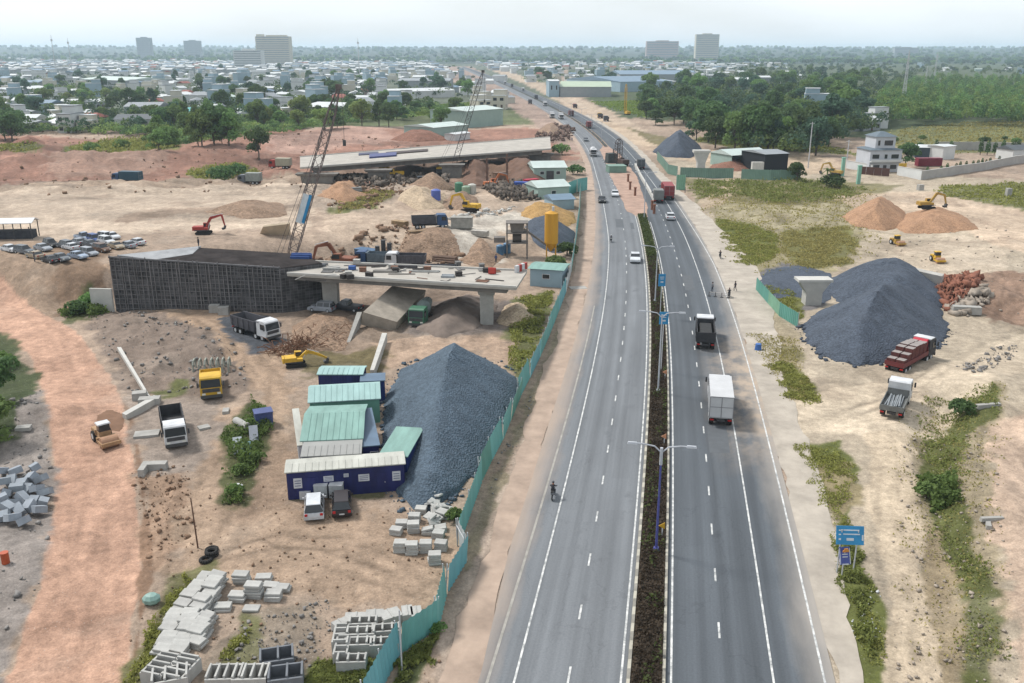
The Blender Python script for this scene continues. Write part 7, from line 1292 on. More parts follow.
shed('long pale green roofed warehouse beyond the bright field', (560, 97), (611, 97), 60, 9, wg, M('roof_pale_green', (190, 206, 180), .6, .08, .1), 4, name='warehouse', cat='warehouse'); shed('blue and white roadside building beside the pale green warehouse', (549, 97), (559, 97), 30, 14, wb, rw_, 1, name='roadside_building', cat='building', windows=2)
shed('wide blue-grey factory with long low roofs behind the trees', (620, 92), (672, 91), 120, 10, wb, rb, 4, name='factory', cat='factory'); shed('long grey factory roof behind the blue-grey factory', (620, 82), (700, 82), 140, 10, wg, rb, 4, name='factory', cat='factory'); shed('white factory building at the edge of the dark wood', (655, 91), (676, 90), 40, 9, ww, rw_, 2, name='factory', cat='factory')
shed('pale mint warehouse behind the white overpass', (466, 128), (503, 125), 26, 9, wm, rm, 1.5, name='warehouse', cat='warehouse'); shed('low mint roofed shed at the crane side of the pale mint warehouse', (434, 138), (468, 135), 20, 5, wm, rm, 1.2); shed('white hut beside the low mint roofed shed', (455, 141), (470, 139), 6, 3, ww, rw_, .5)
shed('long pale roofed hall among the houses below the cream tower', (300, 116), (352, 118), 40, 6, wg, rw_, 2, name='hall', cat='hall'); shed('broad white roofed hall in the far town', (80, 86), (126, 88), 60, 8, wg, rm, 3, name='hall', cat='hall'); shed('long low pale hall beside a green plot', (12, 97), (54, 94), 30, 6, wg, rw_, 2, name='hall', cat='hall'); shed('dark roofed hall beside the teal roofed house', (115, 131), (155, 131), 24, 6, ww, rd, 2, name='hall', cat='hall'); shed('teal roofed house among grey roofs', (180, 122), (200, 122), 16, 6, ww, M('roof_teal', (110, 188, 190), .6, .1, .3), 2, name='house', cat='house')
shed('grey pitched hall with a pale roof near the forest edge', (125, 118), (160, 118), 28, 7, wg, rg, 2, name='hall', cat='hall'); shed('long pale hall far along the old road', (398, 88), (450, 88), 60, 8, wg, rg, 2, name='hall', cat='hall'); shed('row of low white workshops beyond the overpass fields', (392, 99), (455, 97), 30, 6, ww, rw_, 2, name='workshop', cat='workshop')
shed('mint roofed open shed behind the far green barrier', (731, 168), (768, 166), 12, 4.5, wm, rm, 1.6, open_front=True); shed('black fronted shed with a white side wall behind the barrier', (764, 172), (787, 171), 14, 6, M('black_front', (.012, .014, .018), .9, .1, 1, raw=True), rg, .8); shed('small tin shed with pale roof beside the wood', (838, 118), (870, 117), 8, 3, wg, rg, .8)
q = G(755, 174); m = MB(); m.box(-4, 4, -3, 3, -.3, 3.4, .98, .98); o = m.build('concrete_wall', conc_lt); o.location = G(757, 172); o.scale = (.5, .3, 1); tag(o, 'white end wall in front of the black fronted shed', 'concrete wall')
pier('white flared pier behind the far green barrier', 700, 175, zrow(G(700, 175).y, 150), 2.6, 2.4, head=1.9, mat=conc_lt)
# towers on the horizon
def tower(label, px0, px1, ytop, Y, wallm, floors, bays, dep=30, crown=False):
    zb = 0; z = zrow(Y, ytop); a = (px0-512)/FOC*(Y*cp+(CAM_H-10)*sp); b = (px1-512)/FOC*(Y*cp+(CAM_H-10)*sp); w = b-a; r = T('tower_block', label, 'tower block', ((a+b)/2, Y+dep/2, -1), 0)
    m = MB(); m.box(-w/2, w/2, -dep/2, dep/2, 0, z); m.build('wall', wallm, r); fh = z/floors
    for k in range(floors):
        m = MB(); m.box(-w*.47, w*.47, -dep/2-.3, -dep/2-.05, k*fh+fh*.34, k*fh+fh*.78)
        m.build('window_band', M('far_window', (.20, .22, .24), .3, .2, .1, raw=True), r)
    m = MB(); m.box(-w*.2, w*.2, -dep*.3, dep*.3, z, z+4)
    if crown: m.box(-w*.48, -w*.28, -dep*.3, dep*.3, z, z+6); m.box(w*.2, w*.4, -dep*.2, dep*.2, z, z+4)
    m.build('roof_block', wallm, r); return r
tower('broad cream tower block, the biggest on the horizon over the town', 257, 291, 36, 2700, wc, 14, 12, crown=True); tower('slim grey tower block between two lower blocks on the town horizon', 138, 152, 37.5, 4600, wg, 13, 6); tower('low wide grey block on the horizon beside the cream tower', 185, 201, 40.5, 4800, wg, 9, 8); tower('wide pale slab block on the horizon behind the factories', 646, 678, 41, 4400, wp_, 8, 16); tower('tall cream tower with dark vertical stripes on the horizon above the wood', 695, 718, 34, 3900, wc, 15, 9); tower('long low block above the treeline over the rubber wood', 894, 918, 47.5, 5200, wg, 4, 10); tower('white mid-rise block below the cream tower', 234, 262, 50, 2300, ww, 8, 10)
for px, yt, lb in ((55, 35, 'thin grey mast, outer of two over the town'), (71, 38, 'thin grey mast beside another over the town'), (359, 38, 'thin mast above the treeline past the cream tower')):
    Y = 1600; x = (px-512)/FOC*(Y*cp+20*sp); h = zrow(Y, yt); r = T('radio_mast', lb, 'mast', (x, Y, 0)); m = MB(); m.cyl((0, 0, 0), (0, 0, h), .9, .35, 5); m.build('mast_pole', steel_lt, r); m = MB(); m.box(-1.5, 1.5, -.3, .3, h*.85, h*.9); m.build('antenna', steel_lt, r)
for px, pb, yt, lb in ((902, 110, 50, 'pylon standing nearest the rubber wood edge'), (925, 85, 66, 'slim pylon in front of the white houses in the wood'), (934, 80, 52, 'slim pylon behind the rubber wood')):
    q = atz(px, pb); h = zrow(q.y, yt); m = MB(); lattice(m, (0, 0, 0), (0, 0, h), 2.4, .5, 12, .14); m.cbox((0, 0, h*.85), (5, .3, .3)); o = m.build('pylon', steel_lt); o.location = (q.x, q.y, 0); tag(o, lb, 'pylon')
# ---------------------------------------------------------------- villa compound
vw = fcol('villa', (214, 218, 224)); vt = M('villa_roof', (112, 126, 136), .7, .1, .5)
q = G(884, 172); V0 = T('villa', 'white three storey villa with grey-teal hip roofs', 'house', q, .10)
def hiproof(m, w, d, h, ph, ov, cx=0, cy=0, top=.35):
    a, b = w/2+ov, d/2+ov; m.add([(cx-a, cy-b, h), (cx+a, cy-b, h), (cx+a, cy+b, h), (cx-a, cy+b, h), (cx-a*top, cy-b*top, h+ph), (cx+a*top, cy-b*top, h+ph), (cx+a*top, cy+b*top, h+ph), (cx-a*top, cy+b*top, h+ph)], [(3, 2, 1, 0), (4, 5, 6, 7), (0, 1, 5, 4), (1, 2, 6, 5), (2, 3, 7, 6), (3, 0, 4, 7)])
m = MB(); m.box(-5.6, 5.6, 0, 10, -.5, 7.4); m.box(-3.4, 3.6, 1.5, 9, 7.4, 11.6); m.build('wall', vw, V0)
m = MB(); hiproof(m, 11.2, 10, 7.35, .45, .5, 0, 5, .72); hiproof(m, 7, 7.5, 11.62, 1.5, .5, .1, 5.2, .2); m.build('roof', vt, V0)
for x, z, w in ((-3.6, 4.4, 2.6), (0, 4.4, 1.2), (3.2, 4.4, 2.8), (-3.2, .9, 2.8), (3., .9, 2.4)): add_window(V0, x, 0, z, w, 1.6)
for x, w in ((-2.2, 1.0), (1.2, 3.2)): add_window(V0, x, 1.5, 8.6, w, 1.9)
m = MB(); m.box(-5.6, 5.6, -1.2, -.02, 3.4, 3.65); m.box(-5.6, 5.6, -1.25, -1.15, 3.65, 4.3); m.build('balcony', ww, V0); m = MB(); m.box(-.6, .6, -.08, -.003, 0, 2.3); m.build('door', steel_dk, V0)
cmpw = M('compound_wall', (196, 192, 186), .9, .12, .4)
def solid_wall(label, pts, h, mat, t=.3, name='compound_wall', cat='wall', cap=True):
    P = [G(a, b) for a, b in pts]; o = P[0]; r = T(name, label, cat, o); m = MB(); m2 = MB()
    for a, b in zip(P[:-1], P[1:]):
        a, b = a-o, b-o; L = (b-a).length; rz = math.atan2(b.y-a.y, b.x-a.x); c = (a+b)/2; m.cbox((c.x, c.y, c.z+h/2-.4), (L, t, h+.8), rz=rz); m2.cbox((c.x, c.y, c.z+h+.08), (L, t+.15, .16), rz=rz)
    m.build('wall_face', mat, r); m2.build('coping', conc_lt, r); return r
solid_wall('grey compound wall running along the field beside the villa road', [(921, 180), (950, 176), (985, 170), (1016, 164), (1060, 158)], 2.8, cmpw); solid_wall('short white front wall with a yellow board by the villa gate', [(897, 175), (921, 180)], 2.9, ww); solid_wall('far back wall of the villa compound behind the cypresses', [(935, 150), (975, 150), (1024, 151), (1080, 152)], 3.2, cmpw); solid_wall('white wall between villa and gate', [(846, 168), (862, 171), (872, 173)], 2.6, ww)
m = MB(); 
q0, q1 = G(858, 174), G(889, 177); r = T('brown_gate', 'brown metal gate in front of the villa', 'gate', q0); d = q1-q0; rz = math.atan2(d.y, d.x)
for k in range(4): c = d*((k+.5)/4); m = MB(); m.cbox((c.x, c.y, 1.3), (d.length/4-.1, .12, 2.6), rz=rz); m.build('leaf', M('gate_brown', (96, 66, 58), .7, .15, 1), r)
q = G(901, 174); m = MB(); m.box(-1.3, 1.3, -.15, .15, 0, 3.6); r = T('signboard', 'yellow signboard on the wall by the villa gate', 'signboard', q+Vector((0, -.5, 0)), .1); m.build('board', ywl, r); m = MB(); m.box(-.9, .9, -.18, -.152, 1.6, 1.9); m.box(-.7, .7, -.18, -.152, 2.2, 2.6); m.build('lettering', M('board_red', (170, 60, 50), .7, .1, 1), r)
q = G(928, 166); r = T('shipping_container', 'dark red shipping container inside the villa compound', 'container', q, .06); m = MB(); m.box(-4.4, 4.4, -1.3, 1.3, .1, 2.9); m.build('body', paint('container_wine', (140, 42, 62)), r); m = MB(); 
for k in range(28): m.box(-4.2+k*.31, -4.08+k*.31, -1.36, -1.302, .3, 2.7)
m.build('ribs', MATS['container_wine'], r)
shed('low white pavilion with a dark front behind the red container', (915, 158), (935, 158), 8, 4, M('pav_dark', (70, 84, 92), .6, .1, .5), rw_, .8); shed('tall white gatehouse with a yellow lamp strip inside the compound', (942, 160), (954, 159), 7, 5, ww, rw_, .4); shed('small dark roofed house at the end of the compound', (1012, 160), (1030, 160), 8, 4, ww, rd, 1.5, name='house', cat='house')
for px, pb, pt, lb in ((842, 176, 158, 'mint gate pillar, closer to the bush'), (858, 184, 166, 'mint gate pillar beside the villa road')):
    q = G(px, pb); h = zrow(q.y, pt)-q.z; m = MB(); m.box(-.5, .5, -.5, .5, -.2, h); m.box(-.6, .6, -.6, .6, h, h+.25); o = m.build('gate_pillar', M('pillar_mint', (150, 200, 180), .8, .1, 1)); o.location = q; tag(o, lb, 'pillar')
for px, pb, pt, lb in ((846, 168, 140, 'grey concrete power pole before the villa'), (808, 168, 122, 'dark wooden pole in front of the wood')):
    q = G(px, pb); h = zrow(q.y, pt)-q.z; m = MB(); m.cyl((0, 0, -.3), (0, 0, h), .22, .15, 7); m.cbox((0, 0, h-.5), (1.6, .12, .12)); o = m.build('power_pole', steel_lt); o.location = q; tag(o, lb, 'pole')
# ================================================================= TREES
def crown_pts(lobes, n):
    P = []; S_ = []
    vol = np.array([l[3]*l[4]*l[5] for l in lobes])**.67; pr = vol/vol.sum(); k = nr.choice(len(lobes), n, p=pr)
    d = nr.normal(size=(n, 3)); d /= np.linalg.norm(d, axis=1)[:, None]; d[:, 2] = np.where(d[:, 2] < -.35, -d[:, 2]*.5, d[:, 2]); r = .62+.38*nr.rand(n)**.6
    L = np.array(lobes)[k]; return L[:, :3]+d*L[:, 3:6]*r[:, None], d
def quads(P, nrm, size, jitter=.7):
    n = len(P); a = nrm+jitter*nr.normal(size=(n, 3)); a /= np.linalg.norm(a, axis=1)[:, None]; h = nr.normal(size=(n, 3)); u = np.cross(a, h); u /= np.linalg.norm(u, axis=1)[:, None]; v = np.cross(a, u); s = size*(.6+.8*nr.rand(n))[:, None]
    return np.stack([P-u*s*.5, P+v*s*.38, P+u*s*.5, P-v*s*.38], 1).reshape(-1, 3), np.arange(4*n).reshape(n, 4)
barkm = M('bark', (.09, .075, .06), .95, .3, 2, .4, raw=True)
LF = {k: leafmat('leaf_'+k, c, .38, .45, rnd=.28) for k, c in dict(dark=(104, 132, 82), mid=(130, 160, 92), light=(158, 180, 104), blue=(98, 130, 104), palm=(124, 148, 88)).items()}
def tree_proto(kind, H, Wd, n, ls, seed):
    global nr
    nr = np.random.RandomState(seed); rr = random.Random(seed); r = T('tree', '', 'tree', (0, 0, 0))
    m = MB(); lob = []
    if kind == 'palm':
        m.tube([(0, 0, -.4), (.15, 0, H*.4), (.1, .05, H*.8)], .16, 7); m.build('trunk', barkm, r); V = []; F = []
        for k in range(14):
            a = k*2.4; el = rr.uniform(-.1, 1.1); pr = None
            for j in range(7):
                t = j/6; R_ = Wd/2*t; z = H*.8+R_*math.sin(el)-1.4*t*t*Wd/4; p = np.array([R_*math.cos(a), R_*math.sin(a), z]); wv = .45*(1-t*.7)*np.array([-math.sin(a), math.cos(a), 0]); V += [p-wv, p+wv]
                if j: o = len(V)-4; F.append((o, o+1, o+3, o+2))
        o = npmesh('crown', V, F, LF['palm']); o.parent = r; return r
    if kind == 'cypress': lob = [(0, 0, H*.55, Wd*.5, Wd*.5, H*.45), (0, 0, H*.3, Wd*.5, Wd*.5, H*.25)]; m.tube([(0, 0, -.3), (0, 0, H*.5)], .12, 6)
    elif kind == 'bush': lob = [(rr.uniform(-.25, .25)*Wd, rr.uniform(-.25, .25)*Wd, H*rr.uniform(.3, .55), Wd*rr.uniform(.22, .34), Wd*rr.uniform(.22, .34), H*rr.uniform(.28, .42)) for _ in range(6)]; m.tube([(0, 0, -.2), (0, 0, H*.4)], .1, 5)
    else:
        th = H*.34; m.tube([(0, 0, -.4), (rr.uniform(-.2, .2), 0, th*.6), (rr.uniform(-.3, .3), .2, th)], H*.022, 7); nl = 13 if kind == 'broad' else 11
        for k in range(nl):
            a = k*2.4+rr.random(); ra = Wd*.30*math.sqrt((k+.5)/nl)*1.1; z = H*((.74 if kind == 'broad' else .72)-(.52 if k % 2 else .14)*(k/nl)+rr.uniform(-.10, .10)); c = (ra*math.cos(a), ra*math.sin(a), z); rw2 = Wd*rr.uniform(.17, .27); lob.append((*c, rw2, rw2, H*rr.uniform(.13, .22)*(1 if kind == 'broad' else 1.3))); m.cyl((0, 0, th*.75), c, H*.012, H*.004, 5)
    m.build('trunk', barkm, r); P, d = crown_pts(lob, n); V, F = quads(P, d, ls); o = npmesh('crown', V, F, LF['mid']); o.parent = r; return r
PROT = [tree_proto('broad', 10, 9.5, 2300, .72, 21), tree_proto('broad', 12, 11, 2600, .8, 22), tree_proto('tall', 13, 7.5, 2200, .75, 23), tree_proto('broad', 8, 9, 1900, .7, 24), tree_proto('tall', 11, 6, 1700, .7, 25), tree_proto('palm', 8, 5, 0, 0, 26), tree_proto('cypress', 4.5, 1.5, 500, .35, 27), tree_proto('bush', 3, 5, 800, .45, 28), tree_proto('bush', 2.2, 3.2, 600, .38, 29)]
PUSED = set(); TC = [0]
KINDN = ['broad round-crowned', 'wide spreading', 'tall upright', 'low rounded', 'slender', 'palm', 'cypress', 'leafy bush', 'small bush']
def put_tree(k, loc, sc, leaf, label, group=None, rz=None, cat=None):
    pr = PROT[k]; rz = rng.random()*6.3 if rz is None else rz; TC[0] += 1
    if k not in PUSED: PUSED.add(k); r = pr; r.location = loc; r.rotation_euler = (0, 0, rz); r.scale = (sc, sc, sc*rng.uniform(.9, 1.1)); fresh = True
    else:
        r = pr.copy(); COL.objects.link(r); r.location = loc; r.rotation_euler = (0, 0, rz); r.scale = (sc, sc, sc*rng.uniform(.9, 1.1))
        for c in pr.children: d = c.copy(); COL.objects.link(d); d.parent = r
        fresh = False
    for c in r.children:
        if c.name.startswith('crown'): c.material_slots[0].link = 'OBJECT'; c.material_slots[0].material = LF[leaf]
    r['label'] = label; r['category'] = cat or ('tree' if k < 7 else 'bush')
    r.name = ('palm_tree' if k == 5 else ('cypress_tree' if k == 6 else ('bush' if k > 6 else 'tree')))
    if group: r['group'] = group
    elif 'group' in r: del r['group']
    return r
for px, py, k, sc, lf, lb in ((-4, 405, 0, .62, 'dark', 'dark bushy tree at the outer bank of the pink haul road'), (-14, 440, 3, .8, 'mid', 'green tree below the dark bushy tree on the haul road bank'), (4, 366, 7, .9, 'mid', 'leafy bush above the dark bushy tree on the haul road bank'), (797, 181, 0, .62, 'dark', 'small round tree in front of the long green barrier'), (835, 187, 7, 1.7, 'dark', 'dark rounded bush between the mint pillars and the orange earth heap'), (826, 187, 5, .8, 'palm', 'small palm before the dark rounded bush'), (905, 168, 0, .9, 'dark', 'dark tree at the corner of the white villa'), (259, 160, 1, .95, 'dark', 'round dark tree alone above the red lorry'), (225, 178, 7, 2.0, 'dark', 'dark bush by the pale lorry on the red earth'), (238, 176, 7, 1.6, 'dark', 'dark bush touching the pale lorry'), (118, 150, 7, 2.0, 'mid', 'green bush on the bright scrub of the red bank'), (92, 152, 8, 2.6, 'mid', 'small green bush at the end of the bright scrub'), (96, 306, 7, .9, 'mid', 'green bush at the foot of the embankment slope'), (78, 314, 8, 1.2, 'dark', 'dark small bush at the foot of the embankment slope'), (250, 428, 8, .6, 'mid', 'leafy weed clump at the top of the rubbish island'), (240, 475, 8, .6, 'mid', 'dark weed clump on the rubbish island'), (235, 495, 8, .6, 'mid', 'green weed clump at the tail of the rubbish island'), (258, 462, 8, .55, 'mid', 'green weed clump beside the metal sheets'), (437, 633, 8, .45, 'mid', 'little green bush at the corner of the green fence'), (938, 490, 7, .62, 'mid', 'spreading dark bush in the ditch beside the dirt track'), (926, 498, 8, .9, 'mid', 'small bush at the edge of the ditch'), (555, 268, 8, 1.5, 'mid', 'leafy shrub between the silo and the fence'), (567, 255, 8, 1.6, 'dark', 'dark shrub under the silo beside the fence'), (573, 175, 7, 1.5, 'dark', 'dark shrub between the mint sheds and the highway'), (562, 155, 7, 1.8, 'mid', 'green shrub at the end of the white overpass'), (960, 415, 8, 1.1, 'dark', 'low dark bush at the top of the ditch'), (455, 520, 8, .6, 'mid', 'little shrub between the paving blocks and the fence')):
    put_tree(k, G(px, py), sc, lf, lb)
for i, px in enumerate((928, 942, 948, 957, 961, 967, 974, 979, 983, 987, 991, 1000)):
    q = G(px, 179-(px-921)*.165); q.y += 1.2; put_tree(6, q, .75, 'dark', '%s cypress of the row just inside the compound wall, counting from the gate' % ('first', 'second', 'third', 'fourth', 'fifth', 'sixth', 'seventh', 'eighth', 'ninth', 'tenth', 'eleventh', 'last')[i], 'cypresses along the compound wall')
for i, px in enumerate((935, 950, 980, 987, 994, 1002, 1012, 1017)):
    q = G(px, 155); put_tree(6, q, 1.25, 'dark', '%s tall cypress of the back row in the compound, counting from the villa' % ('first', 'second', 'third', 'fourth', 'fifth', 'sixth', 'seventh', 'last')[i], 'cypresses along the back wall')
# town houses
def house_proto(kind, w, d, h, wallm, roofm, seed, win=True):
    r = T('house', '', 'house', (0, 0, 0)); m = MB(); rr = random.Random(seed); ph = rr.uniform(1.2, 2.2)
    if kind == 'flat': m.box(-w/2, w/2, -d/2, d/2, -1, h); m.box(-w/2+.3, w/2-.3, -d*.1, d/2-.3, h, h+2.8); m.build('wall', wallm, r); m = MB(); m.box(-w/2-.15, w/2+.15, -d/2-.15, d/2+.15, h+.01, h+.3); m.box(-w/2+.1, w/2-.1, -d*.1-.3, d/2-.1, h+2.81, h+3.05)
    elif kind == 'gable': m.box(-w/2, w/2, -d/2, d/2, -1, h); m.add([(-w/2, -d/2, h), (-w/2, d/2, h), (-w/2, 0, h+ph), (w/2, -d/2, h), (w/2, d/2, h), (w/2, 0, h+ph)], [(0, 2, 1), (3, 4, 5)]); m.build('wall', wallm, r); m = MB(); gable(m, w, d, h+.02, ph, .5)
    elif kind == 'hip': m.box(-w/2, w/2, -d/2, d/2, -1, h); m.build('wall', wallm, r); m = MB(); gable(m, w, d, h+.02, ph*1.2, .6, .45)
    else: m.box(-w/2, w/2, -d/2, d/2, -1, h); m.box(-w/2-d*.5, -w/2-.01, -d*.3, d/2, -1, h*.6); m.build('wall', wallm, r); m = MB(); gable(m, w, d, h+.02, ph, .5); m.add([(-w/2-d*.55, -d*.35, h*.55), (-w/2-.02, -d*.35, h*.78), (-w/2-.02, d/2+.3, h*.78), (-w/2-d*.55, d/2+.3, h*.55)], [(0, 1, 2, 3)])
    m.build('roof', roofm, r)
    if win:
        fl = 2 if h > 5.5 else 1; nb = 3 if w > 8 else 2
        for f in range(fl):
            for k in range(nb):
                x = -w/2+w*(k+.5)/nb; m = MB()
                if f == 0 and k == 1: m.box(x-.6, x+.6, -d/2-.06, -d/2-.003, 0, 2.4); m.build('door', M('door_brown', (104, 80, 66), .7, .2, 1), r)
                else: m.box(x-w/nb*.27, x+w/nb*.27, -d/2-.06, -d/2-.003, f*3.4+1., f*3.4+2.5); m.build('window', glass, r)
        m = MB(); m.box(w/2+.003, w/2+.06, -d*.25, -d*.05, 1., 2.4); m.build('window', glass, r)
    return r
HP = [('flat', 6, 14, 7., ww, rg, 'tall narrow white house with a flat roof'), ('flat', 7, 12, 10., wb, rw_, 'three storey blue house with stepped top'), ('gable', 11, 9, 4.2, ww, rw_, 'low white house under a pale metal gable'), ('gable', 14, 9, 4., wc, rg, 'long cream house under a grey metal gable'), ('hip', 11, 10, 6.6, ww, rg, 'two storey white villa under a grey hip roof'), ('ell', 11, 9, 4.2, wg, rw_, 'grey house with pale lean-to roof'), ('gable', 10, 9, 6.6, wc, rt, 'two storey cream house under a red tiled gable'), ('gable', 15, 11, 4.6, wg, rb, 'wide grey house under a blue metal roof'), ('flat', 8, 10, 6.8, wc, rw_, 'boxy cream house with a pale roof terrace'), ('gable', 12, 9, 3.8, wm, rm, 'low mint house under a mint metal roof'), ('hip', 10, 9, 3.8, wp_, rt, 'low pinkish house under a red hip roof'), ('gable', 9, 14, 5.4, ww, rw_, 'deep white house under a pale gable')]
HPR = [[house_proto(*h[:6], 40+i, True), None, h[6]] for i, h in enumerate(HP)]
HUSED = set(); HFAR = {}
AVOID = [[(395, 120), (475, 114), (478, 100), (420, 104)], [(590, 104), (650, 100), (690, 118), (640, 120)], [(556, 100), (615, 100), (615, 84), (556, 84)], [(615, 96), (705, 94), (705, 76), (615, 76)], [(430, 145), (508, 140), (508, 112), (460, 112), (430, 124)], [(540, 100), (562, 100), (562, 86), (540, 86)], [(298, 120), (356, 122), (356, 108), (298, 106)], [(78, 90), (130, 92), (130, 78), (78, 76)], [(10, 100), (58, 97), (58, 88), (10, 90)], [(112, 134), (162, 134), (162, 108), (112, 108)], [(390, 103), (458, 101), (458, 82), (390, 82)], [(178, 125), (203, 125), (203, 112), (178, 112)], [(60, 102), (130, 94), (150, 100), (120, 106), (40, 108)]]
def inpoly(P, x, y): return float(polysd(P, np.array([x]), np.array([y]))[0]) > 0
def landmark(px, py):
    L = [(275, 70, 'the broad cream tower'), (145, 70, 'the slim grey tower'), (330, 112, 'the long pale hall'), (105, 84, 'the broad white hall'), (33, 95, 'the low pale hall'), (138, 128, 'the dark roofed hall'), (190, 120, 'the teal roofed house'), (425, 86, 'the old road hall'), (425, 98, 'the white workshops'), (485, 120, 'the pale mint warehouse'), (585, 92, 'the long pale green warehouse'), (645, 90, 'the blue-grey factory'), (706, 60, 'the striped tower'), (20, 135, 'the pinkish earth heap'), (90, 148, 'the bright scrub'), (300, 145, 'the pinkish cut bank'), (435, 110, 'the bright field'), (240, 130, 'the red earth edge'), (640, 110, 'the drilling rig field'), (60, 65, 'the two masts'), (420, 138, 'the red brown bank'), (770, 140, 'the meadow before the wood'), (910, 118, 'the tin shed'), (850, 90, 'the rubber wood'), (930, 75, 'the slim pylons'), (200, 90, 'the town centre roofs'), (360, 75, 'the far avenue'), (750, 100, 'the deep wood')]
    return min(L, key=lambda l: (l[0]-px)**2+((l[1]-py)*2.2)**2)
SIDE = lambda px, py, l: ('beyond' if py < l[1]-5 else ('in front of' if py > l[1]+5 else 'beside'))
hs = []; row_y = [133, 129.5, 126.0, 121, 115.5, 110, 105, 100.5, 96, 92, 88.5, 85, 82, 79, 76.5, 74, 71.8, 69.8, 68, 66.4, 65]
for y in row_y:
    x = -8+rng.random()*15
    while x < 760:
        Y = atz(x, y).y; xr = proj(float(BX(Y)), Y, 0)[0]; wpx = 16*pxm(atz(x, y))*.95; left = x < xr-16-wpx; right = x > xr+22+wpx*.6 and y < 96 and x < 760-(y-60)*2
        yy_ = y+rng.uniform(-2, 2)*(y-52)/60
        ok = (left and yy_ < 134-(0 if x < 120 else (8 if x < 300 else 16))) or right
        if ok and not any(inpoly(a, x, yy_) for a in AVOID) and rng.random() < (.95 if left else .5): hs.append((x, yy_))
        x += wpx*rng.uniform(.85, 1.3)+1
hs.sort(key=lambda p: -p[1]); near, rest = hs[:262], hs[262:]
for x, y in ((920, 68), (945, 71), (953, 70), (978, 71), (1008, 70), (1020, 74), (788, 62), (800, 61), (812, 62), (830, 64), (785, 76), (797, 78), (775, 86), (693, 82), (700, 78), (715, 72), (740, 74), (872, 128), (864, 130), (815, 113)): near.append((x, y))
used_lab = {}
HNOUN = {}
for i, (x, y) in enumerate(near):
    k = rng.choices(range(len(HP)), weights=[5, 4, 6, 3, 4, 4, 1.2, 3, 4, 2, .8, 4])[0]; q = atz(x, y, -.1); l = landmark(x, y); far = y < 95
    lb = '%s %s %s' % (HP[k][6], SIDE(x, y, l), l[2]); rzh = rng.choice((0, .25, -.3, 1.2, -1.3, .6, -.7))+rng.uniform(-.15, .15)
    pr = HPR[k][0]; keep_w = y > 108
    if k not in HUSED and keep_w: HUSED.add(k); r = pr
    else:
        r = pr.copy(); COL.objects.link(r)
        for c in pr.children:
            if keep_w or not c.name.startswith(('window', 'door')): d = c.copy(); COL.objects.link(d); d.parent = r
    s = rng.uniform(.95, 1.3); r.location = q; r.rotation_euler = (0, 0, rzh); r.scale = (s, s, s*rng.uniform(.85, 1.15)); r['label'] = lb; r['group'] = 'houses of the town'; r['category'] = 'house'
for k in range(len(HP)):
    if k not in HUSED:
        for c in list(HPR[k][0].children): bpy.data.objects.remove(c)
        bpy.data.objects.remove(HPR[k][0])
# the far rest of the town: one mass of tiny houses
m = MB(); fm_ = [ww, wc, wg, rb, rt, rw_]
pts = list(rest)
for _ in range(900):
    y = 58.5+11*rng.random()**1.2; x = rng.uniform(-60, 790); Y = atz(x, y).y; xr = proj(float(BX(min(Y, 3800))), Y, 0)[0]
    if abs(x-xr) > 10+ (y-52)*.8 and (x < 520 or rng.random() < .5): pts.append((x, y))
for x, y in pts:
    q = G(x, y); z9 = q.z; w, d, h = rng.uniform(8, 22), rng.uniform(8, 16), rng.uniform(4, 11); a = rng.uniform(-.5, .5); m.cur = rng.choices(range(3), weights=[5, 2, 3])[0]; m.cbox((q.x, q.y, z9+h/2-.5), (w, d, h), rz=a); m.cur = rng.choices((2, 3, 4, 5), weights=[3, 2, .6, 4])[0]
    m.X = Matrix.Translation((q.x, q.y, z9)) @ Matrix.Rotation(a, 4, 'Z'); gable(m, w, d, h-.45, 2., .4); m.X = None
o = m.build('far_houses', fm_); tag(o, 'mass of tiny far houses towards the horizon', 'houses', kind='stuff')
# trees the picture lets one tell apart
tr = []
def scatter(P, n, ks, scr, leaf, where, mind=.0):
    p = np.array(P); c = 0; t = 0
    while c < n and t < n*30:
        t += 1; x = rng.uniform(p[:, 0].min(), p[:, 0].max()); y = rng.uniform(p[:, 1].min(), p[:, 1].max())
        if not inpoly(P, x, y): continue
        if any(abs(x-a)*.7+abs(y-b) < mind for a, b, *_ in tr): continue
        tr.append((x, y, rng.choice(ks), rng.uniform(*scr), rng.choice(leaf), where)); c += 1
scatter([(640, 118), (700, 148), (760, 160), (800, 165), (880, 132), (900, 112), (860, 100), (760, 100), (690, 100), (640, 108)], 60, (0, 1, 2, 3), (1.0, 1.45), ('dark', 'dark', 'mid', 'blue'), 'edging the dark wood', 4.5)
scatter([(640, 104), (700, 98), (800, 98), (880, 100), (880, 78), (760, 76), (700, 88), (640, 96)], 46, (0, 1, 2, 4), (1.0, 1.6), ('dark', 'mid', 'blue', 'mid'), 'inside the dark wood', 3.2)
scatter([(150, 152), (170, 158), (255, 142), (260, 128), (220, 122), (165, 128)], 22, (0, 1, 3, 4), (.8, 1.2), ('mid', 'dark', 'mid'), 'behind the red earth', 4)
scatter([(-10, 150), (30, 146), (36, 136), (-10, 132)], 4, (0, 1), (.9, 1.2), ('dark',), 'behind the pinkish heap', 5)
scatter([(260, 132), (390, 128), (420, 112), (395, 100), (340, 104), (260, 118)], 34, (0, 1, 3, 4), (.8, 1.2), ('mid', 'dark', 'light', 'dark'), 'in the green belt', 4)
scatter([(200, 118), (262, 112), (262, 80), (200, 88)], 10, (0, 1, 3), (.8, 1.3), ('dark', 'blue'), 'in the dark grove', 4)
scatter([(300, 100), (340, 104), (345, 86), (300, 84)], 9, (0, 1, 2), (.9, 1.3), ('dark',), 'by the crane tip', 3.5)
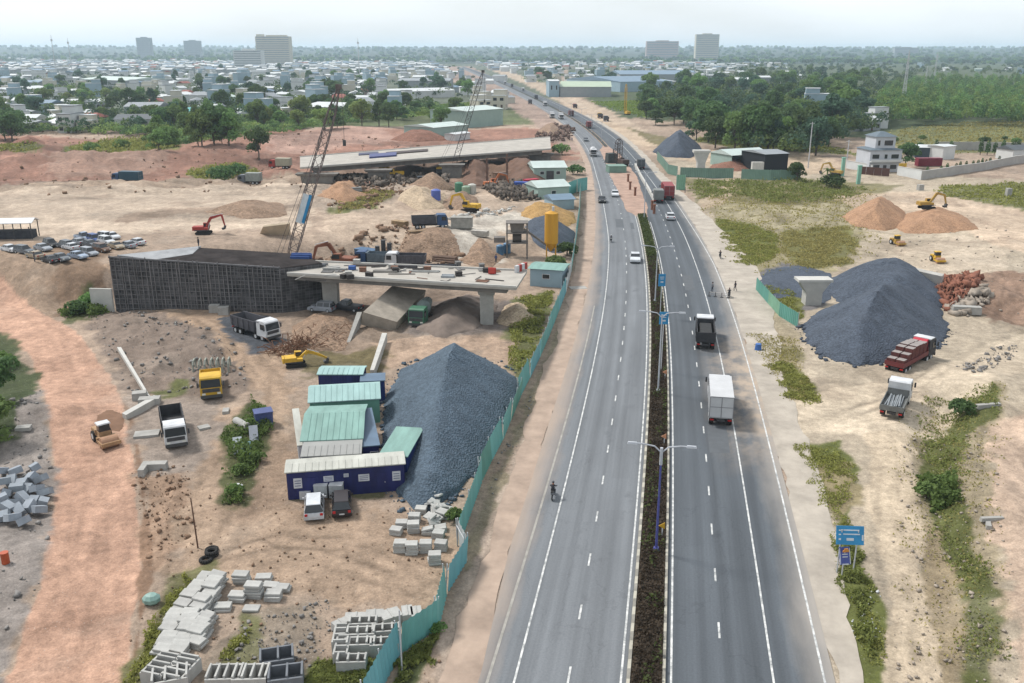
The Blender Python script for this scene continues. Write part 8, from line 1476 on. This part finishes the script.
scatter([(30, 104), (120, 102), (128, 95), (60, 94)], 12, (0, 3, 3), (.8, 1.1), ('light', 'mid'), 'in the light plot', 3)
scatter([(-10, 131), (140, 133), (250, 124), (250, 70), (-10, 70)], 62, (0, 1, 3, 2, 4), (.7, 1.2), ('dark', 'mid', 'blue'), 'among the old roofs', 4.5)
scatter([(260, 100), (470, 98), (480, 70), (260, 66)], 26, (0, 1, 3, 2), (.8, 1.3), ('dark', 'blue', 'mid'), 'among the roadside roofs', 4)
scatter([(515, 84), (560, 90), (640, 82), (640, 64), (520, 66)], 14, (0, 1, 2), (.9, 1.4), ('dark', 'blue'), 'beyond the warehouse', 3.5)
scatter([(400, 130), (440, 132), (470, 112), (475, 98), (410, 112)], 8, (0, 3, 7), (.8, 1.2), ('dark', 'mid'), 'around the bright field', 3.5)
scatter([(880, 150), (900, 138), (1024, 138), (1024, 148), (960, 150)], 8, (7, 8, 3), (.7, 1.1), ('dark', 'mid'), 'in the pale field', 4)
SZ = lambda s: 'small' if s < .9 else ('middling' if s < 1.15 else ('large' if s < 1.35 else 'very large'))
LFN = dict(dark='dark green', mid='fresh green', light='yellowish green', blue='bluish green', palm='green')
for x, y, k, s, lf, where in tr:
    q = G(x, y); l = landmark(x, y); s *= 1.18; put_tree(k, q, s, lf, '%s %s %s %s, by %s' % (SZ(s), LFN[lf] if s*10 % 2 > 1 else KINDN[k].split()[0]+' '+lf, 'tree' if k < 7 else 'bush', where.replace('the photo edge', 'the edge of the picture'), l[2]), 'trees '+where)
def tree_mass(name, label, pts, mats, hr, wr, nq, ls, cat='wood', zf=0.5):
    Vs = []; Fs = []; mi = []; o = 0; pts = np.array([tuple(atz(x, y)[:2]) for x, y in pts]); zz_ = zt(pts[:, 0], pts[:, 1])*(pts[:, 1] > 900); B = {k: ([], []) for k in range(len(mats))}
    for (X, Y), z0_ in zip(pts, zz_):
        h = rng.uniform(*hr); w = rng.uniform(*wr); k = rng.randrange(len(mats)); n = nq
        d = nr.normal(size=(n, 3)); d /= np.linalg.norm(d, axis=1)[:, None]; d[:, 2] = np.abs(d[:, 2])*(1)-(.25*nr.rand(n)); P = np.array([X, Y, z0_+h*zf])+d*np.array([w/2, w/2, h*(1-zf)])*(.65+.35*nr.rand(n))[:, None]*np.array([1, 1, 1]); V, F = quads(P, d, ls*(1+max(0, Y-1200)/1600)); B[k][0].append(V); B[k][1].append(n)
    V = []; F = []; M_ = []
    for k in B:
        for v in B[k][0]: V.append(v); M_ += [k]*(len(v)//4)
    V = np.concatenate(V); F = np.arange(len(V)).reshape(-1, 4); ob = npmesh(name, V, F, mats); ob.data.polygons.foreach_set('material_index', np.array(M_, np.int32)); tag(ob, label, cat, kind='stuff'); return ob
def rnd_in(P, n):
    p = np.array(P); out = []
    while len(out) < n:
        x = p[:, 0].min()+nr.rand(n*2)*(np.ptp(p[:, 0])); y = p[:, 1].min()+nr.rand(n*2)*np.ptp(p[:, 1]); k = polysd(P, x, y) > 0; out += list(zip(x[k], y[k]))
    return out[:n]
wl_ = [LF['dark'], LF['mid'], LF['blue'], leafmat('leaf_deep', (76, 96, 72), .4, .3)]
tree_mass('rubber_wood', 'dense even rubber wood with lighter tops behind the pale field', rnd_in([(870, 128), (900, 126), (1100, 128), (1100, 84), (930, 80), (885, 92)], 1700), [leafmat('leaf_rubber', (140, 164, 92), .35, .3), leafmat('leaf_rubber2', (112, 138, 80), .35, .3), LF['dark'], LF['mid']], (7, 15), (5, 8), 110, 1.1, zf=.5)
tree_mass('dark_wood', 'dark wood filling the land behind its edge trees', rnd_in([(640, 112), (690, 130), (760, 158), (800, 160), (885, 130), (900, 92), (930, 76), (1100, 78), (1100, 62), (760, 62), (700, 80), (640, 94)], 1500), wl_, (8, 13), (7, 11), 70, 1.4)
tree_mass('town_wood', 'green of the countless small trees between the town roofs', rnd_in([(-40, 133), (140, 135), (250, 128), (330, 124), (400, 112), (470, 100), (480, 66), (-40, 62)], 1000)+rnd_in([(520, 84), (640, 82), (760, 76), (760, 60), (520, 62)], 300), wl_, (5, 10), (6, 10), 60, 1.3)
tree_mass('undergrowth', 'thick low undergrowth along the edge of the town', rnd_in([(-40, 137), (60, 134), (140, 138), (170, 150), (255, 140), (330, 128), (400, 120), (470, 108), (400, 104), (250, 118), (-40, 126)], 900), [LF['mid'], LF['light'], LF['dark']], (2.5, 6), (5, 10), 80, .9)
tree_mass('far_woodland', 'far belt of woodland along the whole horizon', rnd_in([(-80, 62), (1110, 66), (1110, 54.5), (-80, 54.5)], 2600)+[(nr.rand()*1180-80, 53.0+1.6*nr.rand()) for _ in range(2600)], wl_, (11, 20), (14, 30), 46, 3.)
